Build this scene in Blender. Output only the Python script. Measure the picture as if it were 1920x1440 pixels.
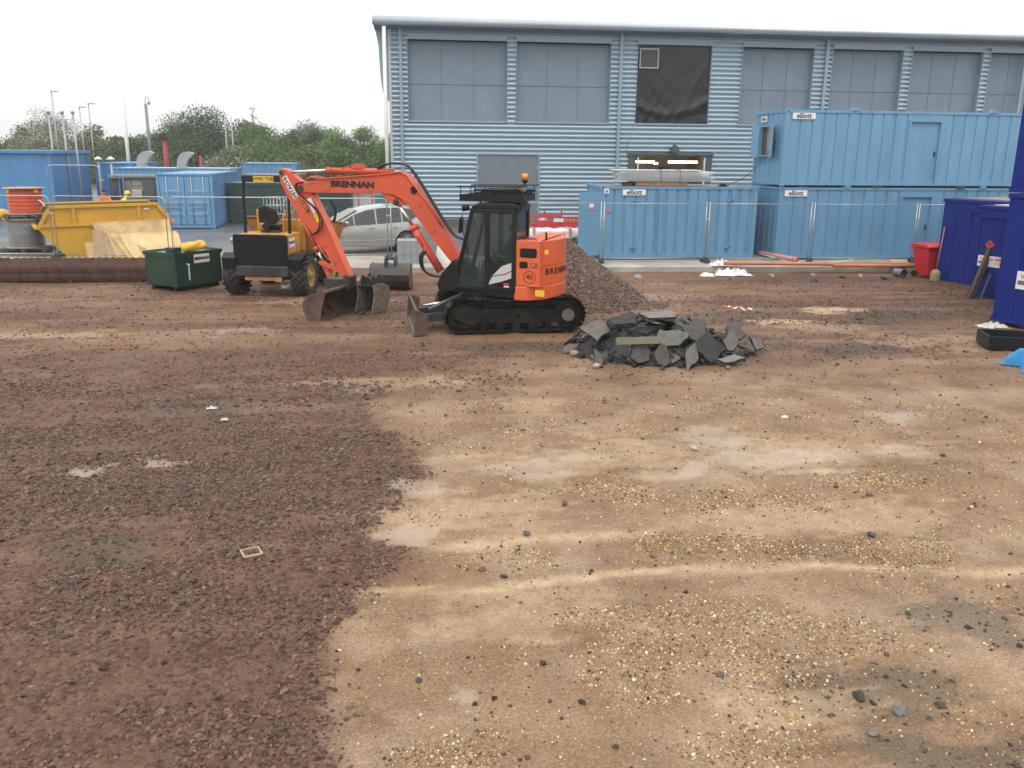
import bpy, bmesh, math, random
import numpy as np
from mathutils import Matrix, Vector, Euler

for o in list(bpy.data.objects):
    bpy.data.objects.remove(o)
random.seed(7)
RNG = np.random.default_rng(11)
scene = bpy.context.scene
COL = scene.collection
R = math.radians
PI = math.pi

# ------------------------------------------------------------------ camera
FPX, PITCH, ROLL, YAW, EYE = 1640.0, R(14.95), R(0.55), R(6.6), 3.75
cam_d = bpy.data.cameras.new('camera')
cam_d.sensor_width = 36.0
cam_d.lens = FPX / 1920 * 36.0
cam_d.clip_start = 0.1
cam_d.clip_end = 3000
cam = bpy.data.objects.new('camera', cam_d)
COL.objects.link(cam)
f0 = Vector((math.sin(YAW), math.cos(YAW), 0)); r0 = Vector((math.cos(YAW), -math.sin(YAW), 0)); up = Vector((0, 0, 1))
fwd = f0 * math.cos(PITCH) - up * math.sin(PITCH)
u0 = up * math.cos(PITCH) + f0 * math.sin(PITCH)
rr = r0 * math.cos(ROLL) + u0 * math.sin(ROLL)
uu = u0 * math.cos(ROLL) - r0 * math.sin(ROLL)
mw = Matrix((rr, uu, -fwd)).transposed().to_4x4()
mw.translation = Vector((0, 0, EYE))
cam.matrix_world = mw
scene.camera = cam

# ------------------------------------------------------------------ sky and sun: a bright, even, rainy overcast
SUN_EL, SUN_AZ = R(58), R(200)          # azimuth measured clockwise from +Y
world = bpy.data.worlds.new('World'); scene.world = world; world.use_nodes = True
wn = world.node_tree.nodes; wl = world.node_tree.links
bg = wn['Background']
sky = wn.new('ShaderNodeTexSky'); sky.sky_type = 'NISHITA'; sky.sun_disc = False
sky.sun_elevation = SUN_EL; sky.sun_rotation = SUN_AZ
sky.air_density = 2.0; sky.dust_density = 6.0; sky.ozone_density = 1.0
mixw = wn.new('ShaderNodeMix'); mixw.data_type = 'RGBA'
mixw.inputs['Factor'].default_value = 0.88
wl.new(sky.outputs[0], mixw.inputs[6])
mixw.inputs[7].default_value = (12.2, 12.2, 12.0, 1)      # cloud layer, in the sky texture's own units
# standard overcast distribution: the cloud layer is brighter overhead than at the horizon
wtc = wn.new('ShaderNodeTexCoord'); wsx = wn.new('ShaderNodeSeparateXYZ'); wl.new(wtc.outputs['Generated'], wsx.inputs[0])
wmr = wn.new('ShaderNodeMapRange'); wmr.inputs[1].default_value = 0.0; wmr.inputs[2].default_value = 1.0; wmr.inputs[3].default_value = 0.74; wmr.inputs[4].default_value = 1.30
wl.new(wsx.outputs['Z'], wmr.inputs[0])
wmul = wn.new('ShaderNodeMix'); wmul.data_type = 'RGBA'; wmul.blend_type = 'MULTIPLY'; wmul.inputs[0].default_value = 1.0
wl.new(mixw.outputs[2], wmul.inputs[6]); wl.new(wmr.outputs[0], wmul.inputs[7])
wl.new(wmul.outputs[2], bg.inputs['Color'])
bg.inputs['Strength'].default_value = 0.105
sd = bpy.data.lights.new('sun', 'SUN'); sd.energy = 0.9; sd.angle = R(35); sd.color = (1.0, 0.97, 0.93)
sun = bpy.data.objects.new('sun', sd); COL.objects.link(sun)
sdir = Vector((math.sin(SUN_AZ) * math.cos(SUN_EL), math.cos(SUN_AZ) * math.cos(SUN_EL), math.sin(SUN_EL)))
sun.rotation_euler = (-sdir).to_track_quat('-Z', 'Y').to_euler()
sun.location = sdir * 60

vs = scene.view_settings
vs.view_transform = 'Standard'; vs.look = 'None'; vs.gamma = 1.0; vs.exposure = 0.3
vs.use_curve_mapping = False
scene.render.engine = 'CYCLES'
cy = scene.cycles
cy.use_denoising = True
cy.use_adaptive_sampling = True; cy.adaptive_threshold = 0.02
cy.max_bounces = 5; cy.diffuse_bounces = 2; cy.glossy_bounces = 2; cy.transmission_bounces = 4
cy.transparent_max_bounces = 12; cy.volume_bounces = 0
cy.caustics_reflective = False; cy.caustics_refractive = False

# ------------------------------------------------------------------ helpers
def pm(name, col, rough=0.5, metal=0.0, var=0.12, vsc=3.0, bump=0.0, bsc=40.0, dirt=None, da=0.4, dsc=2.5,
       stretch=(1, 1, 1), alpha=1.0, emit=None, es=0.0, spec=0.5, coat=0.0, trans=0.0):
    m = bpy.data.materials.new(name); m.use_nodes = True
    n = m.node_tree.nodes; l = m.node_tree.links
    b = n['Principled BSDF']
    b.inputs['Roughness'].default_value = rough; b.inputs['Metallic'].default_value = metal
    b.inputs['Specular IOR Level'].default_value = spec
    b.inputs['Coat Weight'].default_value = coat
    b.inputs['Transmission Weight'].default_value = trans
    tc = n.new('ShaderNodeTexCoord'); mp = n.new('ShaderNodeMapping')
    mp.inputs['Scale'].default_value = stretch
    l.new(tc.outputs['Object'], mp.inputs['Vector'])
    nz = n.new('ShaderNodeTexNoise'); nz.inputs['Scale'].default_value = vsc; nz.inputs['Detail'].default_value = 6
    l.new(mp.outputs[0], nz.inputs['Vector'])
    mr = n.new('ShaderNodeMapRange'); mr.inputs[1].default_value = 0.3; mr.inputs[2].default_value = 0.7
    mr.inputs[3].default_value = 1 - var; mr.inputs[4].default_value = 1 + var
    l.new(nz.outputs[0], mr.inputs[0])
    mx = n.new('ShaderNodeMix'); mx.data_type = 'RGBA'; mx.blend_type = 'MULTIPLY'; mx.inputs[0].default_value = 1
    mx.inputs[6].default_value = (*col, 1); l.new(mr.outputs[0], mx.inputs[7])
    out = mx.outputs[2]
    if dirt:
        n2 = n.new('ShaderNodeTexNoise'); n2.inputs['Scale'].default_value = dsc; n2.inputs['Detail'].default_value = 8
        n2.inputs['Roughness'].default_value = 0.65
        l.new(mp.outputs[0], n2.inputs['Vector'])
        m2 = n.new('ShaderNodeMapRange'); m2.inputs[1].default_value = 0.45; m2.inputs[2].default_value = 0.72
        m2.inputs[3].default_value = 0; m2.inputs[4].default_value = da
        l.new(n2.outputs[0], m2.inputs[0])
        x2 = n.new('ShaderNodeMix'); x2.data_type = 'RGBA'
        l.new(m2.outputs[0], x2.inputs[0]); l.new(out, x2.inputs[6]); x2.inputs[7].default_value = (*dirt, 1)
        out = x2.outputs[2]
        r2 = n.new('ShaderNodeMapRange'); r2.inputs[3].default_value = rough; r2.inputs[4].default_value = min(1, rough + 0.35)
        l.new(m2.outputs[0], r2.inputs[0]); l.new(r2.outputs[0], b.inputs['Roughness'])
    l.new(out, b.inputs['Base Color'])
    if bump:
        n3 = n.new('ShaderNodeTexNoise'); n3.inputs['Scale'].default_value = bsc; n3.inputs['Detail'].default_value = 5
        l.new(mp.outputs[0], n3.inputs['Vector'])
        bp = n.new('ShaderNodeBump'); bp.inputs['Strength'].default_value = bump; bp.inputs['Distance'].default_value = 0.02
        l.new(n3.outputs[0], bp.inputs['Height']); l.new(bp.outputs[0], b.inputs['Normal'])
    b.inputs['Alpha'].default_value = alpha
    if emit:
        b.inputs['Emission Color'].default_value = (*emit, 1); b.inputs['Emission Strength'].default_value = es
    return m

def I4(): return Matrix.Identity(4)

def thing(name, label, cat, loc=(0, 0, 0), rotz=0.0, group=None, kind=None):
    o = bpy.data.objects.new(name, None); COL.objects.link(o)
    o.empty_display_size = 0.2
    o.location = loc; o.rotation_euler = (0, 0, rotz)
    tag(o, label, cat, group, kind)
    XF[o.name] = Matrix.Translation(Vector(loc)) @ Matrix.Rotation(rotz, 4, 'Z')
    return o
XF = {}

def tag(o, label=None, cat=None, group=None, kind=None):
    if label: o['label'] = label
    if cat: o['category'] = cat
    if group: o['group'] = group
    if kind: o['kind'] = kind
    return o

class MB:
    """collects shapes into one mesh; w= a thing whose parts are given in world coordinates"""
    def __init__(s, w=None, xf=None):
        s.v = []; s.f = []; s.s = []; s.mi = []
        s.xf = xf if xf is not None else (XF[w.name].inverted() if w is not None else None)
    def add(s, vs_, fs_, smooth=False, m=None, mi=0):
        k = len(s.v)
        if m is not None: vs_ = [m @ Vector(p) for p in vs_]
        s.v.extend(vs_)
        for f in fs_:
            s.f.append([i + k for i in f]); s.s.append(smooth); s.mi.append(mi)
        return s
    def bb(s, x0, x1, y0, y1, z0, z1, m=None, mi=0):
        return s.add([(x0, y0, z0), (x1, y0, z0), (x1, y1, z0), (x0, y1, z0), (x0, y0, z1), (x1, y0, z1), (x1, y1, z1), (x0, y1, z1)],
                     [(0, 3, 2, 1), (4, 5, 6, 7), (0, 1, 5, 4), (1, 2, 6, 5), (2, 3, 7, 6), (3, 0, 4, 7)], m=m, mi=mi)
    def box(s, c, size, rot=(0, 0, 0), mi=0):
        a, b, d = size[0] / 2, size[1] / 2, size[2] / 2
        return s.bb(-a, a, -b, b, -d, d, Matrix.Translation(Vector(c)) @ Euler(rot).to_matrix().to_4x4(), mi)
    def prism(s, pts, ax, a, b, m=None, smooth=False, mi=0):
        def P(p, t):
            return (t, p[0], p[1]) if ax == 'x' else (p[0], t, p[1]) if ax == 'y' else (p[0], p[1], t)
        n = len(pts)
        v = [P(p, a) for p in pts] + [P(p, b) for p in pts]
        s.add(v, [list(range(n))[::-1], list(range(n, 2 * n))], m=m, mi=mi)
        k = len(s.v) - 2 * n
        for i in range(n):
            j = (i + 1) % n
            s.f.append([k + i, k + j, k + n + j, k + n + i]); s.s.append(smooth); s.mi.append(mi)
        return s
    def cyl(s, p0, p1, r, r2=None, n=12, cap=True, smooth=True, mi=0):
        p0, p1 = Vector(p0), Vector(p1); r2 = r if r2 is None else r2
        d = (p1 - p0)
        q = d.to_track_quat('Z', 'Y').to_matrix()
        a, b = q @ Vector((1, 0, 0)), q @ Vector((0, 1, 0))
        v = []
        for (p, rad) in ((p0, r), (p1, r2)):
            for i in range(n):
                t = 2 * PI * i / n
                v.append(p + a * math.cos(t) * rad + b * math.sin(t) * rad)
        s.add(v, [(i, (i + 1) % n, n + (i + 1) % n, n + i) for i in range(n)], smooth, mi=mi)
        if cap:
            k = len(s.v) - 2 * n
            s.f.append([k + i for i in range(n)][::-1]); s.s.append(False); s.mi.append(mi)
            s.f.append([k + n + i for i in range(n)]); s.s.append(False); s.mi.append(mi)
        return s
    def tube(s, path, r, n=6, closed=False, mi=0):
        P = [Vector(p) for p in path]; m = len(P); v = []
        prev = None
        for i in range(m):
            if closed: d = P[(i + 1) % m] - P[i - 1]
            else: d = P[min(i + 1, m - 1)] - P[max(i - 1, 0)]
            d.normalize()
            if prev is None:
                ref = Vector((0, 0, 1)) if abs(d.z) < 0.9 else Vector((1, 0, 0))
                a = d.cross(ref).normalized()
            else:
                a = (prev - d * prev.dot(d)).normalized()
            prev = a; b = d.cross(a)
            rad = r[i] if isinstance(r, (list, tuple)) else r
            for j in range(n):
                t = 2 * PI * j / n
                v.append(P[i] + a * math.cos(t) * rad + b * math.sin(t) * rad)
        fs = []
        for i in range(m if closed else m - 1):
            i2 = (i + 1) % m
            for j in range(n):
                fs.append((i * n + j, i * n + (j + 1) % n, i2 * n + (j + 1) % n, i2 * n + j))
        s.add(v, fs, True, mi=mi)
        if not closed:
            k = len(s.v) - m * n
            s.f.append([k + j for j in range(n)][::-1]); s.s.append(False); s.mi.append(mi)
            s.f.append([k + (m - 1) * n + j for j in range(n)]); s.s.append(False); s.mi.append(mi)
        return s
    def lathe(s, prof, c=(0, 0, 0), axis='z', n=20, smooth=True, mi=0, a0=0.0, a1=2 * PI):
        full = abs(a1 - a0 - 2 * PI) < 1e-6
        v = []; k = n if full else n + 1
        for (r, z) in prof:
            for i in range(k):
                t = a0 + (a1 - a0) * i / n
                x, y = r * math.cos(t), r * math.sin(t)
                p = (x, y, z) if axis == 'z' else (z, x, y) if axis == 'x' else (x, z, y)
                v.append((p[0] + c[0], p[1] + c[1], p[2] + c[2]))
        fs = []
        for a in range(len(prof) - 1):
            for i in range(n):
                j = (i + 1) % k
                fs.append((a * k + i, a * k + j, (a + 1) * k + j, (a + 1) * k + i))
        return s.add(v, fs, smooth, mi=mi)
    def ell(s, c, r, n=10, m_=7, mi=0, mat=None):
        v = []; fs = []
        for i in range(m_ + 1):
            th = PI * i / m_
            for j in range(n):
                ph = 2 * PI * j / n
                v.append((c[0] + r[0] * math.sin(th) * math.cos(ph), c[1] + r[1] * math.sin(th) * math.sin(ph), c[2] + r[2] * math.cos(th)))
        for i in range(m_):
            for j in range(n):
                fs.append((i * n + j, (i + 1) * n + j, (i + 1) * n + (j + 1) % n, i * n + (j + 1) % n))
        return s.add(v, fs, True, m=mat, mi=mi)
    def grid(s, fn, nu, nv, smooth=True, mi=0):
        v = [fn(i / nu, j / nv) for j in range(nv + 1) for i in range(nu + 1)]
        fs = [(j * (nu + 1) + i, j * (nu + 1) + i + 1, (j + 1) * (nu + 1) + i + 1, (j + 1) * (nu + 1) + i) for j in range(nv) for i in range(nu)]
        return s.add(v, fs, smooth, mi=mi)
    def mesh(s, name):
        me = bpy.data.meshes.new(name)
        v = [Vector(p) for p in s.v]
        if s.xf is not None: v = [s.xf @ p for p in v]
        me.from_pydata([tuple(p) for p in v], [], s.f)
        me.polygons.foreach_set('use_smooth', s.s)
        me.polygons.foreach_set('material_index', s.mi)
        bm = bmesh.new(); bm.from_mesh(me)
        bmesh.ops.remove_doubles(bm, verts=bm.verts, dist=1e-5)
        bmesh.ops.recalc_face_normals(bm, faces=bm.faces)
        bm.to_mesh(me); bm.free()
        me.update()
        return me
    def build(s, name, mat, parent=None, bevel=0.0, seg=2, kind=None, label=None):
        me = s.mesh(name)
        for m in (mat if isinstance(mat, (list, tuple)) else [mat]): me.materials.append(m)
        o = bpy.data.objects.new(name, me); COL.objects.link(o)
        if parent is not None: o.parent = parent
        if bevel:
            b = o.modifiers.new('bevel', 'BEVEL'); b.width = bevel; b.segments = seg; b.limit_method = 'ANGLE'; b.angle_limit = R(35)
            b.harden_normals = False
        if kind: o['kind'] = kind
        if label: o['label'] = label
        return o

def copy_tree(o, parent=None):
    c = o.copy(); COL.objects.link(c); c.parent = parent
    for ch in list(o.children): copy_tree(ch, c)
    return c

def lettering(s, size, mat, parent, M, name='lettering', bold=0.0, ext=0.0015, sx=1.0, label=None, space=1.0):
    cu = bpy.data.curves.new(name, 'FONT'); cu.body = s; cu.size = size; cu.extrude = ext; cu.offset = bold
    cu.align_x = 'CENTER'; cu.align_y = 'CENTER'; cu.space_character = space; cu.resolution_u = 3
    t = bpy.data.objects.new(name, cu)
    me = bpy.data.meshes.new_from_object(t)
    bpy.data.objects.remove(t); bpy.data.curves.remove(cu)
    me.transform(M @ Matrix.Diagonal((sx, 1, 1, 1)))
    me.materials.clear(); me.materials.append(mat)
    o = bpy.data.objects.new(name, me); COL.objects.link(o)
    if parent is not None: o.parent = parent
    if label: o['label'] = label
    return o

def frame(p, xdir, ydir):
    """matrix whose local x,y lie along the given directions at p (for flat lettering)"""
    x = Vector(xdir).normalized(); y = Vector(ydir); y = (y - x * x.dot(y)).normalized(); z = x.cross(y)
    m = Matrix((x, y, z)).transposed().to_4x4(); m.translation = Vector(p)
    return m

# value noise for shaping the ground and heaps
def _hash(ix, iy, s):
    h = (ix.astype(np.int64) * 374761393 + iy.astype(np.int64) * 668265263 + s * 2147483647 * 31) & 0x7fffffff
    h = (h ^ (h >> 13)) * 1274126177 & 0x7fffffff
    return ((h ^ (h >> 16)) & 0xffff) / 65535.0
def vnoise(x, y, s=0):
    ix, iy = np.floor(x), np.floor(y); fx, fy = x - ix, y - iy
    fx, fy = fx * fx * (3 - 2 * fx), fy * fy * (3 - 2 * fy)
    a, b = _hash(ix, iy, s), _hash(ix + 1, iy, s); c, d = _hash(ix, iy + 1, s), _hash(ix + 1, iy + 1, s)
    return (a * (1 - fx) + b * fx) * (1 - fy) + (c * (1 - fx) + d * fx) * fy
def fbm(x, y, s=0, o=4):
    t = 0; a = 0.5; n = 0
    for i in range(o):
        t = t + a * vnoise(x * 2 ** i, y * 2 ** i, s + i); n += a; a *= 0.5
    return t / n
def sst(a, b, x): 
    t = np.clip((x - a) / (b - a), 0, 1); return t * t * (3 - 2 * t)

# ------------------------------------------------------------------ ground of the yard
BY = [2, 4.78, 5.77, 6.4, 6.86, 7.27, 7.73, 8.45, 9.0, 9.36, 9.69, 10.64, 11.79, 12.94, 14.0, 16.0, 19.0]
BX = [-.62, -.68, -.73, -.7, -.62, -.35, -.07, -.45, -.2, 0, .06, -.06, -.43, -.7, -.3, .4, 1.5]
PUD = [(4.55, 10.14, .95, .36), (4.02, 11.06, .42, .34), (1.97, 10.4, .36, .22), (1.29, 9.94, .5, .33), (.27, 5.38, .15, .12),
       (.1, 9.61, .3, .28), (-3.03, 10.7, .3, .2), (-3.9, 10.34, .34, .13), (6.32, 10.19, .45, .22), (-4.0, 24.6, .4, .8), (5.2, 9.6, .4, .12),
       (-.2, 8.2, .28, .22), (3.2, 9.7, .5, .14), (7.3, 11.9, .5, .25), (-3.3, 18.8, .7, .35)]
SAND = [(10.51, 20.49, .75, .42), (8.55, 18.99, .7, .35)]
SOFT = [(10.9, 16.95, 1.7, .5), (1.73, 12.77, .5, .45), (.9, 6.55, 1.0, .4), (9.2, 18.3, 1.0, .6), (12.2, 15.9, 1.2, .5), (6.8, 22.6, 1.4, .5), (-3.88, 18.78, .8, .5), (.5, 8.8, 1.0, .6), (2.6, 5.0, .6, .3), (-2.2, 22.6, 1.6, .6),
        (2.6, 10.4, 1.8, .6), (5.0, 10.4, 1.6, .6), (-.3, 14.2, 1.5, .4), (4.2, 8.2, 1.6, .5), (-7.5, 18.6, 1.5, .4)]
DARK = [(3.32, 5.23, .62, .24), (4.72, 6.07, .6, .35), (3.27, 4.5, .65, .3), (7.6, 19.6, 1.6, .9), (6.6, 17.0, 1.3, .9), (-3.2, 13.1, .9, .4), (-2.4, 9.7, .8, .3),
        (8.6, 16.2, 1.3, .5), (-1.0, 13.2, .5, .2), (10.3, 20.6 - 1.9, 1.4, .3), (12.0, 19.5, 1.5, .8), (2.2, 16.6, 1.4, .5), (-3.0, 8.1, .5, .3)]
PEB = [(2.36, 5.46, .28, .6), (1.67, 6.46, .4, .28), (1.9, 4.83, .65, .25), (1.35, 5.63, .35, .3), (3.65, 8.72, .9, .35), (.21, 4.9, .45, .2), (2.9, 6.1, .6, .3),
       (2.1, 9.2, .6, .3), (1.1, 7.6, .35, .25), (3.2, 7.6, .8, .25), (4.6, 7.4, .7, .3), (2.0, 6.0, .5, .5), (3.4, 5.8, .6, .3), (5.5, 9.2, .8, .3), (.0, 4.6, .4, .2)]
STREAK = [(-.62, 7.05), (.54, 6.98), (1.53, 7.14), (3.58, 7.16), (5.63, 6.86), (9, 6.3)]

def blob(X, Y, L, seed, edge=.55):
    wx = X + (fbm(X * 1.4, Y * 1.4, seed, 4) - .5) * .9; wy = Y + (fbm(X * 1.4 + 40, Y * 1.4, seed + 1, 4) - .5) * .7
    o = np.zeros_like(X)
    for (a, b, c, d) in L:
        q = ((wx - a) / (c * 1.15)) ** 2 + ((wy - b) / (d * 1.15)) ** 2
        o = np.maximum(o, np.exp(-q * 1.1))
    br = fbm(X * 2.2, Y * 8.0, seed + 5, 5) - .5 + (fbm(X * 9, Y * 22, seed + 9, 4) - .5) * .6
    return sst(.30, .62, o * .95 + br * 1.05) * sst(.06, .25, o)

RUTS = [(9.2, .06, 0.0, .9), (10.9, .04, 1.0, .9), (7.6, -.05, 2.0, .7), (12.4, -.03, .5, .9), (14.2, .05, 1.7, 1.0), (17.2, -.06, 2.6, 1.0), (19.4, .03, .2, 1.0), (22.0, .02, 1.2, 1.0), (23.5, -.03, 3.0, 1.0), (6.0, .07, 1.4, .6)]
def ruts(X, Y):
    o = np.zeros_like(X)
    for (c, sl, ph, k) in RUTS:
        yc = c + sl * X + .35 * np.sin(X * .35 + ph)
        for d in (0, 1.55 * k):
            q = (Y - yc - d) / (.17 * (.6 + Y * .035)); o = np.maximum(o, np.exp(-q * q) * sst(.3, .55, fbm(X * .5 + ph, Y * .5, 130, 3)))
    return o

def fields(X, Y):
    xb = np.interp(Y, BY, BX)
    wob = (fbm(X * 1.7, Y * 1.7, 3, 4) - .5) * .55 + (fbm(X * 9, Y * 9, 5, 3) - .5) * .12
    near = sst(.28, -.20, X - xb + wob * (.5 + .08 * np.maximum(Y - 9, 0)) + (fbm(X * 5, Y * 5, 7, 3) - .5) * .35)
    far = sst(12.0, 19.0, Y + (fbm(X * .8, Y * .8, 8, 3) - .5) * 5.0)
    mixf = np.clip(.48 + .12 * sst(3, -5, X) + (fbm(X * .35, Y * .9, 12, 4) - .5) * 2.4 + sst(8, 12, X) * .35 + sst(-6, -12, X) * .1, 0, 1)
    rt = ruts(X, Y)
    tracks = np.clip(fbm(X * .25 + Y * .12, Y * 2.6, 31, 4) + rt * (fbm(X * 9, Y * 9, 131, 2) - .62) * .5, 0, 1)                      # long smears left by wheels
    red = near * (1 - far) + mixf * far
    red = red * (1 - .75 * sst(.54, .68, tracks) * (.35 + .65 * far))
    sand = np.maximum(blob(X, Y, SAND, 17), blob(X, Y, SOFT, 18) * .42)
    yst = np.interp(X, [p[0] for p in STREAK], [p[1] for p in STREAK])
    brk = .35 + .65 * sst(.35, .6, fbm(X * 1.6, Y * 5, 27, 4))
    st = brk * np.exp(-((Y - yst + (fbm(X * 1.3, Y * 1.3, 22, 3) - .5) * .16) / .085) ** 2) * sst(-.75, -.45, X)
    yst2 = yst + .9 + X * .05
    st2 = np.exp(-((Y - yst2 + (fbm(X * 1.1, Y * 1.1, 23, 3) - .5) * .5) / .12) ** 2) * sst(-.1, .4, X) * sst(3.4, 1.8, X) * .7
    sand = np.maximum(sand * .85, np.maximum(st * .9, st2))
    wet = blob(X, Y, PUD, 29) * .8
    dark = blob(X, Y, DARK, 37) * .5
    peb = blob(X, Y, PEB, 41, .2)
    return red, sand, wet, dark, peb, far, tracks

def ground_z(X, Y):
    red, sand, wet, dark, peb, far, tracks = fields(X, Y)
    z = (fbm(X * .5, Y * .5, 51, 3) - .5) * .05 + (fbm(X * 3.2, Y * 3.2, 52, 4) - .5) * .03 + red * (fbm(X * 14, Y * 14, 53, 2) - .35) * .026
    z = z + (fbm(X * .3 + Y * .1, Y * 3.0, 31, 4) - .5) * .035
    z = z - ruts(X, Y) * (.018 + .014 * np.sin(X * 38))
    z = z * (1 - .8 * wet) - .012 * wet + .016 * dark * fbm(X * 11, Y * 11, 54, 2)
    return z - .012

ys = [3.0]
while ys[-1] < 29.2: ys.append(ys[-1] + .0085 * ys[-1] + .004)
gx = np.concatenate([np.arange(-20, -9, .16), np.arange(-9, 9.5, .06), np.arange(9.5, 26, .16)])
GX, GY = np.meshgrid(gx, np.array(ys))
red, sand, wet, dark, peb, far, tracks = fields(GX, GY)
GZ = ground_z(GX, GY)
def np_grid(name, GX, GY, GZ, mat, kind='structure'):
    nv, nu = GX.shape
    me = bpy.data.meshes.new(name)
    idx = np.arange(nv * nu).reshape(nv, nu)
    q = np.stack([idx[:-1, :-1], idx[:-1, 1:], idx[1:, 1:], idx[1:, :-1]], -1).reshape(-1, 4)
    me.vertices.add(nv * nu); me.vertices.foreach_set('co', np.stack([GX, GY, GZ], -1).astype(np.float32).ravel())
    me.loops.add(q.size); me.loops.foreach_set('vertex_index', q.astype(np.int32).ravel())
    me.polygons.add(len(q)); me.polygons.foreach_set('loop_start', (np.arange(len(q)) * 4).astype(np.int32))
    me.polygons.foreach_set('use_smooth', np.ones(len(q), bool))
    me.update(calc_edges=True)
    me.materials.append(mat)
    o = bpy.data.objects.new(name, me); COL.objects.link(o); o['kind'] = kind
    return o

def point_color(me, name, rgb):
    a = me.attributes.new(name, 'FLOAT_COLOR', 'POINT')
    c = np.ones((len(me.vertices), 4), np.float32); c[:, :3] = rgb
    a.data.foreach_set('color', c.ravel())

def ground_material():
    m = bpy.data.materials.new('yard_ground'); m.use_nodes = True
    n = m.node_tree.nodes; l = m.node_tree.links; b = n['Principled BSDF']
    tc = n.new('ShaderNodeTexCoord')
    a1 = n.new('ShaderNodeAttribute'); a1.attribute_name = 'mask'
    a2 = n.new('ShaderNodeAttribute'); a2.attribute_name = 'mask2'
    s1 = n.new('ShaderNodeSeparateColor'); s2 = n.new('ShaderNodeSeparateColor')
    l.new(a1.outputs['Color'], s1.inputs[0]); l.new(a2.outputs['Color'], s2.inputs[0])
    def noise(sc, det=6, rgh=.6):
        q = n.new('ShaderNodeTexNoise'); q.inputs['Scale'].default_value = sc; q.inputs['Detail'].default_value = det; q.inputs['Roughness'].default_value = rgh
        l.new(tc.outputs['Object'], q.inputs['Vector']); return q.outputs[0]
    def ramp(fac, stops):
        q = n.new('ShaderNodeValToRGB'); e = q.color_ramp.elements
        e[0].position, e[0].color = stops[0][0], (*stops[0][1], 1); e[1].position, e[1].color = stops[1][0], (*stops[1][1], 1)
        for p, c in stops[2:]:
            x = e.new(p); x.color = (*c, 1)
        l.new(fac, q.inputs[0]); return q.outputs[0]
    def mix(f, a, c, bt='MIX'):
        q = n.new('ShaderNodeMix'); q.data_type = 'RGBA'; q.blend_type = bt
        for sck, v in ((q.inputs[0], f), (q.inputs[6], a), (q.inputs[7], c)):
            if isinstance(v, (int, float)): sck.default_value = v
            elif isinstance(v, tuple): sck.default_value = (*v, 1)
            else: l.new(v, sck)
        return q.outputs[2]
    def math_(op, a, c):
        q = n.new('ShaderNodeMath'); q.operation = op; q.use_clamp = True
        for sck, v in ((q.inputs[0], a), (q.inputs[1], c)):
            if isinstance(v, (int, float)): sck.default_value = v
            else: l.new(v, sck)
        return q.outputs[0]
    v1 = n.new('ShaderNodeTexVoronoi'); v1.inputs['Scale'].default_value = 26; l.new(tc.outputs['Object'], v1.inputs['Vector'])
    v2 = n.new('ShaderNodeTexVoronoi'); v2.inputs['Scale'].default_value = 95; l.new(tc.outputs['Object'], v2.inputs['Vector'])
    sv = n.new('ShaderNodeSeparateColor'); l.new(v1.outputs['Color'], sv.inputs[0])
    sv2 = n.new('ShaderNodeSeparateColor'); l.new(v2.outputs['Color'], sv2.inputs[0])
    mud = ramp(noise(1.1, 8), [(.3, MUD_A), (.7, MUD_B), (.5, MUD_C)])
    fine = ramp(noise(38, 6, .7), [(.35, (.62, .62, .62)), (.65, (1.28, 1.28, 1.28))])
    mud = mix(.75, mud, fine, 'MULTIPLY')
    specks = math_('GREATER_THAN', sv2.outputs[0], .9)
    mud = mix(math_('MULTIPLY', specks, .6), mud, (.34, .25, .145))
    spd = math_('GREATER_THAN', sv2.outputs[1], .93)
    mud = mix(math_('MULTIPLY', spd, .45), mud, (.10, .075, .055))
    trk = ramp(s2.outputs[1], [(.36, (.0, .0, .0)), (.64, (1, 1, 1))])
    mud = mix(trk, mix(.5, mud, (.72, .66, .62), 'MULTIPLY'), mud)
    mud = mix(math_('MULTIPLY', s2.outputs[2], .7), mud, mix(1.0, mud, (.80, .67, .60), 'MULTIPLY'))
    pale = ramp(noise(.75, 7, .62), [(.47, (0, 0, 0)), (.66, (1, 1, 1))])
    mud = mix(math_('MULTIPLY', pale, math_('SUBTRACT', .55, math_('MULTIPLY', s2.outputs[2], .4))), mud, mix(.6, (.41, .305, .215), fine, 'MULTIPLY'))
    cellv = ramp(sv2.outputs[1], [(0, (.6, .58, .56)), (1, (1.35, 1.34, 1.32))])
    mud = mix(.55, mud, cellv, 'MULTIPLY')
    chips = ramp(sv.outputs[0], [(0, (0.045, 0.027, 0.019)), (1, (0.170, 0.101, 0.069)), (.5, (0.100, 0.057, 0.039))])
    soil = ramp(noise(3.0, 8), [(.35, RED_A), (.65, RED_B)])
    redc = mix(ramp(noise(2.2, 7), [(.4, (.25, .25, .25)), (.6, (.85, .85, .85))]), soil, chips)
    redc = mix(.6, redc, fine, 'MULTIPLY')
    c = mix(s1.outputs[0], mud, redc)
    dk = ramp(sv2.outputs[2], [(0, (.028, .027, .022)), (1, (.105, .10, .08))])
    c = mix(s2.outputs[0], c, dk)
    sandc = mix(.5, (.52, .385, .24), fine, 'MULTIPLY')
    sm = math_('MULTIPLY', s1.outputs[1], ramp(noise(6, 6), [(.3, (.45, .45, .45)), (.6, (1, 1, 1))]))
    c = mix(sm, c, sandc)
    c = mix(math_('MULTIPLY', s1.outputs[2], .5), c, (.40, .32, .235))         # silty water
    l.new(c, b.inputs['Base Color'])
    wetn = ramp(noise(.9, 6), [(.38, (.5, .5, .5)), (.62, (.8, .8, .8))])
    rg = mix(s1.outputs[2], wetn, (.1, .1, .1))
    l.new(rg, b.inputs['Roughness'])
    b.inputs['Specular IOR Level'].default_value = .14
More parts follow.
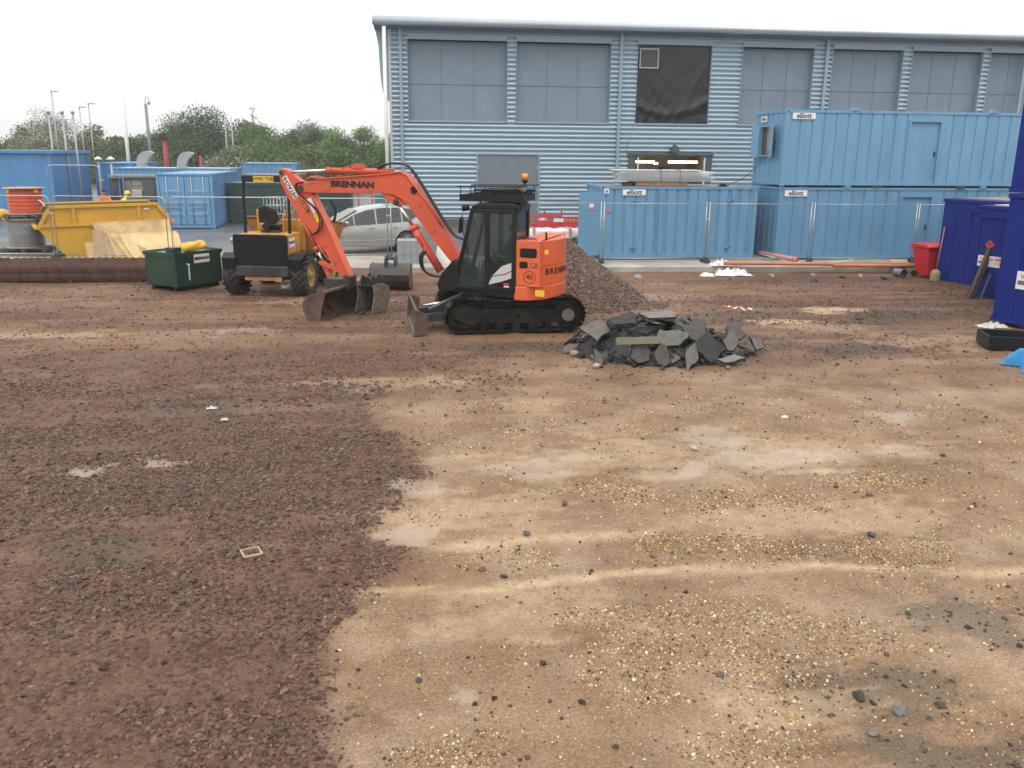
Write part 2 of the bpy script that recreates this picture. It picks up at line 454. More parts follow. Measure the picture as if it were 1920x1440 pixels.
    b1 = n.new('ShaderNodeBump'); b1.inputs['Distance'].default_value = .02
    l.new(math_('MULTIPLY', math_('ADD', s1.outputs[0], .15), math_('SUBTRACT', 1.0, s1.outputs[2])), b1.inputs['Strength'])
    l.new(v1.outputs['Distance'], b1.inputs['Height']); b1.invert = True
    b2 = n.new('ShaderNodeBump'); b2.inputs['Distance'].default_value = .012
    l.new(math_('MULTIPLY', .8, math_('SUBTRACT', 1.0, s1.outputs[2])), b2.inputs['Strength'])
    l.new(noise(30, 8, .7), b2.inputs['Height']); l.new(b1.outputs[0], b2.inputs['Normal'])
    l.new(b2.outputs[0], b.inputs['Normal'])
    return m
MUD_A, MUD_B, MUD_C = (0.188, 0.116, 0.071), (0.302, 0.200, 0.125), (0.239, 0.153, 0.095)
RED_A, RED_B = (0.110, 0.058, 0.040), (0.185, 0.101, 0.068)
yard = np_grid('yard_ground', GX, GY, GZ, ground_material())
point_color(yard.data, 'mask', np.stack([red, sand, wet], -1).reshape(-1, 3))
point_color(yard.data, 'mask2', np.stack([dark, tracks, far], -1).reshape(-1, 3))

M_EARTH = pm('earth', (.16, .11, .075), .8, var=.3, vsc=.4)
g = MB(); g.add([(-400, -60, -.08), (400, -60, -.08), (400, 600, -.08), (-400, 600, -.08)], [(0, 1, 2, 3)])
tag(g.build('ground', M_EARTH), kind='structure')

# loose stones: angular crushed rock on the left, small rounded pebbles on the right
def stones(name, X, Y, size, colr, label, flat=.55, sink=.25, jit=.28, matrough=.5):
    n = len(X)
    base = np.array([(-1, -1, -1), (1, -1, -1), (1, 1, -1), (-1, 1, -1), (-1, -1, 1), (1, -1, 1), (1, 1, 1), (-1, 1, 1)], float) * .5
    base[:4, :2] *= 1.0; base[4:, :2] *= .62
    dims = np.stack([size, size * RNG.uniform(.6, 1, n), size * flat * RNG.uniform(.6, 1.2, n)], -1)
    v = base[None] * dims[:, None] * (1 + RNG.uniform(-jit, jit, (n, 8, 3)))
    t = RNG.uniform(0, 2 * PI, n); tx = RNG.normal(0, .32, n); ty = RNG.normal(0, .32, n)
    def rot(a, i, j):
        m = np.tile(np.eye(3), (n, 1, 1)); m[:, i, i] = np.cos(a); m[:, j, j] = np.cos(a); m[:, i, j] = -np.sin(a); m[:, j, i] = np.sin(a); return m
    M = rot(tx, 1, 2) @ rot(ty, 0, 2) @ rot(t, 0, 1)
    v = np.einsum('nij,nkj->nki', M, v)
    v += np.stack([X, Y, ground_z(X, Y) + dims[:, 2] * (.5 - sink)], -1)[:, None]
    q = np.array([(0, 3, 2, 1), (4, 5, 6, 7), (0, 1, 5, 4), (1, 2, 6, 5), (2, 3, 7, 6), (3, 0, 4, 7)])
    f = (q[None] + (np.arange(n) * 8)[:, None, None]).reshape(-1, 4)
    me = bpy.data.meshes.new(name)
    me.vertices.add(n * 8); me.vertices.foreach_set('co', v.astype(np.float32).ravel())
    me.loops.add(f.size); me.loops.foreach_set('vertex_index', f.astype(np.int32).ravel())
    me.polygons.add(len(f)); me.polygons.foreach_set('loop_start', (np.arange(len(f)) * 4).astype(np.int32))
    me.polygons.foreach_set('use_smooth', np.zeros(len(f), bool))
    me.update(calc_edges=True)
    point_color(me, 'stone', np.repeat(colr, 8, 0))
    m = bpy.data.materials.new(name); m.use_nodes = True
    nn = m.node_tree.nodes; l = m.node_tree.links; b = nn['Principled BSDF']
    a = nn.new('ShaderNodeAttribute'); a.attribute_name = 'stone'
    tc = nn.new('ShaderNodeTexCoord'); nz = nn.new('ShaderNodeTexNoise'); nz.inputs['Scale'].default_value = 60
    l.new(tc.outputs['Object'], nz.inputs['Vector'])
    mr = nn.new('ShaderNodeMapRange'); mr.inputs[1].default_value = .3; mr.inputs[2].default_value = .7; mr.inputs[3].default_value = .75; mr.inputs[4].default_value = 1.2
    l.new(nz.outputs[0], mr.inputs[0])
    x = nn.new('ShaderNodeMix'); x.data_type = 'RGBA'; x.blend_type = 'MULTIPLY'; x.inputs[0].default_value = 1
    l.new(a.outputs['Color'], x.inputs[6]); l.new(mr.outputs[0], x.inputs[7]); l.new(x.outputs[2], b.inputs['Base Color'])
    b.inputs['Roughness'].default_value = matrough; b.inputs['Specular IOR Level'].default_value = .14
    me.materials.append(m)
    o = bpy.data.objects.new(name, me); COL.objects.link(o)
    tag(o, label, name.replace('_', ' ').split()[-1], kind='stuff')
    return o

def scatter(n, x0, x1, y0, y1, keep):
    X = RNG.uniform(x0, x1, n); Y = RNG.uniform(y0, y1, n)
    # only within the wedge the camera could see, with a margin
    w = (X > -.62 * Y - 2.2) & (X < .86 * Y + 2.4)
    X, Y = X[w], Y[w]
    k = RNG.uniform(0, 1, len(X)) < keep(X, Y)
    return X[k], Y[k]
def pal(n, cols, var=.18):
    c = np.array(cols)[RNG.integers(0, len(cols), n)]
    return np.clip(c * (1 + RNG.normal(0, var, (n, 1))) * (1 + RNG.normal(0, .025, (n, 3))), .008, .9)
def k_red(X, Y):
    red, sand, wet, dark, peb, far, tracks = fields(X, Y)
    cl = sst(.40, .58, fbm(X * .8, Y * 1.5, 61, 5))
    edge = np.exp(-((X - np.interp(Y, BY, BX) + .15) / .22) ** 2) * (Y < 12)
    return np.clip(red * (.14 + .86 * cl) + edge * .6 * red, 0, 1) * (1 - wet) * (1 - .7 * sand)
X1, Y1 = scatter(200000, -9.5, 2.0, 4.0, 17.0, lambda X, Y: k_red(X, Y) * sst(17.0, 9.5, Y + (fbm(X * .9, Y * .9, 66, 3) - .5) * 5))
X2, Y2 = scatter(80000, -13, 16, 10.5, 26, lambda X, Y: (k_red(X, Y) * .75 + .05) * sst(10.2, 16.0, Y))
X = np.concatenate([X1, X2]); Y = np.concatenate([Y1, Y2])
sz = np.clip(RNG.lognormal(math.log(.024), .42, len(X)), .010, .070) * np.where(Y > 12.5, 1.2, 1.0)
print('stones', len(X))
stones('crushed_stone', X, Y, sz, pal(len(X), [(0.132, 0.077, 0.056), (0.114, 0.067, 0.049), (0.155, 0.093, 0.070), (0.087, 0.055, 0.041), (0.140, 0.090, 0.067), (0.174, 0.115, 0.087), (0.123, 0.072, 0.052), (0.067, 0.046, 0.037)], .14),
       'loose layer of red-brown crushed stone over the left of the yard', .42, .16)
def k_peb(X, Y):
    red, sand, wet, dark, peb, far, tracks = fields(X, Y)
    return (peb * 1.0 + .05 + .22 * sst(.48, .68, fbm(X * 1.6, Y * 2.2, 71, 5))) * (1 - .93 * red) * (1 - wet) * (1 - .5 * sand)
X, Y = scatter(150000, -1.0, 9, 3.8, 13, k_peb)
sz = np.clip(RNG.lognormal(math.log(.0125), .36, len(X)), .006, .032)
print('pebbles', len(X))
stones('yellow_pebbles', X, Y, sz, pal(len(X), [(.46, .31, .13), (.38, .24, .10), (.5, .39, .22), (.30, .18, .08), (.56, .48, .34), (.22, .14, .085), (.12, .085, .06)], .25),
       'scattered small yellow and white pebbles on the bare tan mud', .7, .3, .22)
def k_dark(X, Y):
    red, sand, wet, dark, peb, far, tracks = fields(X, Y)
    return dark * 1.6 + (1 - .75 * red) * (.06 + .16 * sst(.5, .66, fbm(X * 2, Y * 2, 81, 4))) * (1 - wet)
X, Y = scatter(52000, -9, 16, 3.8, 22, k_dark)
sz = np.clip(RNG.lognormal(math.log(.021), .45, len(X)), .01, .09)
stones('dark_chippings', X, Y, sz, pal(len(X), [(.055, .05, .042), (.075, .07, .058), (.05, .04, .034), (.10, .09, .075), (.08, .058, .046)]),
       'dark grey asphalt chippings strewn over the mud', .55, .25)
#---SECTION2
# ------------------------------------------------------------------ pavement, tarmac and the cut bank
M_CONC = pm('concrete', (.40, .37, .32), .42, var=.22, vsc=1.2, bump=.25, bsc=25, dirt=(.22, .18, .13), da=.6, dsc=.8)
M_TARMAC = pm('tarmac', (.115, .12, .125), .3, var=.25, vsc=.5, bump=.25, bsc=60, dirt=(.2, .19, .18), da=.5, dsc=.35)
def edge_y(x): return 27.75 - .022 * (x + 3)
xs = np.arange(-5.2, 40.1, .4)
b = MB()
prof = lambda x: [(edge_y(x) + random.uniform(-.015, .015), -.05), (edge_y(x) + random.uniform(-.012, .012), .16), (edge_y(x) + .035, .2 + random.uniform(-.006, .006)), (30.6, .2)]
rows = [prof(x) for x in xs]
v = [(x, p[0], p[1]) for x, rw in zip(xs, rows) for p in rw]
b.add(v, [(i * 4 + j, i * 4 + 4 + j, i * 4 + 5 + j, i * 4 + 1 + j) for i in range(len(xs) - 1) for j in range(3)])
tag(b.build('pavement', M_CONC), kind='structure')
b = MB(); b.add([(-90, 30.65, .19), (70, 30.55, .19), (70, 95, .19), (-90, 95, .19)], [(0, 1, 2, 3)])
tag(b.build('tarmac', M_TARMAC), kind='structure')
M_BAR = pm('rusty_rebar', (.125, .062, .04), .7, var=.45, vsc=6, dirt=(.05, .028, .022), da=.6, dsc=4)
def mesh_stack(label, x0, y0, n=27, L=4.8, D=2.4):
    t = thing('rebar_mesh_stack', label, 'mesh stack', (x0, y0, .0), 0, 'stacks of rusty reinforcement mesh')
    b = MB(); r_ = .0072
    for x in np.arange(.1, L, .2): b.cyl((x, 0, .0144), (x, D, .0144), r_, n=4, smooth=False)
    for y in np.arange(.02, D, .2): b.cyl((0, y, 0), (L, y, 0), r_, n=4, smooth=False)
    me = b.mesh('mesh_sheet'); me.materials.append(M_BAR)
    for k in range(n):
        o = bpy.data.objects.new('mesh_sheet', me); COL.objects.link(o); o.parent = t
        o.location = (random.uniform(-.035, .035), random.uniform(-.03, .03), .045 + k * .0145); o.rotation_euler = (0, 0, random.uniform(-.004, .004))
    for x in (.5, 2.4, 4.3): MB().bb(x - .05, x + .05, 0, D, 0, .038).build('bearer', M_DKT, t)
    return t
M_DKT = pm('dark_bearer', (.06, .045, .035), .8)
mesh_stack('stack of rusty steel reinforcement mesh running up to the green tank', -12.1, 26.13)
mesh_stack('stack of rusty steel reinforcement mesh cut by the left edge', -17.0, 26.2)
# pavement edge behind the mesh stacks
b = MB(); b.bb(-30, -5.2, 28.95, 30.7, -.05, .198); tag(b.build('pavement_left', M_CONC), kind='structure')

# ------------------------------------------------------------------ the clad warehouse
WY, GZ0 = 41.84, .2
bld = thing('warehouse', 'long blue-grey corrugated metal warehouse with louvred upper windows behind the containers', 'building', (-.8, WY, GZ0))
M_CLAD = pm('cladding', (.42, .535, .62), .28, metal=.2, var=.07, vsc=.6, dirt=(.30, .37, .40), da=.3, dsc=1.2, stretch=(.3, 1, 2))
M_TRIM = pm('grey_trim', (.25, .335, .415), .4, metal=.1, var=.06)
M_LOUV = pm('louvre', (.175, .235, .295), .5, metal=.1, var=.08, vsc=1)
M_GUT = pm('gutter_metal', (.48, .54, .60), .25, metal=.45, var=.06, vsc=.5)
M_DOORG = pm('door_grey', (.155, .19, .22), .45, var=.08)
M_WHITEP = pm('white_paint', (.70, .71, .70), .4, var=.05)
M_BLACK = pm('black_metal', (.008, .009, .010), .4, var=.3, spec=.3)
M_RUBBER = pm('rubber', (.022, .021, .021), .7, var=.3, bump=.2, bsc=30, dirt=(.10, .075, .055), da=.5, dsc=3)
PIT = .2055
def clad(x0, x1, z0, z1, name='cladding'):
    b = MB(bld); S = 8
    k0, k1 = int(math.floor(z0 / PIT * S)), int(math.ceil(z1 / PIT * S))
    zs = [z0] + [k * PIT / S for k in range(k0, k1 + 1) if z0 < k * PIT / S < z1] + [z1]
    def off(z):
        t = (z / PIT) % 1.0
        return .072 * (math.cos(2 * PI * t)) + .016 * math.cos(4 * PI * t)
    v = []
    for z in zs: v += [(x0, WY + off(z), z), (x1, WY + off(z), z)]
    b.add(v, [(2 * i, 2 * i + 1, 2 * i + 3, 2 * i + 2) for i in range(len(zs) - 1)], True)
    return b.build(name, M_CLAD, bld)
WIN = [(0, 4.47), (4.9, 9.25), (10.5, 14.03), (15.5, 18.97), (19.9, 23.4), (23.87, 27.44), (27.85, 31.4), (32.6, 36.2), (36.7, 40.2)]
XE = 42
ZB, ZT = 5.0, 8.5
clad(-.8, XE, ZT + .18, 9.1)
px = -.8
for (a, c) in WIN + [(XE, XE)]:
    if a > px: clad(px, a, ZB, ZT + .18)
    px = c
clad(-.8, XE, 3.62, ZB)
clad(-.8, 3.07, .58, 3.62); clad(6.07, 10.26, .58, 3.62); clad(14.35, XE, .58, 3.62)
# brick plinth, backing wall and end wall
M_BRICK = bpy.data.materials.new('brick'); M_BRICK.use_nodes = True
_n = M_BRICK.node_tree.nodes; _b = _n.new('ShaderNodeTexBrick'); _t = _n.new('ShaderNodeTexCoord'); _m = _n.new('ShaderNodeMapping')
_m.inputs['Rotation'].default_value = (R(90), 0, 0)
M_BRICK.node_tree.links.new(_t.outputs['Object'], _m.inputs[0]); M_BRICK.node_tree.links.new(_m.outputs[0], _b.inputs['Vector'])
_b.inputs['Scale'].default_value = 1; _b.inputs['Brick Width'].default_value = .225; _b.inputs['Row Height'].default_value = .075; _b.inputs['Mortar Size'].default_value = .007
_b.inputs['Color1'].default_value = (.10, .085, .07, 1); _b.inputs['Color2'].default_value = (.065, .055, .05, 1); _b.inputs['Mortar'].default_value = (.25, .23, .2, 1)
M_BRICK.node_tree.links.new(_b.outputs[0], _n['Principled BSDF'].inputs['Base Color']); _n['Principled BSDF'].inputs['Roughness'].default_value = .8
MB(bld).bb(-.8, 3.07, WY - .02, WY + .2, .19, .58).bb(6.07, XE, WY - .02, WY + .2, .19, .58).build('brick_plinth', M_BRICK, bld)
MB(bld).bb(-.78, -.7, WY + .06, WY + 24, .19, 9.0).build('end_wall', M_CLAD, bld)
MB(bld).bb(-.8, XE, WY + .5, WY + .6, 3.62, 9.1).build('inner_wall', M_BLACK, bld)
MB(bld).bb(-.86, -.74, WY - .07, WY + .06, .19, 9.0).build('corner_trim', pm('corner_trim', (.45, .5, .52), .4, var=.05), bld)
# windows
for i, (a, c) in enumerate(WIN):
    w = MB(bld).bb(a - .03, c + .03, WY - .09, WY + .05, ZT, ZT + .2).build('window', M_TRIM, bld)
    if i == 2: continue
    b = MB(bld); zz = ZB + .06; v = []; fs = []
    P = .05
    n = int((ZT - zz) / P)
    for k in range(n):
        z = zz + k * P; q = len(v)
        v += [(a, WY + .232, z), (c, WY + .232, z), (c, WY + .24, z + P * .75), (a, WY + .24, z + P * .75), (c, WY + .243, z + P), (a, WY + .243, z + P)]
        fs += [(q, q + 1, q + 2, q + 3), (q + 3, q + 2, q + 4, q + 5)]
    for k in range(n - 1): fs.append((k * 6 + 5, k * 6 + 4, k * 6 + 7, k * 6 + 6))
    b.add(v, fs)
    b.build('louvre_panel', M_LOUV, w)
    b = MB(bld)
    for t in (1 / 3, 2 / 3):
        x = a + (c - a) * t; b.bb(x - .012, x + .012, WY + .21, WY + .235, ZB + .06, ZT)
    b.bb(a, c, WY + .212, WY + .236, ZB + 1.62, ZB + 1.645)
    b.build('mullion', pm('mullion%d' % i, (.185, .245, .305), .45, var=.05), w)
    MB(bld).bb(a - .03, a, WY - .06, WY + .3, ZB, ZT).bb(c, c + .03, WY - .06, WY + .3, ZB, ZT).bb(a - .03, c + .03, WY - .06, WY + .2, ZB - .03, ZB + .05).build('frame', M_TRIM, w)
# the window closed with black sheeting
a, c = WIN[2]
M_TARP = pm('black_sheeting', (.008, .009, .012), .33, var=.2, vsc=2, bump=.2, bsc=4)
def tarp(u, w_):
    x = a + (c - a) * u; z = ZB + .05 + (ZT - ZB - .05) * w_
    d = .012 * math.sin(7 * (u + w_ * 1.2) + 2 * math.sin(3 * w_)) * (1 - w_) + .07 * math.exp(-((w_ - .12 - .22 * (u - .45) ** 2 * 3) / .06) ** 2) + .02 * math.sin(19 * u + 8 * w_ * w_) * (1 - w_) ** 3 \
        + .05 * math.exp(-((u - .75 - (w_ - .4) * .55) / .05) ** 2) * math.exp(-((w_ - .5) / .35) ** 2) + .006 * math.sin(31 * u * (1 - w_) + 5 * u)
    return (x, WY + .14 - d * .9 - .03 * abs(math.sin(13 * (u * .8 + w_ * .9) + 3 * math.sin(4 * u))) * (1 - w_) ** 1.5 - .02 * abs(math.sin(21 * (u - w_ * .7))) * (1 - w_), z)
w3 = [o for o in bld.children if o.name.startswith('window')][2]
MB(bld).grid(tarp, 90, 90).build('black_sheet', M_TARP, w3)
MB(bld).bb(a, a + .02, WY - .05, WY + .2, ZB, ZT).bb(c - .02, c, WY - .05, WY + .2, ZB, ZT).bb(a - .03, c + .03, WY - .06, WY + .2, ZB - .03, ZB + .045).build('frame', M_TRIM, w3)
b = MB(bld)
for (x0, x1, z0, z1) in ((10.6, 11.5, 8.28, 8.34), (10.6, 11.5, 7.46, 7.52), (10.6, 10.65, 7.52, 8.28), (11.45, 11.5, 7.52, 8.28)): b.bb(x0, x1, WY - .08, WY + .0, z0, z1)
b.build('fan_frame', pm('fan_frame', (.33, .36, .38), .5), w3)
MB(bld).bb(10.65, 11.45, WY - .01, WY + .03, 7.52, 8.28).build('fan_cover', pm('fan_cover', (.04, .045, .055), .4), w3)
# double door
dd = MB(bld).bb(3.07, 3.15, WY - .05, WY + .1, .2, 3.55).bb(5.99, 6.07, WY - .05, WY + .1, .2, 3.55).bb(3.07, 6.07, WY - .05, WY + .1, 3.55, 3.62).build('door', M_TRIM, bld)
for x0, x1 in ((3.15, 4.565), (4.575, 5.99)):
    MB(bld).bb(x0, x1, WY + .0, WY + .06, .22, 3.55).build('door_leaf', M_DOORG, dd)
for z in (1.0, 1.9, 2.9):
    for x in (3.17, 5.97): MB(bld).bb(x - .05, x + .05, WY - .04, WY - .005, z, z + .16).build('hinge', pm('hinge', (.3, .33, .35), .4), dd)
# lit opening with a room behind
M_ROOM = pm('plywood_room', (.30, .22, .14), .6, var=.35, vsc=1.2, stretch=(2, 1, .4))
op = MB(bld).bb(10.26, 10.62, WY - .06, WY + .1, .2, 3.58).bb(14.05, 14.35, WY - .06, WY + .1, .2, 3.58).bb(10.2, 14.4, WY - .1, WY + .1, 3.58, 3.68).build('opening', pm('opening_frame', (.07, .085, .095), .4), bld)
for x in (10.72, 13.98): MB(bld).bb(x, x + .06, WY - .03, WY + .05, .2, 3.5).build('jamb', M_WHITEP, op)
b = MB(bld); b.bb(10.3, 14.3, WY + 3.0, WY + 3.08, .2, 3.6).bb(10.2, 10.3, WY + .1, WY + 3, .2, 3.6).bb(14.3, 14.4, WY + .1, WY + 3, .2, 3.6).bb(10.3, 14.3, WY + .1, WY + 3, .19, .22)
b.build('room', M_ROOM, op)
MB(bld).bb(10.3, 14.3, WY + .12, WY + 3, 3.56, 3.61).build('ceiling', pm('room_ceiling', (.35, .3, .25), .6), op)
for k in range(4): MB(bld).bb(10.9 + k * .85, 11.5 + k * .85, WY + 2.9, WY + 2.97, .3, 3.0 - .1 * (k % 2)).build('board', pm('room_board%d' % k, [(.10, .08, .06), (.33, .25, .15), (.05, .045, .04), (.38, .3, .2)][k], .6), op)
M_LAMP = pm('fluorescent', (.9, .9, .85), .4, emit=(1.0, .90, .72), es=7.0)
for (x0, x1) in ((10.72, 11.75), (12.45, 13.9)):
    l_ = MB(bld).cyl((x0, WY + .75, 3.28), (x1, WY + .75, 3.28), .055, n=10).build('fluorescent_lamp', M_LAMP, op)
MB(bld).cyl((12.05, WY + 1.9, 3.2), (12.25, WY + 1.9, 3.2), .04, n=8).build('fluorescent_lamp', M_LAMP, op)
MB(bld).prism([(-.2, 0), (.2, 0), (.2, .2), (.0, .38), (-.2, .2)], 'y', WY - .28, WY - .04, m=Matrix.Translation((12.45, 0, 3.72))).build('lantern', pm('lantern', (.07, .08, .08), .5), bld)
# downpipes, gutter, soffit, roof, column
for x in (-.32, 9.72, 19.58, 29.6): MB(bld).bb(x - .07, x + .07, WY - .17, WY - .05, .25, 8.95).build('downpipe', M_TRIM, bld)
gp = [(-.55, 9.02)] + [(-.62 - .24 * math.cos(t), 9.16 + .2 * math.sin(t)) for t in np.linspace(-1.2, 1.45, 12)] + [(-.4, 9.33)]
b = MB(bld); n = len(gp)
v = [(x, WY + p[0], p[1]) for x in (-1.5, XE) for p in gp]
b.add(v, [(i, i + 1, n + i + 1, n + i) for i in range(n - 1)], True)
b.f.append(list(range(n))); b.s.append(False); b.mi.append(0)
b.build('gutter', M_GUT, bld)
b = MB(bld); b.add([(-1.45, WY - .56, 9.02), (XE, WY - .56, 9.02), (XE, WY - .05, 8.88), (-1.45, WY - .05, 8.88)], [(0, 1, 2, 3)])
b.bb(-1.42, -.86, WY - .05, WY + .5, 8.85, 9.02)
b.build('soffit', pm('soffit', (.20, .25, .30), .5), bld)
b = MB(bld); sl = math.tan(R(5)); xr = np.arange(-1.45, XE, .125); v = []
for i, x in enumerate(xr):
    h = .05 if (i // 2) % 2 else 0.0
    v += [(x, WY - .42, 9.30 + h), (x, WY + 22, 9.30 + h + 22.4 * sl)]
b.add(v, [(2 * i, 2 * i + 2, 2 * i + 3, 2 * i + 1) for i in range(len(xr) - 1)])
b.build('roof', M_GUT, bld)
b = MB(bld); ss = []
for k in range(13):
    t = k / 12; ss.append((-.86 - .55 * (math.cos(t * PI / 2) ** .8), 8.86 - 2.9 * t * .98))
b.prism([(-.86, 8.86)] + [(-1.40, 8.86)] + [(-.86 - .42 * math.cos(t * PI / 2) ** .6, 8.6 - 2.7 * math.sin(t * PI / 2)) for t in np.linspace(.1, 1, 12)], 'y', WY + .1, WY + .9)
b.build('curved_return', M_TRIM, bld)
MB(bld).cyl((-1.0, 41.0, .19), (-1.0, 41.0, 8.9), .085, n=14).build('column', M_WHITEP, bld)
# ------------------------------------------------------------------ site containers and cabins
def steel(name, col, rough=.42, dirt=(.12, .10, .09), da=.16): return pm(name, col, rough, var=.08, vsc=1.4, dirt=dirt, da=da, dsc=1.6, stretch=(1.4, 1.4, .35), bump=.05, bsc=6)
M_ELL = steel('container_blue', (.125, .285, .46)); M_ELL2 = steel('container_blue_light', (.145, .325, .50))
M_BLU = steel('cabin_blue', (.075, .225, .46)); M_BLU2 = steel('store_blue', (.13, .30, .52))
M_NAVY = pm('navy', (.004, .018, .19), .5, spec=.2, var=.12, vsc=1.4, dirt=(.006, .016, .12), da=.4, dsc=1.6, stretch=(1.4, 1.4, .35))
M_GALV = pm('galvanised', (.40, .42, .43), .35, metal=.7, var=.12, vsc=6)
M_STK = pm('sticker_white', (.75, .75, .76), .4, var=.03); M_INK = pm('ink_navy', (.015, .012, .09), .4, var=.02)
M_INKB = pm('ink_black', (.012, .012, .014), .4, var=.02)
M_REDS = pm('sign_red', (.62, .045, .03), .4, var=.03)
M_REDP = pm('sign_pink', (.65, .16, .14), .4, var=.03)
M_ROOFD = pm('roof_dirty', (.20, .17, .14), .6, var=.3, vsc=2, bump=.3)

def ribbed(b, p0, ux, n_, L, z0, z1, per=.30, dep=.032, prof=(.0, .38, .5, .88)):
    """vertical trapezoid ribs along ux (unit), n_ = outward normal"""
    p0 = Vector(p0); ux = Vector(ux); n_ = Vector(n_)
    xs = [(0.0, 0.0)]; k = 0
    while k * per < L:
        for t, h in ((prof[1], 0), (prof[2], -dep), (prof[3], -dep), (1.0, 0)):
            x = (k + t) * per
            if x < L: xs.append((x, h))
        k += 1
    xs.append((L, 0.0))
    v = []
    for x, h in xs:
        q = p0 + ux * x + n_ * h
        v += [(q.x, q.y, z0), (q.x, q.y, z1)]
    b.add(v, [(2 * i, 2 * i + 2, 2 * i + 3, 2 * i + 1) for i in range(len(xs) - 1)])

def container(name, label, loc, rotz, L, W, H, mat, per=.30, dep=.032, groove=None, roofmat=None, door=None, group=None, doors_end=False, cat='container', lugs=()):
    """local x along the length from the left front corner, y into the depth"""
    t = thing(name, label, cat, loc, rotz, group)
    pw = .14
    for (x, y) in ((0, 0), (L - pw, 0), (0, W - pw), (L - pw, W - pw)):
        MB().bb(x, x + pw, y, y + pw, .0, H).build('corner_post', mat, t, bevel=.008)
    for (x, y) in ((0, 0), (L - pw, 0), (0, W - pw), (L - pw, W - pw)):
        c = MB().bb(x - .012, x + pw + .012, y - .012, y + pw + .012, H - .11, H + .012).build('corner_casting', mat, t, bevel=.008)
        MB().cyl((x + pw / 2, y - .0135 if y < 1 else y + pw + .0135, H - .05), (x + pw / 2, y + .0 if y < 1 else y + pw, H - .05), .028, n=8).build('casting_hole', M_BLACK, c)
    for y0 in (.01, W - .09): 
        MB().bb(pw, L - pw, y0, y0 + .08, H - .09, H - .004).build('top_rail', mat, t)
        MB().bb(pw, L - pw, y0, y0 + .08, .03, .16).build('bottom_rail', mat, t)
    for x0 in (.01, L - .09):
        MB().bb(x0, x0 + .08, pw, W - pw, H - .09, H - .004).build('top_rail', mat, t)
        MB().bb(x0, x0 + .08, pw, W - pw, .03, .16).build('bottom_rail', mat, t)
    z0, z1 = .16, H - .09
    if door:
        d0, d1, dt = door
        b = MB(); ribbed(b, (pw, .035, 0), (1, 0, 0), (0, -1, 0), d0 - pw, z0, z1, per, dep, groove or (.0, .38, .5, .88)); b.build('side_panel', mat, t)
        b = MB(); ribbed(b, (d1, .035, 0), (1, 0, 0), (0, -1, 0), L - pw - d1, z0, z1, per, dep, groove or (.0, .38, .5, .88)); b.build('side_panel', mat, t)
        MB().bb(d0, d1, .03, .06, dt + .07, z1).build('side_panel', mat, t)
        f = MB().bb(d0, d0 + .07, -.012, .10, .10, dt + .07).bb(d1 - .07, d1, -.012, .10, .10, dt + .07).bb(d0 + .07, d1 - .07, -.012, .10, dt, dt + .07).build('door', mat, t)
        MB().bb(d0 + .07, d1 - .07, .075, .10, .12, dt).build('door_leaf', mat, f)
        MB().bb(d1 - .17, d1 - .13, .04, .075, 1.0, 1.16).build('handle', M_BLACK, f)
    else:
        b = MB(); ribbed(b, (pw, .035, 0), (1, 0, 0), (0, -1, 0), L - 2 * pw, z0, z1, per, dep, groove or (.0, .38, .5, .88)); b.build('side_panel', mat, t)
    b = MB(); ribbed(b, (L - pw, W - .035, 0), (-1, 0, 0), (0, 1, 0), L - 2 * pw, z0, z1, per, dep, groove or (.0, .38, .5, .88)); b.build('side_panel', mat, t)
    b = MB(); ribbed(b, (.035, W - pw, 0), (0, -1, 0), (-1, 0, 0), W - 2 * pw, z0, z1, per, dep, groove or (.0, .38, .5, .88)); b.build('end_panel', mat, t)
    b = MB(); ribbed(b, (L - .035, pw, 0), (0, 1, 0), (1, 0, 0), W - 2 * pw, z0, z1, per, dep, groove or (.0, .38, .5, .88)); b.build('end_panel', mat, t)
    MB().bb(.08, L - .08, .08, W - .08, H - .05, H - .015).build('roof', roofmat or mat, t)
    MB().bb(.08, L - .08, .08, W - .08, .06, .11).build('floor', M_BLACK, t)
    for x in lugs: MB().prism([(-.14, 0), (.14, 0), (.07, .11), (-.07, .11)], 'y', -.02, .04, m=Matrix.Translation((x, 0, H - .02))).build('lifting_lug', mat, t)
    return t

def sticker(t, x, z, w, h, txt, ts, y=-.005, name='sign', mat=None, ink=None, bold=.004, face=(1, 0, 0), p=None, sx=1.0):
    fx = Vector(face).normalized(); nrm = fx.cross(Vector((0, 0, 1)))
    P = Vector(p) if p is not None else Vector((x, y, z))
    M = frame(P, fx, (0, 0, 1))
    s = MB().box((0, 0, 0), (w, h, .006))
    s.v = [M @ Vector(q) for q in s.v]
    o = s.build(name, mat or M_STK, t)
    if txt: lettering(txt, ts, ink or M_INK, o, frame(P + M.to_3x3() @ Vector((0, 0, .005)), fx, (0, 0, 1)), bold=bold, sx=sx)
    return o

# the light blue site-office containers on the right
c1 = container('site_container', 'light blue steel site container carrying the bundle of mesh on its roof', (6.28, 29.1, .24), 0, 5.4, 2.4, 2.4, M_ELL, .36, .035, (0, .74, .82, .94), M_ROOFD, cat='container')
sticker(c1, 1.12, 2.2, .78, .19, 'elliott', .22, -.004, bold=.005)
sticker(c1, .18, 2.24, .16, .16, 'e', .16, -.016)
for x in (2.05, 4.55): MB().bb(x - .06, x + .06, -.03, .03, .16, 2.3).build('stiffener', M_ELL, c1)
for x in (1.15, 4.45):
    for z in (.35, 1.9): MB().bb(x - .09, x + .09, -.03, .03, z, z + .07).build('lashing_ring', M_ELL, c1)
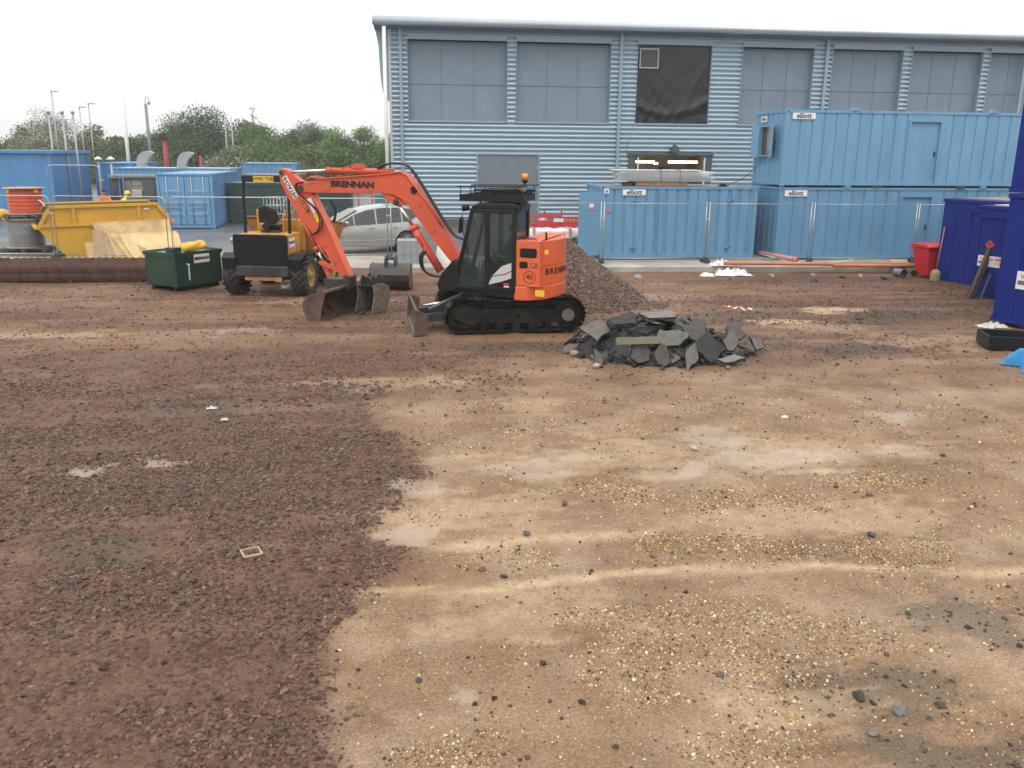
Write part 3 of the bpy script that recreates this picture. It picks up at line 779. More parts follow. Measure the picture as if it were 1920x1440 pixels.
# its end door, swung open towards the left
dl = MB(); M_ = Matrix.Translation((.02, .02, 0)) @ Matrix.Rotation(R(188), 4, 'Z')
dl.bb(0, .78, -.025, .025, .14, 2.2, m=M_)
dd1 = dl.build('open_door', M_ELL, c1)
sticker(dd1, 0, 0, .11, .2, 'A', .12, p=(-.50, -.045, 1.75), mat=M_INK, ink=M_STK, bold=.002)
sticker(dd1, 0, 0, .17, .2, '', .1, p=(-.33, -.06, 1.75))
MB().prism([(-0.3 + .085 * math.cos(a), 1.68 + .045 * math.sin(a)) for a in np.linspace(0, 2 * PI, 15)[:-1]], 'y', -0.075, -0.071).build('sign', M_REDP, dd1)
MB().prism([(0.28 + .085 * math.cos(a), 1.6 + .045 * math.sin(a)) for a in np.linspace(0, 2 * PI, 15)[:-1]], 'y', -0.012, -0.008).build('sign', M_REDP, c1)
c2 = container('site_container', 'light blue site-office container at the bottom of the two-high stack', (12.36, 28.9, .22), R(1.2), 9.75, 2.45, 2.42, M_ELL, .42, .03, (0, .82, .86, .96), M_ROOFD, door=(4.38, 5.6, 2.1), cat='container', lugs=(2.4, 7.4))
sticker(c2, .57, 2.22, .80, .2, 'elliott', .22, bold=.005)
c3 = container('site_container', 'light blue site-office container stacked on top, with a shuttered end window', (12.34, 28.87, 2.68), R(1.2), 9.75, 2.45, 2.46, M_ELL2, .42, .03, (0, .82, .86, .96), M_ELL2, door=(4.38, 5.6, 2.12), cat='container', lugs=(2.4, 7.4))
sticker(c3, .62, 2.26, .80, .2, 'elliott', .22, bold=.005)
sticker(c3, 0, 0, .5, .19, 'elliott', .15, face=(0, -1, 0), p=(-.002, 1.75, 2.2))
# shuttered window in its left end
wn_ = MB().bb(-.10, .0, .95, 1.75, .95, 1.0).bb(-.10, 0, .95, 1.75, 1.93, 1.98).bb(-.10, 0, .9, .95, .95, 1.98).bb(-.10, 0, 1.75, 1.8, .95, 1.98).build('window', M_ELL2, c3)
MB().bb(-.02, .0, .95, 1.75, 1.0, 1.93).build('pane', pm('dim_pane', (.05, .045, .045), .15), wn_)
MB().bb(-.035, -.022, 1.0, 1.3, 1.0, 1.93).build('curtain', pm('curtain', (.30, .19, .14), .8, var=.4, vsc=20), wn_)
MB().box((-.17, .68, 1.46), (.035, .48, 1.08), (0, 0, R(-12))).build('shutter', M_ELL2, wn_)
MB().box((-.17, 2.0, 1.46), (.035, .46, 1.08), (0, 0, R(10))).build('shutter', M_ELL2, wn_)
for x in (.6, 3.3, 6.4, 9.0):
    tag(MB().bb(12.36 + x, 12.36 + x + .3, 28.95, 29.25, 2.64 + .011 * x * 0, 2.68).build('packing_block', pm('timber_block', (.12, .075, .05), .8)), ['timber packing block under the left end of the upper container', 'timber packing block between the stacked containers left of the doors', 'timber packing block between the stacked containers right of the doors', 'timber packing block under the right end of the upper container'][(.6, 3.3, 6.4, 9.0).index(x)], 'block', 'packing blocks between the stacked containers')

# navy blue hire cabins on the right edge
def navy_cabin(label, corner, z, Wd, D, H, door=None, ang=R(-68.3)):
    # local x runs along the face towards the camera, y into the cabin
    t = thing('hire_cabin', label, 'cabin', (corner[0], corner[1], z), ang, 'navy blue hire cabins')
    MB().bb(0, Wd, 0, D, .12, H - .1).build('body', M_NAVY, t, bevel=.012)
    MB().bb(-.03, Wd + .03, -.03, D + .03, H - .1, H).build('roof', M_NAVY, t, bevel=.012)
    MB().bb(-.02, Wd + .02, -.02, D + .02, 0, .12).build('base_rail', M_NAVY, t)
    k = 0
    for x in np.arange(.45, Wd - .1, .6):
        if door and door[0] - .1 < x < door[1] + .1: continue
        MB().bb(x - .02, x + .02, -.012, 0, .12, H - .1).build('seam', M_NAVY, t)
    if door:
        d = MB().bb(door[0], door[0] + .05, -.035, 0, .14, 2.12).bb(door[1] - .05, door[1], -.035, 0, .14, 2.12).bb(door[0] - .05, door[1] + .05, -.07, 0, 2.12, 2.17).build('door', M_NAVY, t)
        MB().bb(door[0] + .05, door[1] - .05, -.018, .001, .14, 2.12).build('door_leaf', M_NAVY, d)
    return t
M_FLOOR = pm('cabin_light_grey', (.5, .5, .52), .5)
nc1 = navy_cabin('navy blue hire cabin furthest back, with the red bin and broom against it', (16.19, 25.55), 0, 3.0, 6, 2.46, (.95, 1.75))
nc2 = navy_cabin('middle navy blue hire cabin with the red flammable diamond sign', (15.31, 22.47), 0, 2.6, 6, 2.44, (.05, .8))
nc3 = navy_cabin('nearest navy blue hire cabin at ground level, cut by the right edge', (13.25, 18.49), .08, 6.0, 3.0, 2.85, (.72, 1.7))
nc4 = navy_cabin('navy blue hire cabin stacked on top of the nearest one at the right edge', (13.23, 18.5), 2.96, 6.0, 3.0, 2.8)
MB().bb(.3, 1.5, .1, 2.5, 2.445, 2.47).build('roof_sheet', M_FLOOR, nc2)
MB().bb(.2, 2.2, .4, 3.5, 2.465, 2.48).build('roof_sheet', M_ROOFD, nc1)
def diamond(t, x, z, s_):
    M = frame((x, -.03, z), (1, 0, 1), (-1, 0, 1)); b = MB().box((0, 0, 0), (s_, s_, .006)); b.v = [M @ Vector(q) for q in b.v]
    o = b.build('sign', M_REDS, t)
    MB().prism([(-.02, -.015), (.02, -.015), (.028, .012), (.008, .04), (.0, .022), (-.012, .05), (-.028, .012)], 'y', -.038, -.034, m=Matrix.Translation((x, 0, z + .01))).build('emblem', M_INKB, o)
diamond(nc2, .42, 1.42, .19)
def wernick(t, x, z, k=1.0):
    s = sticker(t, x, z, .95 * k, .36 * k, '', .1, -.032)
    lettering('Wernick 0800', .135 * k, M_REDS, s, frame((x, -.037, z + .07 * k), (1, 0, 0), (0, 0, 1)), bold=.003)
    MB().bb(x - .44 * k, x - .05 * k, -.0385, -.0365, z - .09 * k, z - .005).build('stripe', pm('sticker_grey', (.12, .13, .14), .5), s)
    lettering('HIRE', .06 * k, M_STK, s, frame((x - .24 * k, -.041, z - .05 * k), (1, 0, 0), (0, 0, 1)), bold=.001)
    lettering('112233', .09 * k, M_REDS, s, frame((x + .22 * k, -.037, z - .06 * k), (1, 0, 0), (0, 0, 1)), bold=.001)
wernick(nc2, .52, .98, .8); wernick(nc3, .98, .99, 1.1)
for (t, x, z) in ((nc1, 1.75, 1.3), (nc2, .83, 1.55)):
    lettering('P 2 8 8 8 7', .1, M_STK, t, frame((x, -.04, z), (0, 0, -1), (1, 0, 0)))

# blue stores and cabins on the left, beyond the fence
cl = container('store_container', 'blue shipping container with closed double doors and a red lamp, behind the yellow skip', (-11.25, 41.45, .2), 0, 2.44, 6.1, 2.42, M_BLU2, .25, .035, None, M_BLU2)
for o in list(cl.children):
    if o.name.startswith('side_panel') and o.data.vertices[0].co.y < 1: bpy.data.objects.remove(o)
for i, (x0, x1) in enumerate(((.15, 1.21), (1.23, 2.29))):
    d = MB().bb(x0, x1, -.01, .04, .17, 2.3).build('door', M_BLU2, cl, bevel=.008)
    for z in (.62, 1.12, 1.62): MB().prism([(-.02, z - .08), (-.03, z + .02), (-.01, z + .1), (-.006, z - .1)], 'x', x0 + .12, x1 - .12).build('swage', M_BLU2, d)
    for x in (x0 + .3, x1 - .25): MB().cyl((x, -.05, .2), (x, -.05, 2.3), .018, n=6).build('locking_bar', M_GALV, d)
    MB().bb(x0 + .2, x0 + .55, -.075, -.05, .92, .95).bb(x1 - .5, x1 - .2, -.075, -.05, .92, .95).build('handle', M_GALV, d)
MB().bb(.14, .155, -.012, .03, .17, 2.3).bb(1.21, 1.23, -.008, .03, .17, 2.3).bb(2.285, 2.3, -.012, .03, .17, 2.3).bb(.14, 2.3, -.012, .03, 2.3, 2.325).build('door_seal', M_BLACK, cl)
MB().bb(2.45, 2.5, .65, .9, 2.0, 2.1).build('lamp', M_REDS, cl)
container('store_container', 'long blue container behind the store, with two grey duct cowls on its roof', (-15.4, 49, .2), R(-1), 6.1, 2.44, 2.5, M_BLU2, .3, .03, None, pm('roof_pale', (.5, .58, .63), .4), group=None)
container('store_container', 'small blue container far back among the trees, seen over the dumper canopy', (-10.8, 60, .2), 0, 3.45, 2.4, 2.62, M_BLU2, .3, .03, None, pm('roof_pale2', (.45, .56, .65), .4))
cb = container('plant_cabin', 'tall blue plant cabin at the left edge of the picture', (-24.2, 46, .2), 0, 6.9, 5.2, 3.3, M_BLU, .95, .012, None, pm('cabin_roof_pale', (.55, .62, .68), .3), cat='cabin')  # roof colour much paler than the blue sides
MB().bb(-.1, 7.05, -.1, 5.3, 3.2, 3.34).build('roof_trim', M_BLU, cb)
container('plant_cabin', 'lower blue cabin tucked behind the tall blue plant cabin on the left', (-17.1, 51.4, .2), 0, 2.0, 5, 2.7, M_BLU, .5, .012, None, M_BLU, cat='cabin')
tag(MB().bb(-8.6, -2.9, 44, 46.2, .2, 2.1).bb(-8.7, -2.8, 43.95, 46.25, 2.0, 2.14).build('waste_container', steel('dark_green_steel', (.02, .05, .045))), 'dark green waste container standing behind the site dumper', 'container')

# ------------------------------------------------------------------ temporary mesh fencing
M_CLAMP = pm('clamp_brass', (.55, .52, .40), .35, metal=.5)
def heras(label, x0, x1, y0, y1, z, h=2.0, rnd=True, group='temporary mesh fence panels'):
    L = math.hypot(x1 - x0, y1 - y0)
    t = thing('mesh_fence', label, 'fence', (x0, y0, z), math.atan2(y1 - y0, x1 - x0), group)
    r = .017; rr_ = .16
    if rnd:
        path = [(0, 0, .0), (0, 0, h - rr_)] + [(rr_ - rr_ * math.cos(a), 0, h - rr_ + rr_ * math.sin(a)) for a in np.linspace(.2, PI / 2, 5)] + \
               [(L - rr_ + rr_ * math.sin(a), 0, h - rr_ + rr_ * math.cos(a)) for a in np.linspace(0, PI / 2 - .2, 5)] + [(L, 0, h - rr_), (L, 0, 0)]
        MB().tube(path, r, 8).build('frame', M_GALV, t)
    else:
        MB().cyl((0, 0, 0), (0, 0, h), r, n=8).build('post', M_GALV, t); MB().cyl((L, 0, 0), (L, 0, h), r, n=8).build('post', M_GALV, t)
        MB().cyl((0, 0, h - .06), (L, 0, h - .06), .015, n=8).build('top_rail', M_GALV, t)
    MB().cyl((0, 0, .14), (L, 0, .14), .015, n=8).build('bottom_rail', M_GALV, t)
    b = MB()
    for x in np.arange(.05, L, .075): b.cyl((x, .0, .14), (x, .0, h - .03 - (0 if .16 < x < L - .16 else .09 * rnd)), .0008, n=3, cap=False)
    for zz in np.arange(.3, h - .1, .26): b.cyl((0, 0, zz), (L, 0, zz), .0010, n=3, cap=False)
    b.build('wire_mesh', M_GALV, t, kind='stuff')
    MB().box((L + .05, 0, h - .55), (.16, .06, .04)).build('clamp', M_CLAMP, t)
    return t
M_FOOT = pm('rubber_foot', (.035, .036, .037), .75, var=.3)
def foot(label, x, y, z, a=90):
    b = MB(xf=None); b.prism([(-.28, 0), (.28, 0), (.25, .11), (-.25, .11)], 'y', -.09, .09)
    o = b.build('fence_block', M_FOOT, bevel=.01); o.location = (x, y, z); o.rotation_euler = (0, 0, R(a))
    tag(o, label, 'fence block', 'black rubber fence blocks')
Z = .2
heras('round-topped mesh fence panel in front of the cable reels at the left edge', -15.3, -11.62, 30.55, 30.3, Z)
heras('round-topped mesh fence panel in front of the yellow skip', -11.5, -7.86, 30.3, 29.75, Z)
heras('round-topped mesh fence panel to the right of the skip, behind the dumper', -7.72, -4.2, 29.75, 29.72, Z)
heras('round-topped mesh fence panel in front of the silver car', -4.1, -.78, 29.72, 29.7, Z, 1.98)
heras('mesh fence panel behind the boom cylinder, right of the car', -.66, 2.8, 29.68, 29.2, Z, 1.95, False)
heras('mesh fence panel behind the excavator cab', 2.9, 6.15, 29.1, 28.4, Z, 1.98, False)
heras('flat-topped mesh fence panel before the left half of the mesh-laden container', 6.25, 9.66, 28.38, 28.33, Z, 1.98, False)
heras('flat-topped mesh fence panel across the gap between the two ground containers', 9.76, 13.22, 28.3, 28.22, Z, 1.98, False)
heras('flat-topped mesh fence panel in front of the lower office container', 13.32, 16.86, 28.2, 28.1, Z, 1.98, False)
heras('flat-topped mesh fence panel ending behind the red bin', 16.95, 20.4, 28.1, 28.05, Z, 1.98, False)
heras('tall round-topped mesh gate panel standing behind the skip', -13.7, -11.85, 36, 36.1, Z, 2.85, True, None)
foot('black rubber fence block between the skip panel and the reel panel', -11.56, 30.3, Z); foot('black rubber fence block right of the skip', -7.79, 29.75, Z)
foot('black rubber fence block behind the black bucket near the car', -.72, 29.7, Z, 95); foot('black rubber fence block beside the white-wrapped packs', 6.2, 28.4, Z, 80)
foot('black rubber fence block by the white plastic sheeting', 9.71, 28.3, Z, 92); foot('black rubber fence block right of the gap between the ground containers', 13.27, 28.15, Z, 60); foot('black rubber fence block just left of the red bin', 16.9, 28.1, Z, 70)
# tall steel pipes with caps and small flues on the far side of the gate
def sm(path, k=4):
    P = [Vector(p) for p in path]; out = []
    for i in range(len(P) - 1):
        p0, p1, p2, p3 = P[max(i - 1, 0)], P[i], P[i + 1], P[min(i + 2, len(P) - 1)]
        for j in range(k):
            t = j / k
            out.append(.5 * ((2 * p1) + (p2 - p0) * t + (2 * p0 - 5 * p1 + 4 * p2 - p3) * t * t + (3 * p1 - p0 - 3 * p2 + p3) * t ** 3))
    return out + [P[-1]]
# ------------------------------------------------------------------ the orange excavator
M_OR = pm('excavator_orange', (.70, .115, .032), .36, var=.06, vsc=2, dirt=(.40, .14, .07), da=.5, dsc=2.6, stretch=(1, 1, .6), bump=.04, bsc=12)
M_ORB = pm('boom_orange', (.62, .085, .034), .4, var=.08, vsc=2, dirt=(.33, .12, .07), da=.55, dsc=2.8, bump=.04, bsc=12)
M_CABB = pm('cab_black', (.010, .010, .011), .32, spec=.3, var=.3, vsc=2, dirt=(.035, .03, .027), da=.3, dsc=3)
M_TRK = pm('track_steel', (.014, .013, .0125), .6, spec=.3, var=.35, vsc=6, dirt=(.105, .08, .058), da=.75, dsc=4, bump=.3, bsc=30)
M_TRKF = pm('track_frame', (.016, .015, .014), .5, spec=.3, var=.3, vsc=3, dirt=(.105, .084, .06), da=.75, dsc=2.6)
M_CHROME = pm('chrome_rod', (.75, .75, .76), .12, metal=1.0, var=.04)
M_GLASS = pm('tinted_glass', (.028, .05, .042), .05, var=.1, alpha=.62, spec=.7)
M_GLASSD = pm('dark_glass', (.012, .018, .022), .06, var=.1, alpha=.72, spec=.7)
M_SILV = pm('silver_decal', (.50, .50, .49), .4, var=.04)
M_YEL = pm('warning_yellow', (.80, .52, .02), .45, var=.05)
M_RUST = pm('worn_steel', (.095, .062, .046), .5, metal=.2, var=.4, vsc=5, dirt=(.17, .10, .065), da=.7, dsc=3, bump=.25, bsc=25)
M_DKST = pm('dark_steel', (.022, .022, .024), .42, var=.35, vsc=4, dirt=(.10, .07, .05), da=.5, dsc=3)
M_ORY = pm('eco_outline', (.75, .30, .05), .45)
M_AMBER = pm('amber_lens', (.85, .25, .02), .15, var=.05)
EO = Vector((2.1, 19.15, 0))
ex = thing('excavator', 'orange and black tracked excavator with its boom reaching to the left', 'excavator', tuple(EO))
TM = Matrix.Rotation(R(184), 4, 'Z')              # undercarriage: x forward, y to the machine's left
HM = Matrix.Rotation(R(156), 4, 'Z')              # upper body, swung away
def T_(): return MB(xf=TM)
def H_(): return MB(xf=HM)
# tracks
def track_path(n):
    a, r, zc = 1.12, .345, .375
    seg = [2 * a, PI * r, 2 * a, PI * r]; tot = sum(seg); out = []
    for i in range(n):
        s = tot * i / n
        if s < seg[0]: out.append((-a + s, zc - r, 0.0))
        elif s < seg[0] + seg[1]:
            t = (s - seg[0]) / r; out.append((a + r * math.sin(t), zc - r * math.cos(t), t))
        elif s < sum(seg[:3]): 
            q = s - seg[0] - seg[1]; sag = .035 * math.sin(PI * q / seg[2]); out.append((a - q, zc + r - sag, PI))
        else:
            t = (s - sum(seg[:3])) / r; out.append((-a - r * math.sin(t), zc + r * math.cos(t), PI + t))
    return out
shoe = MB().bb(-.07, .07, -.225, .225, -.028, 0).bb(-.068, -.045, -.225, .225, -.05, -.028).bb(.02, .04, -.225, .225, -.045, -.028)
shoe = shoe.mesh('track_shoe'); shoe.materials.append(M_TRK)
for sy in (1, -1):
    yc = sy * .875
    tp = track_path(60)
    tr = T_().tube([(p[0] + .0, yc, p[1] + .0) for p in [(x - 0 * 0, z) for x, z, t in tp]], .02, 4, closed=True)
    # chain loop as a flat band
    b = T_(); v = []
    for (x, z, t) in tp:
        nx, nz = math.sin(t), -math.cos(t)
        for (dy, dn) in ((-.1, -.05), (.1, -.05), (.1, 0), (-.1, 0)): v.append((x + nx * dn, yc + dy, z + nz * dn))
    n = len(tp); fs = []
    for i in range(n):
        j = (i + 1) % n
        for k in range(4): fs.append((i * 4 + k, j * 4 + k, j * 4 + (k + 1) % 4, i * 4 + (k + 1) % 4))
    b.add(v, fs, False)
    trk = b.build('track', M_TRK, ex, label=('near' if sy > 0 else 'far') + ' track loop with steel shoes')
    for (x, z, t) in track_path(44):
        o = bpy.data.objects.new('track_shoe', shoe); COL.objects.link(o); o.parent = trk
        o.matrix_local = TM @ Matrix.Translation((x, yc, z)) @ Matrix.Rotation(-t, 4, 'Y')
    fr = T_(); s = sy
    fr.prism([(-.95, .2), (.95, .2), (1.0, .3), (1.0, .42), (.6, .52), (-.6, .52), (-.95, .42)], 'y', yc - .1, yc + .1)
    tf = fr.build('track_frame', M_TRKF, ex, bevel=.012)
    T_().prism([(.55, .22), (1.05, .2), (1.3, .3), (1.32, .48), (1.1, .58), (.55, .50)], 'y', yc + s * .1, yc + s * .15).build('guard_plate', M_TRKF, tf, bevel=.01)
    T_().cyl((-.05, yc + s * .1, .34), (-.05, yc + s * .106, .34), .05, n=12).build('frame_hole', M_BLACK, tf)
    T_().cyl((-1.12, yc - .09, .375), (-1.12, yc + .09, .375), .29, n=22).build('sprocket', M_TRKF, ex)
    hb = T_().cyl((-1.12, yc + s * .09, .375), (-1.12, yc + s * .17, .375), .21, n=20).build('final_drive', M_TRKF, ex)
    T_().cyl((-1.12, yc + s * .17, .375), (-1.12, yc + s * .215, .375), .135, n=18).build('hub_cover', pm('hub_pale', (.26, .23, .175), .5, var=.15), hb)
    T_().cyl((1.12, yc - .09, .375), (1.12, yc + .09, .375), .27, n=22).build('idler', M_TRKF, ex)
    for x in (-.7, -.35, 0, .35, .7): T_().cyl((x, yc - .12, .135), (x, yc + .12, .135), .08, n=12).build('bottom_roller', M_TRK, ex)
    T_().cyl((0, yc - .1, .6), (0, yc + .1, .6), .06, n=12).build('top_roller', M_TRK, ex)
T_().prism([(-.75, .3), (.75, .3), (.6, .62), (-.6, .62)], 'y', -.78, .78).build('undercarriage', M_DKST, ex, bevel=.02)
H_().lathe([(.0, .6), (.52, .6), (.52, .78), (0, .78)], n=28).build('slew_ring', M_DKST, ex)
TB = TM @ Matrix.Translation((1.9, 0, 0)) @ Matrix.Rotation(R(6), 4, 'Z') @ Matrix.Translation((-1.9, 0, 0))
def B_(): return MB(xf=TB)
# upper body, swung away
def T_(): return MB(xf=TM)
def H_(): return MB(xf=HM)
# tracks
def track_path(n):
    a, r, zc = 1.12, .345, .375
    seg = [2 * a, PI * r, 2 * a, PI * r]; tot = sum(seg); out = []
    for i in range(n):
        s = tot * i / n
        if s < seg[0]: out.append((-a + s, zc - r, 0.0))
        elif s < seg[0] + seg[1]:
            t = (s - seg[0]) / r; out.append((a + r * math.sin(t), zc - r * math.cos(t), t))
        elif s < sum(seg[:3]): 
            q = s - seg[0] - seg[1]; sag = .035 * math.sin(PI * q / seg[2]); out.append((a - q, zc + r - sag, PI))
        else:
            t = (s - sum(seg[:3])) / r; out.append((-a - r * math.sin(t), zc + r * math.cos(t), PI + t))
    return out
shoe = MB().bb(-.07, .07, -.225, .225, -.028, 0).bb(-.068, -.045, -.225, .225, -.05, -.028).bb(.02, .04, -.225, .225, -.045, -.028)
shoe = shoe.mesh('track_shoe'); shoe.materials.append(M_TRK)
for sy in (1, -1):
    yc = sy * .875
    tp = track_path(60)
    tr = T_().tube([(p[0] + .0, yc, p[1] + .0) for p in [(x - 0 * 0, z) for x, z, t in tp]], .02, 4, closed=True)
    # chain loop as a flat band
    b = T_(); v = []
    for (x, z, t) in tp:
        nx, nz = math.sin(t), -math.cos(t)
        for (dy, dn) in ((-.1, -.05), (.1, -.05), (.1, 0), (-.1, 0)): v.append((x + nx * dn, yc + dy, z + nz * dn))
    n = len(tp); fs = []
    for i in range(n):
        j = (i + 1) % n
        for k in range(4): fs.append((i * 4 + k, j * 4 + k, j * 4 + (k + 1) % 4, i * 4 + (k + 1) % 4))
    b.add(v, fs, False)
    trk = b.build('track', M_TRK, ex, label=('near' if sy > 0 else 'far') + ' track loop with steel shoes')
    for (x, z, t) in track_path(44):
        o = bpy.data.objects.new('track_shoe', shoe); COL.objects.link(o); o.parent = trk
        o.matrix_local = TM @ Matrix.Translation((x, yc, z)) @ Matrix.Rotation(-t, 4, 'Y')
    fr = T_(); s = sy
    fr.prism([(-.95, .2), (.95, .2), (1.0, .3), (1.0, .42), (.6, .52), (-.6, .52), (-.95, .42)], 'y', yc - .1, yc + .1)
    tf = fr.build('track_frame', M_TRKF, ex, bevel=.012)
    T_().prism([(.55, .22), (1.05, .2), (1.3, .3), (1.32, .48), (1.1, .58), (.55, .50)], 'y', yc + s * .1, yc + s * .15).build('guard_plate', M_TRKF, tf, bevel=.01)
    T_().cyl((-.05, yc + s * .1, .34), (-.05, yc + s * .106, .34), .05, n=12).build('frame_hole', M_BLACK, tf)
    T_().cyl((-1.12, yc - .09, .375), (-1.12, yc + .09, .375), .29, n=22).build('sprocket', M_TRKF, ex)
    hb = T_().cyl((-1.12, yc + s * .09, .375), (-1.12, yc + s * .17, .375), .21, n=20).build('final_drive', M_TRKF, ex)
    T_().cyl((-1.12, yc + s * .17, .375), (-1.12, yc + s * .215, .375), .135, n=18).build('hub_cover', pm('hub_pale', (.26, .23, .175), .5, var=.15), hb)
    T_().cyl((1.12, yc - .09, .375), (1.12, yc + .09, .375), .27, n=22).build('idler', M_TRKF, ex)
    for x in (-.7, -.35, 0, .35, .7): T_().cyl((x, yc - .12, .135), (x, yc + .12, .135), .08, n=12).build('bottom_roller', M_TRK, ex)
    T_().cyl((0, yc - .1, .6), (0, yc + .1, .6), .06, n=12).build('top_roller', M_TRK, ex)
T_().prism([(-.75, .3), (.75, .3), (.6, .62), (-.6, .62)], 'y', -.78, .78).build('undercarriage', M_DKST, ex, bevel=.02)
H_().lathe([(.0, .6), (.52, .6), (.52, .78), (0, .78)], n=28).build('slew_ring', M_DKST, ex)
# dozer blade
b = T_(); prof = [(2.14, .02), (2.08, .13), (2.02, .27), (2.03, .40), (2.12, .53), (2.09, .54), (1.99, .41), (1.97, .27), (2.02, .13), (2.08, .02)]
b.prism(prof, 'y', -1.08, 1.08); bl = b.build('dozer_blade', M_RUST, ex)
for y in (-1.08, 1.08): T_().prism([(2.17, .0), (2.12, .545), (1.86, .46), (1.9, .04)], 'y', y - .012, y + .012).build('end_plate', M_RUST, bl)
T_().bb(2.09, 2.16, -1.07, 1.07, .0, .06).build('cutting_edge', pm('bright_edge', (.3, .28, .26), .35, metal=.6), bl)
for y in (-.42, .42): T_().prism([(.6, .3), (2.0, .16), (2.0, .32), (.6, .48)], 'y', y - .06, y + .06).build('blade_arm', M_DKST, bl)
T_().cyl((.75, 0, .62), (1.3, 0, .54), .06, n=12).build('blade_cylinder', M_DKST, bl); T_().cyl((1.3, 0, .54), (1.88, 0, .45), .03, n=10).build('blade_rod', M_CHROME, bl)
T_().prism([(.85, .74), (1.75, .38), (1.78, .42), (.9, .80)], 'y', .05, .3).build('cover_plate', M_DKST, bl)
# upper body
H_().prism([(.88, .82), (-.5, .74), (-.5, .98), (.86, .98)], 'y', -.95, 1.0).build('deck', M_CABB, ex, bevel=.015)
# counterweight and engine cover: outline follows the tail circle
def tail_outline(ry, x0, yl, n=14, inset=0.0):
    r = 1.28 - inset; a_max = math.asin(min(1, (yl - inset) / r)); out = [(x0, yl - inset)]
    for k in range(n + 1):
        a = a_max - (2 * a_max) * k / n; out.append((-r * math.cos(a), r * math.sin(a)))
    out.append((x0, -(yl - inset)))
    return out
H_().prism(tail_outline(1, -.47, 1.05), 'z', .72, 1.025).build('counterweight_skirt', M_OR, ex, bevel=.03, seg=3)
H_().prism(tail_outline(1, -1.02, 1.045, inset=.008), 'z', 1.03, 1.42).build('counterweight', M_OR, ex, bevel=.008)
H_().prism(tail_outline(1, -1.02, 1.045, inset=.012), 'z', 1.43, 1.95).build('engine_hood', M_OR, ex, bevel=.008)
dr = H_().prism([(-.5, 1.03), (-1.005, 1.03), (-1.005, 1.93), (-.93, 1.97), (-.5, 1.96)], 'y', -1.0, 1.035).build('side_door', M_OR, ex, bevel=.018)
for (x0, x1, z0, z1) in ((-.95, -.59, 1.62, 1.81), (-.76, -.58, 1.40, 1.54)):
    pts = []
    for (cx, cz, a0) in ((x1 - .04, z1 - .04, 0), (x0 + .04, z1 - .04, 90), (x0 + .04, z0 + .04, 180), (x1 - .04, z0 + .04, 270)):
        for t in (0, 45, 90): pts.append((cx + .04 * math.cos(R(a0 + t)), cz + .04 * math.sin(R(a0 + t))))
    H_().prism(pts, 'y', 1.030, 1.042).build('grille', M_BLACK, dr)
    for z in np.arange(z0 + .035, z1 - .02, .035): H_().bb(x0 + .02, x1 - .02, 1.040, 1.052, z, z + .008).build('grille_bar', M_CABB, dr)
H_().bb(-.97, -.83, 1.034, 1.040, 1.42, 1.52).build('latch_recess', pm('latch_dark', (.35, .05, .02), .5), dr)
H_().bb(-.90, -.86, 1.038, 1.046, 1.44, 1.5).build('latch', M_GALV, dr)
ring = H_(); ring.lathe([(.118, 0), (.13, 0), (.13, .004), (.118, .004), (.118, 0)], axis='y', c=(-.80, 1.036, 1.22), n=32)
ring.build('number_ring', M_INKB, dr)
lettering('40', .15, M_INKB, dr, HM @ frame((-.80, 1.040, 1.22), (-1, 0, 0), (0, 0, 1)), bold=.001, name='number')
def hdecal(p, w, h, mat, name='decal', yaw=0.0, par=None):
    b = H_(); M = Matrix.Translation(Vector(p)) @ Matrix.Rotation(yaw, 4, 'Z'); b.bb(-w / 2, w / 2, 0, .005, -h / 2, h / 2, m=M); return b.build(name, mat, par or ex)
hdecal((-1.03, 1.046, .90), .2, .13, M_YEL); hdecal((-1.15, 1.02, 1.75), .08, .09, M_YEL, yaw=R(35))
b = H_(); b.box((-1.19, 1.0, .91), (.085, .03, .085), (0, R(45), R(25))); b.build('decal', M_REDS, ex)
# company name wrapping the tail
for k, chh in enumerate('BRENNAN'):
    a = R(32 - k * 6.4); r = 1.274
    nx, ny = -math.cos(a), math.sin(a)
    lettering(chh, .175, M_INKB, ex, HM @ frame((nx * r, ny * r, 1.30), (-math.sin(a), -math.cos(a), 0), (0, 0, 1)), bold=.006, sx=1.05)
H_().tube([(-1.0, .5, 1.93), (-1.0, .5, 2.07), (-.98, .5, 2.1)], .022, 8).build('exhaust', M_BLACK, ex)
H_().tube([(-.62, .95, 1.96), (-.66, .95, 2.0), (-.9, .95, 2.0), (-.94, .95, 1.95)], .012, 6).build('hand_rail', M_BLACK, ex)
# right-hand side tank cover
H_().prism([(-.5, .98), (.75, .98), (.7, 1.35), (.2, 1.75), (-.5, 1.93)], 'y', -1.0, -.36).build('tank_cover', M_OR, ex, bevel=.04)
# cab
CY0, CY1 = .08, 1.04
cabp = [(-.5, .92), (.84, .92), (.79, 1.3), (.47, 2.54), (-.5, 2.56)]
cb_ = H_()
def post(b, pts, r, y): 
    for i in range(len(pts) - 1):
        a, c = Vector((pts[i][0], y, pts[i][1])), Vector((pts[i + 1][0], y, pts[i + 1][1])); d = (c - a); L = d.length
        M = Matrix.Translation((a + c) / 2) @ d.to_track_quat('Z', 'Y').to_matrix().to_4x4()
        b.bb(-r, r, -r, r, -L / 2 - r * .6, L / 2 + r * .6, m=M)
for y in (CY0 + .03, CY1 - .03):
    post(cb_, [(.82, .92), (.77, 1.3), (.46, 2.55)], .038, y); post(cb_, [(-.46, .9), (-.46, 2.55)], .045, y)
    post(cb_, [(.13, .9), (.13, 2.55)], .045, y); post(cb_, [(-.46, 2.54), (.46, 2.54)], .04, y); post(cb_, [(-.46, .94), (.84, .94)], .045, y)
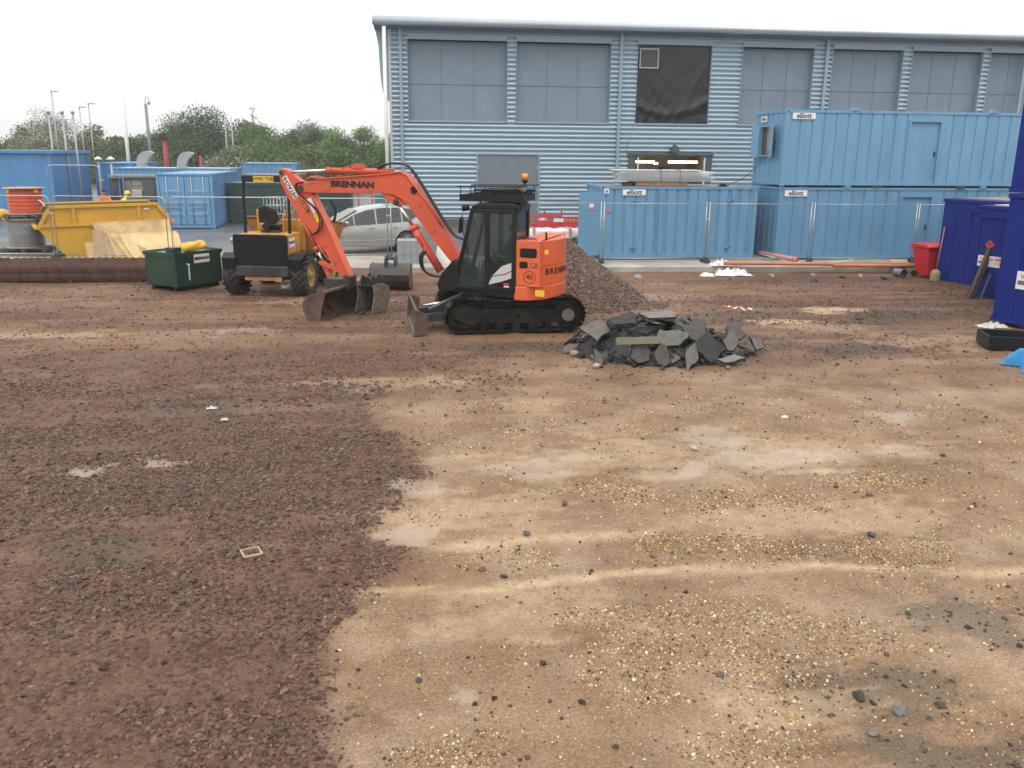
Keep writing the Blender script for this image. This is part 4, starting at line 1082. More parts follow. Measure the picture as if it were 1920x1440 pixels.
for (x, z) in ((.82, .95), (.46, 2.55), (-.46, 2.54), (-.46, 1.7)): cb_.bb(x - .04, x + .04, CY0 + .06, CY1 - .06, z - .04, z + .04)
cabo = cb_.build('cab', M_CABB, ex, bevel=.01)
H_().prism([(-.53, 2.57), (.5, 2.57), (.44, 2.66), (.3, 2.7), (-.45, 2.71), (-.53, 2.66)], 'y', CY0 - .01, CY1 + .01).build('roof', M_CABB, cabo, bevel=.03)
H_().add([(.80, CY1 - .012, 1.0), (.18, CY1 - .012, 1.0), (.18, CY1 - .012, 2.49), (.49, CY1 - .012, 2.49), (.76, CY1 - .012, 1.33)], [(0, 1, 2, 3, 4)]).build('door_glass', M_GLASS, cabo)
dp = H_().prism([(-.42, .95), (.09, .95), (.09, 1.62), (-.05, 1.48), (-.25, 1.44), (-.42, 1.5)], 'y', CY1 - .035, CY1 + .0).build('door_panel', M_CABB, cabo, bevel=.008)
H_().add([(.09, CY1 - .013, 1.46), (-.42, CY1 - .013, 1.46), (-.42, CY1 - .013, 2.5), (.09, CY1 - .013, 2.5)], [(0, 1, 2, 3)]).build('side_glass', M_GLASS, cabo)
sw = [(.10, 1.02), (.0, 1.22), (-.2, 1.42), (-.41, 1.50), (-.41, 1.18), (-.2, 1.10)]
H_().prism(sw, 'y', CY1 + .001, CY1 + .006).build('decal', M_SILV, dp)
H_().tube([(.02, CY1 + .008, 1.2), (-.1, CY1 + .008, 1.23), (-.25, CY1 + .008, 1.25), (-.41, CY1 + .008, 1.33)], .008, 5).build('decal_line', M_INKB, dp)
H_().lathe([(.045, 0), (.07, 0), (.07, .012), (.045, .012)], axis='y', c=(-.16, CY1 + .0, 1.58), n=20).build('lock_ring', M_DKST, dp)
H_().bb(-.36, -.24, CY1 + .001, CY1 + .006, 1.03, 1.07).build('decal', M_REDS, dp); H_().bb(-.36, -.25, CY1 + .001, CY1 + .006, .965, 1.015).build('decal', M_STK, dp)
H_().add([(-.475, CY0 + .08, 1.74), (-.475, CY1 - .08, 1.74), (-.475, CY1 - .08, 2.5), (-.475, CY0 + .08, 2.5)], [(0, 1, 2, 3)]).build('rear_glass', M_GLASSD, cabo)
H_().add([(.79, CY0 + .06, 1.3), (.79, CY1 - .06, 1.3), (.485, CY1 - .06, 2.52), (.485, CY0 + .06, 2.52)], [(0, 1, 2, 3)]).build('windscreen', M_GLASS, cabo)
H_().add([(.84, CY0 + .06, 1.0), (.84, CY1 - .06, 1.0), (.80, CY1 - .06, 1.27), (.80, CY0 + .06, 1.27)], [(0, 1, 2, 3)]).build('lower_windscreen', M_GLASS, cabo)
H_().add([(.80, CY0 + .03, 1.0), (-.42, CY0 + .03, 1.0), (-.42, CY0 + .03, 2.5), (.49, CY0 + .03, 2.5), (.76, CY0 + .03, 1.33)], [(0, 1, 2, 3, 4)]).build('far_glass', M_GLASS, cabo)
H_().bb(-.46, -.45, CY0 + .03, CY1 - .03, .95, 1.7).build('rear_panel', M_CABB, cabo)
# seat and controls
st_ = H_().bb(-.36, .1, .34, .8, 1.28, 1.42).build('seat', M_CABB, cabo, bevel=.04); H_().box((-.38, .57, 1.72), (.12, .46, .68), (0, R(-8), 0)).build('seat_back', M_CABB, cabo, bevel=.05)
H_().bb(-.3, .05, .4, .74, .95, 1.28).build('seat_base', M_DKST, cabo)
for y in (.3, .86): H_().bb(-.25, .2, y - .05, y + .05, 1.42, 1.52).build('armrest', M_CABB, cabo, bevel=.02); 
for y in (.3, .86): H_().cyl((.2, y, 1.5), (.26, y, 1.72), .018, n=8).build('joystick', M_CABB, cabo)
for y in (.45, .65): H_().cyl((.5, y, .98), (.42, y, 1.45), .014, n=8).build('travel_lever', M_CABB, cabo)
# grab rails, mirrors, work lamps
H_().tube([(.74, CY1 + .03, 1.25), (.78, CY1 + .06, 1.35), (.55, CY1 + .06, 2.1), (.5, CY1 + .03, 2.2)], .014, 6).build('grab_rail', M_BLACK, ex)
mr_ = H_().tube([(.86, .2, 1.75), (1.0, .1, 1.95), (1.05, .1, 2.3), (1.02, .1, 2.38)], .014, 6).build('mirror', M_BLACK, ex); H_().box((1.06, .1, 2.15), (.05, .19, .34), (0, R(-6), 0)).build('mirror_head', M_BLACK, mr_, bevel=.02)
H_().cyl((.55, .98, 2.6), (.68, .98, 2.58), .06, .075, n=12).build('work_lamp', M_BLACK, ex)
# roof guard rack with folded ladder and bars, and the amber beacon
rk = H_()
for y in (.1, 1.0): rk.bb(-.62, .74, y - .02, y + .02, 2.73, 2.87)
for x in (-.6, .1, .72): rk.bb(x - .02, x + .02, .12, .98, 2.74, 2.86)
rko = rk.build('roof_rack', M_BLACK, ex)
rail = H_()
for y in (.1, 1.0):
    rail.cyl((-.72, y, 3.05), (.82, y, 3.02), .012, n=6)
    for x in (.72, .5, .0, -.6): rail.cyl((x, y, 2.86), (x, y, 3.04), .01, n=6)
rail.build('rack_rail', M_BLACK, rko)
for k in range(9):
    H_().box((-.12 + random.uniform(-.1, .1), .15 + k * .1, 2.92 + random.uniform(-.03, .06)), (random.uniform(.7, 1.0), .05, .035), (random.uniform(-.1, .1), random.uniform(-.06, .08), random.uniform(-.1, .1))).build('guard_bar', M_BLACK, rko)
H_().prism([(-.58, 2.86), (.34, 2.86), (.28, 2.96), (-.5, 3.0), (-.6, 2.95)], 'y', .16, .95).build('folded_guard', M_BLACK, rko, bevel=.01)
for x in (-.4, .3): 
    for y in (.15, .95): H_().cyl((x, y, 2.66), (x, y, 2.75), .02, n=6).build('rack_foot', M_BLACK, rko)
hs = H_(); hs.tube(sm([(-.5, .98, 2.5), (-.6, 1.0, 2.65), (-.62, .95, 2.85), (-.5, .9, 2.95), (-.62, .9, 2.75), (-.55, 1.0, 2.6)]), .02, 6); hs.build('cable_loop', M_BLACK, rko)
bc = H_().cyl((-.60, .78, 3.03), (-.60, .78, 3.12), .014, n=8).build('beacon', M_BLACK, ex); H_().lathe([(.03, 3.1), (.07, 3.15), (.07, 3.17), (0, 3.17)], c=(-.60, .78, 0), n=14).build('beacon_base', M_BLACK, bc)
H_().lathe([(.0, 3.17), (.062, 3.17), (.066, 3.24), (.058, 3.29), (0, 3.3)], c=(-.60, .78, 0), n=16).build('beacon_lens', M_AMBER, bc)
# boom
BY0, BY1 = -.24, .06
boomp = [(5.1, 2.93), (4.97, 2.99), (4.45, 3.07), (3.01, 3.2), (2.5, 3.26), (2.37, 3.21), (2.16, 3.01), (1.61, 2.23), (1.35, 1.82), (1.12, 1.44), (1.10, 1.3), (1.2, 1.2), (1.41, 1.42), (1.75, 1.81), (2.13, 2.28), (2.36, 2.55), (2.52, 2.68), (2.7, 2.76), (3.02, 2.79), (4.72, 2.76), (4.95, 2.77), (5.08, 2.82)]
bm_ = H_().prism(boomp, 'y', BY0, BY1).build('boom', M_ORB, ex, bevel=.012)
H_().prism([(2.38, 2.58), (2.5, 2.62), (2.75, 2.76), (3.0, 2.79), (2.96, 2.72), (2.74, 2.56), (2.56, 2.53)], 'y', BY0 + .03, BY1 - .03).build('cylinder_lug', M_ORB, bm_, bevel=.008)
for (x, z, r) in ((5.02, 2.86, .065), (2.64, 2.61, .045), (1.16, 1.32, .07)): H_().cyl((x, BY0 - .03, z), (x, BY1 + .03, z), r, n=14).build('pin', M_DKST, bm_)
H_().tube([(4.45, BY1 + .004, 2.81), (4.35, BY1 + .004, 2.84), (4.25, BY1 + .004, 2.90), (4.35, BY1 + .004, 2.98), (4.7, BY1 + .004, 2.98), (4.85, BY1 + .004, 2.95)], .008, 5).build('weld_seam', M_ORB, bm_)
lettering('BRENNAN', .18, M_INKB, bm_, HM @ frame((3.7, BY1 + .003, 2.965), (-1, 0, -.01), (0, 0, 1)), bold=.012, sx=1.3)
H_().prism([(2.26, 2.93), (2.19, 2.96), (2.12, 2.93), (2.1, 2.86), (2.16, 2.80), (2.24, 2.82)], 'y', BY1, BY1 + .03).build('boom_lamp', M_BLACK, bm_)
for (x, z) in ((1.72, 2.02), (4.3, 2.86), (2.06, 2.56)): H_().box((x, BY1 + .01, z), (.07, .02, .05), (0, .4, 0)).build('clamp_boss', M_ORB, bm_)
for dy in (.0, .045):
    H_().tube([(4.95, BY1 - .05 + dy * .4, 3.05), (4.72, BY1 - .02 + dy, 3.12), (4.55, BY1 - .02 + dy, 3.13 - dy), (4.4, BY1 - .02 + dy, 3.09), (3.0, BY1 - .02 + dy, 3.20), (2.5, BY1 - .02 + dy, 3.27), (2.34, BY1 - .02 + dy, 3.19), (1.95, BY1 - .02 + dy, 2.72), (1.5, BY1 - .02 + dy, 2.1)], .017, 6).build('pipe', M_ORB, bm_)
for dy in (-.06, -.01, .04):
    H_().tube(sm([(3.1, dy - .05, 3.33), (2.9, dy - .05, 3.42), (2.6, dy - .05, 3.45), (2.35, dy - .05, 3.38), (2.1, dy - .05, 3.08), (1.75, dy - .05, 2.56), (1.45, dy - .05, 2.12), (1.25, dy - .03, 1.9), (1.0, dy, 1.8), (.95, dy, 1.5)]), .02, 7).build('hose', M_BLACK, bm_)
# cylinders
def ram(name, p0, pm_, p1, rb, rr_, par, y):
    o = H_().cyl((p0[0], y, p0[1]), (pm_[0], y, pm_[1]), rb, n=14).build(name, M_ORB, par)
    H_().cyl((pm_[0], y, pm_[1]), (p1[0], y, p1[1]), rr_, n=12).build('rod', M_CHROME, o)
    d = Vector((pm_[0] - p0[0], 0, pm_[1] - p0[1])).normalized()
    H_().cyl((pm_[0] - d.x * .1, y, pm_[1] - d.z * .1), (pm_[0], y, pm_[1]), rb * 1.18, n=14).build('gland', M_ORB, o)
    H_().cyl((p1[0], y - .06, p1[1]), (p1[0], y + .06, p1[1]), rr_ * 1.9, n=12).build('rod_eye', M_DKST, o)
    return o
bcyl = ram('boom_cylinder', (1.60, 1.10), (2.26, 2.08), (2.64, 2.60), .095, .04, ex, -.02)
H_().tube([(1.62, .09, 1.3), (1.68, .09, 1.38), (2.05, .09, 1.94), (2.02, .09, 2.0)], .014, 6).build('pipe', M_ORB, bcyl)
H_().box((2.05, .09, 1.78), (.05, .07, .22), (0, R(34), 0)).build('valve_block', M_REDS, bcyl)
for k in range(3): H_().tube(sm([(2.0 - k * .05, -.02 + k * .04, 1.55), (2.1 - k * .05, k * .04, 1.4), (2.05 - k * .04, k * .04, 1.15), (1.85, k * .04, 1.02), (1.6, k * .03, .98), (1.35, k * .03, 1.05)]), .022, 7).build('hose', M_BLACK, bcyl)
acyl = ram('arm_cylinder', (2.75, 3.27), (4.41, 3.27), (5.5, 3.21), .062, .032, ex, -.09)
H_().bb(3.45, 3.75, -.16, -.02, 3.32, 3.42).build('valve_box', M_ORB, acyl); H_().tube([(3.75, -.05, 3.36), (3.95, -.05, 3.34), (4.1, -.05, 3.26)], .014, 6).build('pipe', M_ORB, acyl)
# arm
armp = [(5.64, 3.24), (5.57, 3.3), (5.42, 3.27), (5.03, 3.0), (4.77, 2.71), (4.32, 1.81), (3.91, .89), (3.95, .78), (4.05, .75), (4.26, 1.06), (4.79, 1.79), (5.17, 2.25), (5.41, 2.61), (5.58, 2.94)]
am = H_().prism(armp, 'y', -.2, .0).build('arm', M_ORB, ex, bevel=.012)
H_().prism([(4.77, 2.712), (4.32, 1.812), (3.905, .892), (3.88, .88), (4.29, 1.80), (4.74, 2.70)], 'y', -.2, .05).build('edge_plate', M_OR, am)
adir = Vector((-.36, 0, -.60)).normalized()
pl_ = H_().box((5.34, .004, 2.87), (.135, .008, .56), (0, R(31), 0)).build('name_plate', M_STK, am)
lettering('HITACHI', .135, M_INKB, pl_, HM @ frame((5.34, .011, 2.87), (.515, 0, .857), (.857, 0, -.515)), bold=.004)
lettering('eco', .23, M_ORY, am, HM @ frame((4.99, .003, 2.43), (.515, 0, .857), (.857, 0, -.515)), bold=.012, name='lettering')
lettering('eco', .23, M_INKB, am, HM @ frame((4.99, .0045, 2.43), (.515, 0, .857), (.857, 0, -.515)), bold=.002, name='lettering')
H_().box((4.79, .003, 2.47), (.12, .006, .36), (0, R(26), 0)).build('decal', M_STK, am); H_().box((4.67, .003, 2.2), (.12, .006, .2), (0, R(26), 0)).build('decal', M_YEL, am)
for k in range(2): H_().tube(sm([(4.95, .05 + k * .03, 3.0), (5.10 + k * .04, .09, 2.95), (5.08 + k * .03, .09, 2.78), (4.86, .09, 2.58), (4.64 - k * .05, .09, 2.36), (4.55 - k * .06, .09, 2.1), (4.66 - k * .05, .07, 1.88), (4.86, .03, 1.78)]), .016, 7).build('hose', M_BLACK, am)
H_().tube(sm([(4.35, -.1, 2.6), (4.25, -.12, 2.35), (4.3, -.1, 2.1)]), .03, 7).build('hose', M_BLACK, am)
for (x, z) in ((4.55, 1.55), (4.35, 1.2), (4.7, 1.95)): H_().box((x - .05, .012, z), (.07, .024, .06), (0, .5, 0)).build('clamp_boss', M_ORB, am)
H_().tube([(4.78, .02, 1.76), (4.5, .02, 1.32), (4.28, .02, 1.15), (4.2, .02, 1.16)], .013, 6).build('pipe', M_ORB, am)
for (x, z) in ((5.55, 3.2), (5.02, 2.86), (4.0, .84)): H_().cyl((x, -.23, z), (x, .03, z), .05, n=12).build('pin', M_DKST, am)
kcyl = ram('bucket_cylinder', (5.2, 2.32), (4.76, 1.42), (4.62, 1.13), .055, .028, ex, -.1)
lk = H_().prism([(4.7, 1.18), (4.62, 1.2), (4.28, 1.08), (4.15, 1.0), (4.18, .94), (4.32, .99), (4.64, 1.09), (4.7, 1.12)], 'y', -.04, .0).build('link', M_ORB, ex, bevel=.008)
H_().prism([(4.68, 1.14), (4.6, 1.16), (4.4, .75), (4.48, .72)], 'y', -.15, -.06).build('link_rod', M_ORB, lk, bevel=.008)
# hitch and wide ditching bucket on the ground
ht = H_().prism([(3.92, .92), (4.06, .80), (4.5, .80), (4.56, .70), (4.5, .55), (4.3, .5), (3.95, .52), (3.86, .62), (3.84, .86)], 'y', -.28, .08).build('quick_hitch', M_DKST, ex, bevel=.02)
BW0, BW1 = -.65, 1.15
outer = [(4.08, .0), (4.25, .0), (4.38, .06), (4.46, .2), (4.46, .38), (4.38, .52), (4.22, .6), (4.0, .64), (3.93, .66)]
inner = [(3.94, .625), (4.0, .605), (4.2, .57), (4.34, .5), (4.42, .37), (4.42, .22), (4.35, .1), (4.24, .035), (4.08, .018)]
bk = H_().prism(outer + inner, 'y', BW0, BW1).build('ditching_bucket', M_RUST, ex)
for y in (BW0, BW1): H_().prism([(4.06, -.002), (4.26, -.005), (4.4, .055), (4.48, .2), (4.48, .39), (4.39, .54), (4.22, .62), (3.93, .67), (3.9, .6), (4.0, .3)], 'y', y - .012, y + .012).build('end_plate', M_RUST, bk, bevel=.004)
for y in (-.2, .25, .7): H_().prism([(4.12, .02), (4.24, .035), (4.35, .1), (4.42, .22), (4.42, .37), (4.34, .5), (4.3, .44), (4.33, .3), (4.26, .14)], 'y', y - .01, y + .01).build('rib', M_RUST, bk)
H_().cyl((3.97, BW0, .64), (3.97, BW1, .64), .045, n=10).build('top_tube', M_RUST, bk)
H_().bb(3.98, 4.1, BW0, BW1, -.006, .018).build('cutting_edge', M_RUST, bk)
# boom swing bracket
H_().prism([(.8, .78), (1.60, .62), (1.66, .82), (1.55, 1.06), (1.28, 1.36), (1.04, 1.44), (.8, 1.2)], 'y', -.26, .08).build('swing_bracket', M_CABB, ex, bevel=.02)
# ------------------------------------------------------------------ yellow site dumper seen from behind
M_DY = pm('dumper_yellow', (.62, .29, .03), .42, var=.1, vsc=2, dirt=(.20, .10, .05), da=.65, dsc=3)
M_RSK = pm('skip_rusty_yellow', (.46, .20, .045), .55, var=.2, vsc=2, dirt=(.14, .07, .04), da=.85, dsc=2.4)
M_GRL = pm('grille_black', (.007, .009, .013), .5, var=.25, spec=.25)
dm = thing('site_dumper', 'yellow site dumper with black roll frame and rear grille, seen from behind', 'dumper', (-3.72, 23.75, 0), R(-13))
def D_(): return MB()
def tyre(par, x, y, r, w, mat_rim, side):
    prof = [(r * .60, -w / 2 + .02), (r * .78, -w / 2), (r * .93, -w / 2 + .015), (r * .965, -w / 2 + .06), (r * .97, 0), (r * .965, w / 2 - .06), (r * .93, w / 2 - .015), (r * .78, w / 2), (r * .60, w / 2 - .02)]
    wh = MB().lathe(prof, c=(x, y, r), axis='x', n=30).build('wheel', M_RUBBER, par)
    lug = MB(); nl = 18
    for k in range(nl):
        for s in (-1, 1):
            a = 2 * PI * (k + (.5 if s > 0 else 0)) / nl
            M = Matrix.Translation((x, y, r)) @ Matrix.Rotation(a, 4, 'X') @ Matrix.Translation((s * w * .25, 0, r * .985)) @ Matrix.Rotation(R(38) * s, 4, 'Z')
            lug.bb(-w * .30, w * .30, -.035, .035, -.04, .028, m=M)
    lug.build('tread', M_RUBBER, wh, kind='stuff')
    MB().lathe([(0, side * (w / 2 - .07)), (r * .3, side * (w / 2 - .07)), (r * .36, side * (w / 2 - .1)), (r * .55, side * (w / 2 - .06)), (r * .62, side * (w / 2 - .015)), (r * .62, side * (w / 2 - .05))], c=(x, y, r), axis='x', n=26).build('rim', mat_rim, wh)
    MB().lathe([(0, side * (w / 2 - .0)), (r * .17, side * (w / 2 - .0)), (r * .2, side * (w / 2 - .07))], c=(x, y, r), axis='x', n=16).build('hub', mat_rim, wh)
    return wh
M_RIMY = pm('rim_yellow', (.42, .27, .07), .5, var=.2, vsc=6, dirt=(.15, .1, .06), da=.7, dsc=6)
for sx_ in (-1, 1):
    tyre(dm, sx_ * .92, 0, .52, .42, M_RIMY, sx_); tyre(dm, sx_ * .88, 2.05, .50, .40, M_RIMY, sx_)
# engine box
D_().bb(-.66, .66, -.42, .55, .82, 1.60).build('engine_cover', M_DY, dm, bevel=.03)
gr = D_().prism([(-.78, .78), (.66, .78), (.68, 1.55), (.62, 1.60), (-.74, 1.60), (-.78, 1.56)], 'y', -.50, -.42).build('rear_grille', M_GRL, dm, bevel=.02)
for z in np.arange(.86, 1.54, .05): D_().bb(-.70, .60, -.515, -.5, z, z + .014).build('grille_bar', M_GRL, gr)
D_().prism([(-.72, .52), (.70, .52), (.70, .80), (-.72, .80)], 'y', -.56, .3).build('counterweight', M_DKST, dm, bevel=.03)
D_().bb(-.5, .5, -.52, -.4, .42, .52).build('tow_beam', pm('worn_orange', (.34, .16, .06), .5, var=.3), dm); D_().bb(.32, .5, -.54, -.36, .40, .56).build('tow_bracket', pm('worn_orange2', (.36, .2, .09), .5, var=.3), dm)
sticker(dm, 0, 0, .42, .24, 'BRENNAN', .085, face=(0, 1, 0), p=(.668, -.12, 1.38), ink=M_INKB, bold=.003)
for s in (-1, 1):
    D_().prism([(-.55, .72), (-.60, 1.0), (-.42, 1.12), (.45, 1.12), (.58, .95), (.55, .92), (.42, 1.06), (-.40, 1.06), (-.54, .96), (-.5, .72)], 'x', s * .7, s * 1.08).build('mudguard', M_CABB, dm, bevel=.015)
D_().bb(-.4, .4, -.3, 2.2, .42, .62).build('chassis', M_DKST, dm); D_().cyl((-.85, 0, .5), (.85, 0, .5), .12, n=12).build('axle', M_DKST, dm); D_().cyl((-.85, 2.05, .5), (.85, 2.05, .5), .12, n=12).build('axle', M_DKST, dm)
# seat, cowl, rails, steering
D_().bb(-.22, .25, .05, .5, 1.6, 1.68).build('seat_plinth', M_DKST, dm)
D_().bb(-.22, .25, .1, .55, 1.70, 1.82).build('seat', M_CABB, dm, bevel=.04); D_().prism([(-.26, 1.86), (.18, 1.82), (.28, 1.95), (.22, 2.2), (-.1, 2.32), (-.26, 2.26)], 'y', .02, .14).build('seat_back', M_CABB, dm, bevel=.04)
D_().bb(-.1, .02, .0, .06, 1.62, 1.95).build('seat_stem', M_CABB, dm)
D_().bb(-.62, -.25, .75, 1.1, 1.0, 2.16).build('dash_cowl', M_DY, dm, bevel=.03); D_().bb(-.25, .62, .8, 1.1, 1.0, 1.9).build('dash_cowl', M_DY, dm, bevel=.03)
D_().lathe([(.035, -.004), (.055, 0), (.035, .004)], c=(-.44, .735, 1.86), axis='y', n=14).bb(-.5, -.38, .74, .75, 1.78, 1.8).build('gauge', M_STK, dm)
D_().bb(-.53, -.35, .742, .752, 1.75, 1.95).build('gauge_plate', M_SILV, dm)
for x in (.38, .56): D_().tube(sm([(x, .1, 1.6), (x, .1, 1.95), (x, .2, 2.12), (x, .45, 2.14), (x, .6, 2.0), (x, .62, 1.62)]), .018, 6).build('hand_rail', M_DY, dm)
D_().tube([(.0, .62, 2.0)] + [(.16 * math.cos(t), .62 + .07 * math.sin(t), 2.02 + .14 * math.sin(t)) for t in np.linspace(0, 2 * PI, 14)], .014, 6).build('steering_wheel', M_BLACK, dm)
# roll frame with number plate
fr = D_()
for s in (-1, 1): fr.tube(sm([(s * .60, -.05, .9), (s * .60, -.05, 1.6), (s * .61, -.03, 2.3), (s * .60, .0, 2.75), (s * .56, .02, 2.98)], 3), .045, 8)
fr.bb(-.62, .62, -.04, .06, 2.90, 3.06); rf = fr.build('roll_frame', M_CABB, dm)
D_().bb(-.70, .70, -.02, 1.1, 3.06, 3.09).build('canopy', pm('canopy_grey', (.14, .15, .15), .5, var=.3), rf)
npl = D_().bb(-.30, .24, -.055, -.045, 2.91, 3.05).build('number_plate', M_YEL, rf)
lettering('HV02 YDB', .115, M_INKB, npl, frame((-.03, -.058, 2.98), (1, 0, 0), (0, 0, 1)), bold=.003)
D_().box((.66, .0, 2.95), (.16, .1, .1)).build('rear_lamp', M_DKST, rf)
bcn = D_().cyl((.64, .05, 3.06), (.64, .05, 3.12), .03, n=8).build('beacon', M_BLACK, rf)
D_().lathe([(0, 3.10), (.07, 3.10), (.075, 3.19), (.05, 3.24), (0, 3.25)], c=(.64, .05, 0), n=14).build('beacon_lens', M_AMBER, dm)
D_().tube([(-.7, -.2, 1.2), (-.8, -.3, 1.4)], .012, 6).build('mirror_arm', M_BLACK, dm)
D_().lathe([(0, -.005), (.05, -.005), (.07, .0), (.1, .0), (.1, .02), (0, .02)], c=(-.82, -.33, 1.42), axis='y', n=18).build('mirror', pm('mirror_glass', (.6, .62, .63), .1, metal=.8), dm)
# front skip
sk = D_(); S0 = [(-.85, 1.25, .95), (.85, 1.25, .95), (.85, 2.6, .8), (-.85, 2.6, .8)]; S1 = [(-1.02, 1.05, 1.92), (1.02, 1.05, 1.92), (1.15, 3.1, 1.62), (-1.15, 3.1, 1.62)]
sk.add(S0 + S1, [(0, 3, 2, 1), (0, 1, 5, 4), (1, 2, 6, 5), (2, 3, 7, 6), (3, 0, 4, 7)])
sko = sk.build('skip', M_RSK, dm); so = sko.modifiers.new('thick', 'SOLIDIFY'); so.thickness = .03
D_().tube([S1[0], S1[1], S1[2], S1[3]], .04, 6, closed=True).build('skip_rim', M_RSK, sko)
D_().prism([(1.25, 1.3), (3.0, 1.2), (3.0, 1.26), (1.25, 1.36)], 'x', 1.0, 1.06).build('skip_rib', M_RSK, sko)
D_().bb(-.3, .3, 1.2, 2.6, .62, .85).build('skip_cradle', M_DKST, dm)

# ------------------------------------------------------------------ silver people carrier
M_CAR = pm('silver_paint', (.37, .37, .365), .22, metal=.4, var=.03, coat=.5, dirt=(.38, .36, .33), da=.25, dsc=1.2)
M_CGL = pm('car_glass', (.02, .023, .026), .06, var=.1, spec=.7)
M_LENS = pm('tail_lens', (.45, .02, .025), .2, var=.05)
cr = thing('parked_car', 'silver people carrier parked behind the fence under the excavator boom', 'car', (-1.75, 32.45, .2), R(16))
# local x: rear = +2.38, front = -2.38; y: near side negative
def roof_z(x):
    return float(np.interp(x, [-2.38, -2.3, -1.9, -1.15, -.35, .1, .7, 1.3, 1.85, 2.15, 2.32, 2.38], [.62, .78, .93, 1.04, 1.46, 1.58, 1.63, 1.62, 1.55, 1.40, 1.0, .72]))
def belt_z(x): return min(float(np.interp(x, [-2.38, -2.2, -1.2, 0, 1.2, 2.0, 2.38], [.55, .72, .90, .95, 1.02, 1.07, .80])), roof_z(x) - .01)
def half_w(x): return float(np.interp(x, [-2.38, -2.2, -1.6, 0, 1.6, 2.1, 2.38], [.55, .80, .93, .945, .93, .86, .66]))
def roof_w(x): return half_w(x) * float(np.interp(x, [-2.38, -1.2, -.4, .2, 1.4, 2.2, 2.38], [.96, .9, .74, .70, .70, .72, .85]))
WX = (-1.45, 1.40); WR = .345
def sill_z(x):
    z = .22 if -2.1 < x < 2.1 else .3
    for w in WX:
        d = abs(x - w)
        if d < .42: z = max(z, .33 + math.sqrt(max(.42 ** 2 - d * d, 0)))
    return z
st = sorted(set(list(np.linspace(-2.38, 2.38, 57)) + [w + d for w in WX for d in (-.42, -.41, -.38, .38, .41, .42)]))
v = []
for x in st:
    h, rw, bz, tz, sz_ = half_w(x), roof_w(x), belt_z(x), roof_z(x), sill_z(x)
    ring = [(-h * .97, sz_), (-h, max(sz_ + .01, .5)), (-h * .995, max(sz_ + .03, bz - .2)), (-h * .965, max(bz, sz_ + .04)), (-rw, max(tz - .07, bz + .005)), (-rw * .8, tz - .012 if tz - .012 > bz else bz + .006), (0, tz + .012)]
    full = ring + [(-a, c) for a, c in ring[-2::-1]]
    v += [(x, a, c) for a, c in full]
k = 13; fs = [(i * k + j, i * k + j + 1, (i + 1) * k + j + 1, (i + 1) * k + j) for i in range(len(st) - 1) for j in range(k - 1)]
fs += [tuple(range(k)), tuple(range((len(st) - 1) * k, len(st) * k))]
cbody = MB(); cbody.add(v, fs, True); cbo = cbody.build('body', M_CAR, cr)
ed = cbo.modifiers.new('split', 'EDGE_SPLIT'); ed.split_angle = R(38)
def side_pt(x, z, off, s=-1):
    h, rw, bz, tz = half_w(x) * .965, roof_w(x), belt_z(x), roof_z(x) - .07
    t = 0 if z <= bz else min(1, (z - bz) / max(tz - bz, .01)); y = h + (rw - h) * t
    return (x, s * (y + off), z)
def pane(name, outline, par, mat):
    for s in (-1, 1):
        n = 10; top, bot = outline; v = []
        for i in range(n + 1):
            u = i / n
            for (line) in (bot, top):
                xx = line[0][0] + (line[-1][0] - line[0][0]) * u; zz = float(np.interp(xx, [p[0] for p in line], [p[1] for p in line]))
                v.append(side_pt(xx, zz, .008, s))
        MB().add(v, [(2 * i, 2 * i + 2, 2 * i + 3, 2 * i + 1) for i in range(n)], True).build(name, mat, par)
top_line = [(-.9, 1.10), (-.5, 1.30), (.0, 1.46), (.5, 1.53), (1.1, 1.54), (1.6, 1.49), (2.0, 1.40)]
def tl(x): return float(np.interp(x, [p[0] for p in top_line], [p[1] for p in top_line]))
for (x0, x1, mt) in ((-.92, -.5, M_CGL), (-.46, .28, M_CGL), (.33, 1.22, M_CGL), (1.27, 1.9, M_CGL)):
    xs_ = np.linspace(x0, x1, 6)
    pane('side_window', ([(x, min(tl(x), roof_z(x) - .085)) for x in xs_], [(x, belt_z(x) + .02 + (.0 if x < 1.5 else (x - 1.5) * .45)) for x in xs_]), cr, mt)
wsn = MB(); vv = []
for u in np.linspace(0, 1, 6):
    x = -1.05 + .72 * u
    for q in (-1, 1): vv.append((x, q * roof_w(x) * .86, roof_z(x) + .012))
wsn.add(vv, [(2 * i, 2 * i + 1, 2 * i + 3, 2 * i + 2) for i in range(5)], True); wsn.build('windscreen', M_CGL, cr)
rwn = MB(); vv = []
for u in np.linspace(0, 1, 5):
    x = 1.92 + .24 * u
    for q in (-1, 1): vv.append((x, q * roof_w(x) * .86, roof_z(x) + .014))
rwn.add(vv, [(2 * i, 2 * i + 1, 2 * i + 3, 2 * i + 2) for i in range(4)], True); rwn.build('rear_window', M_CGL, cr)
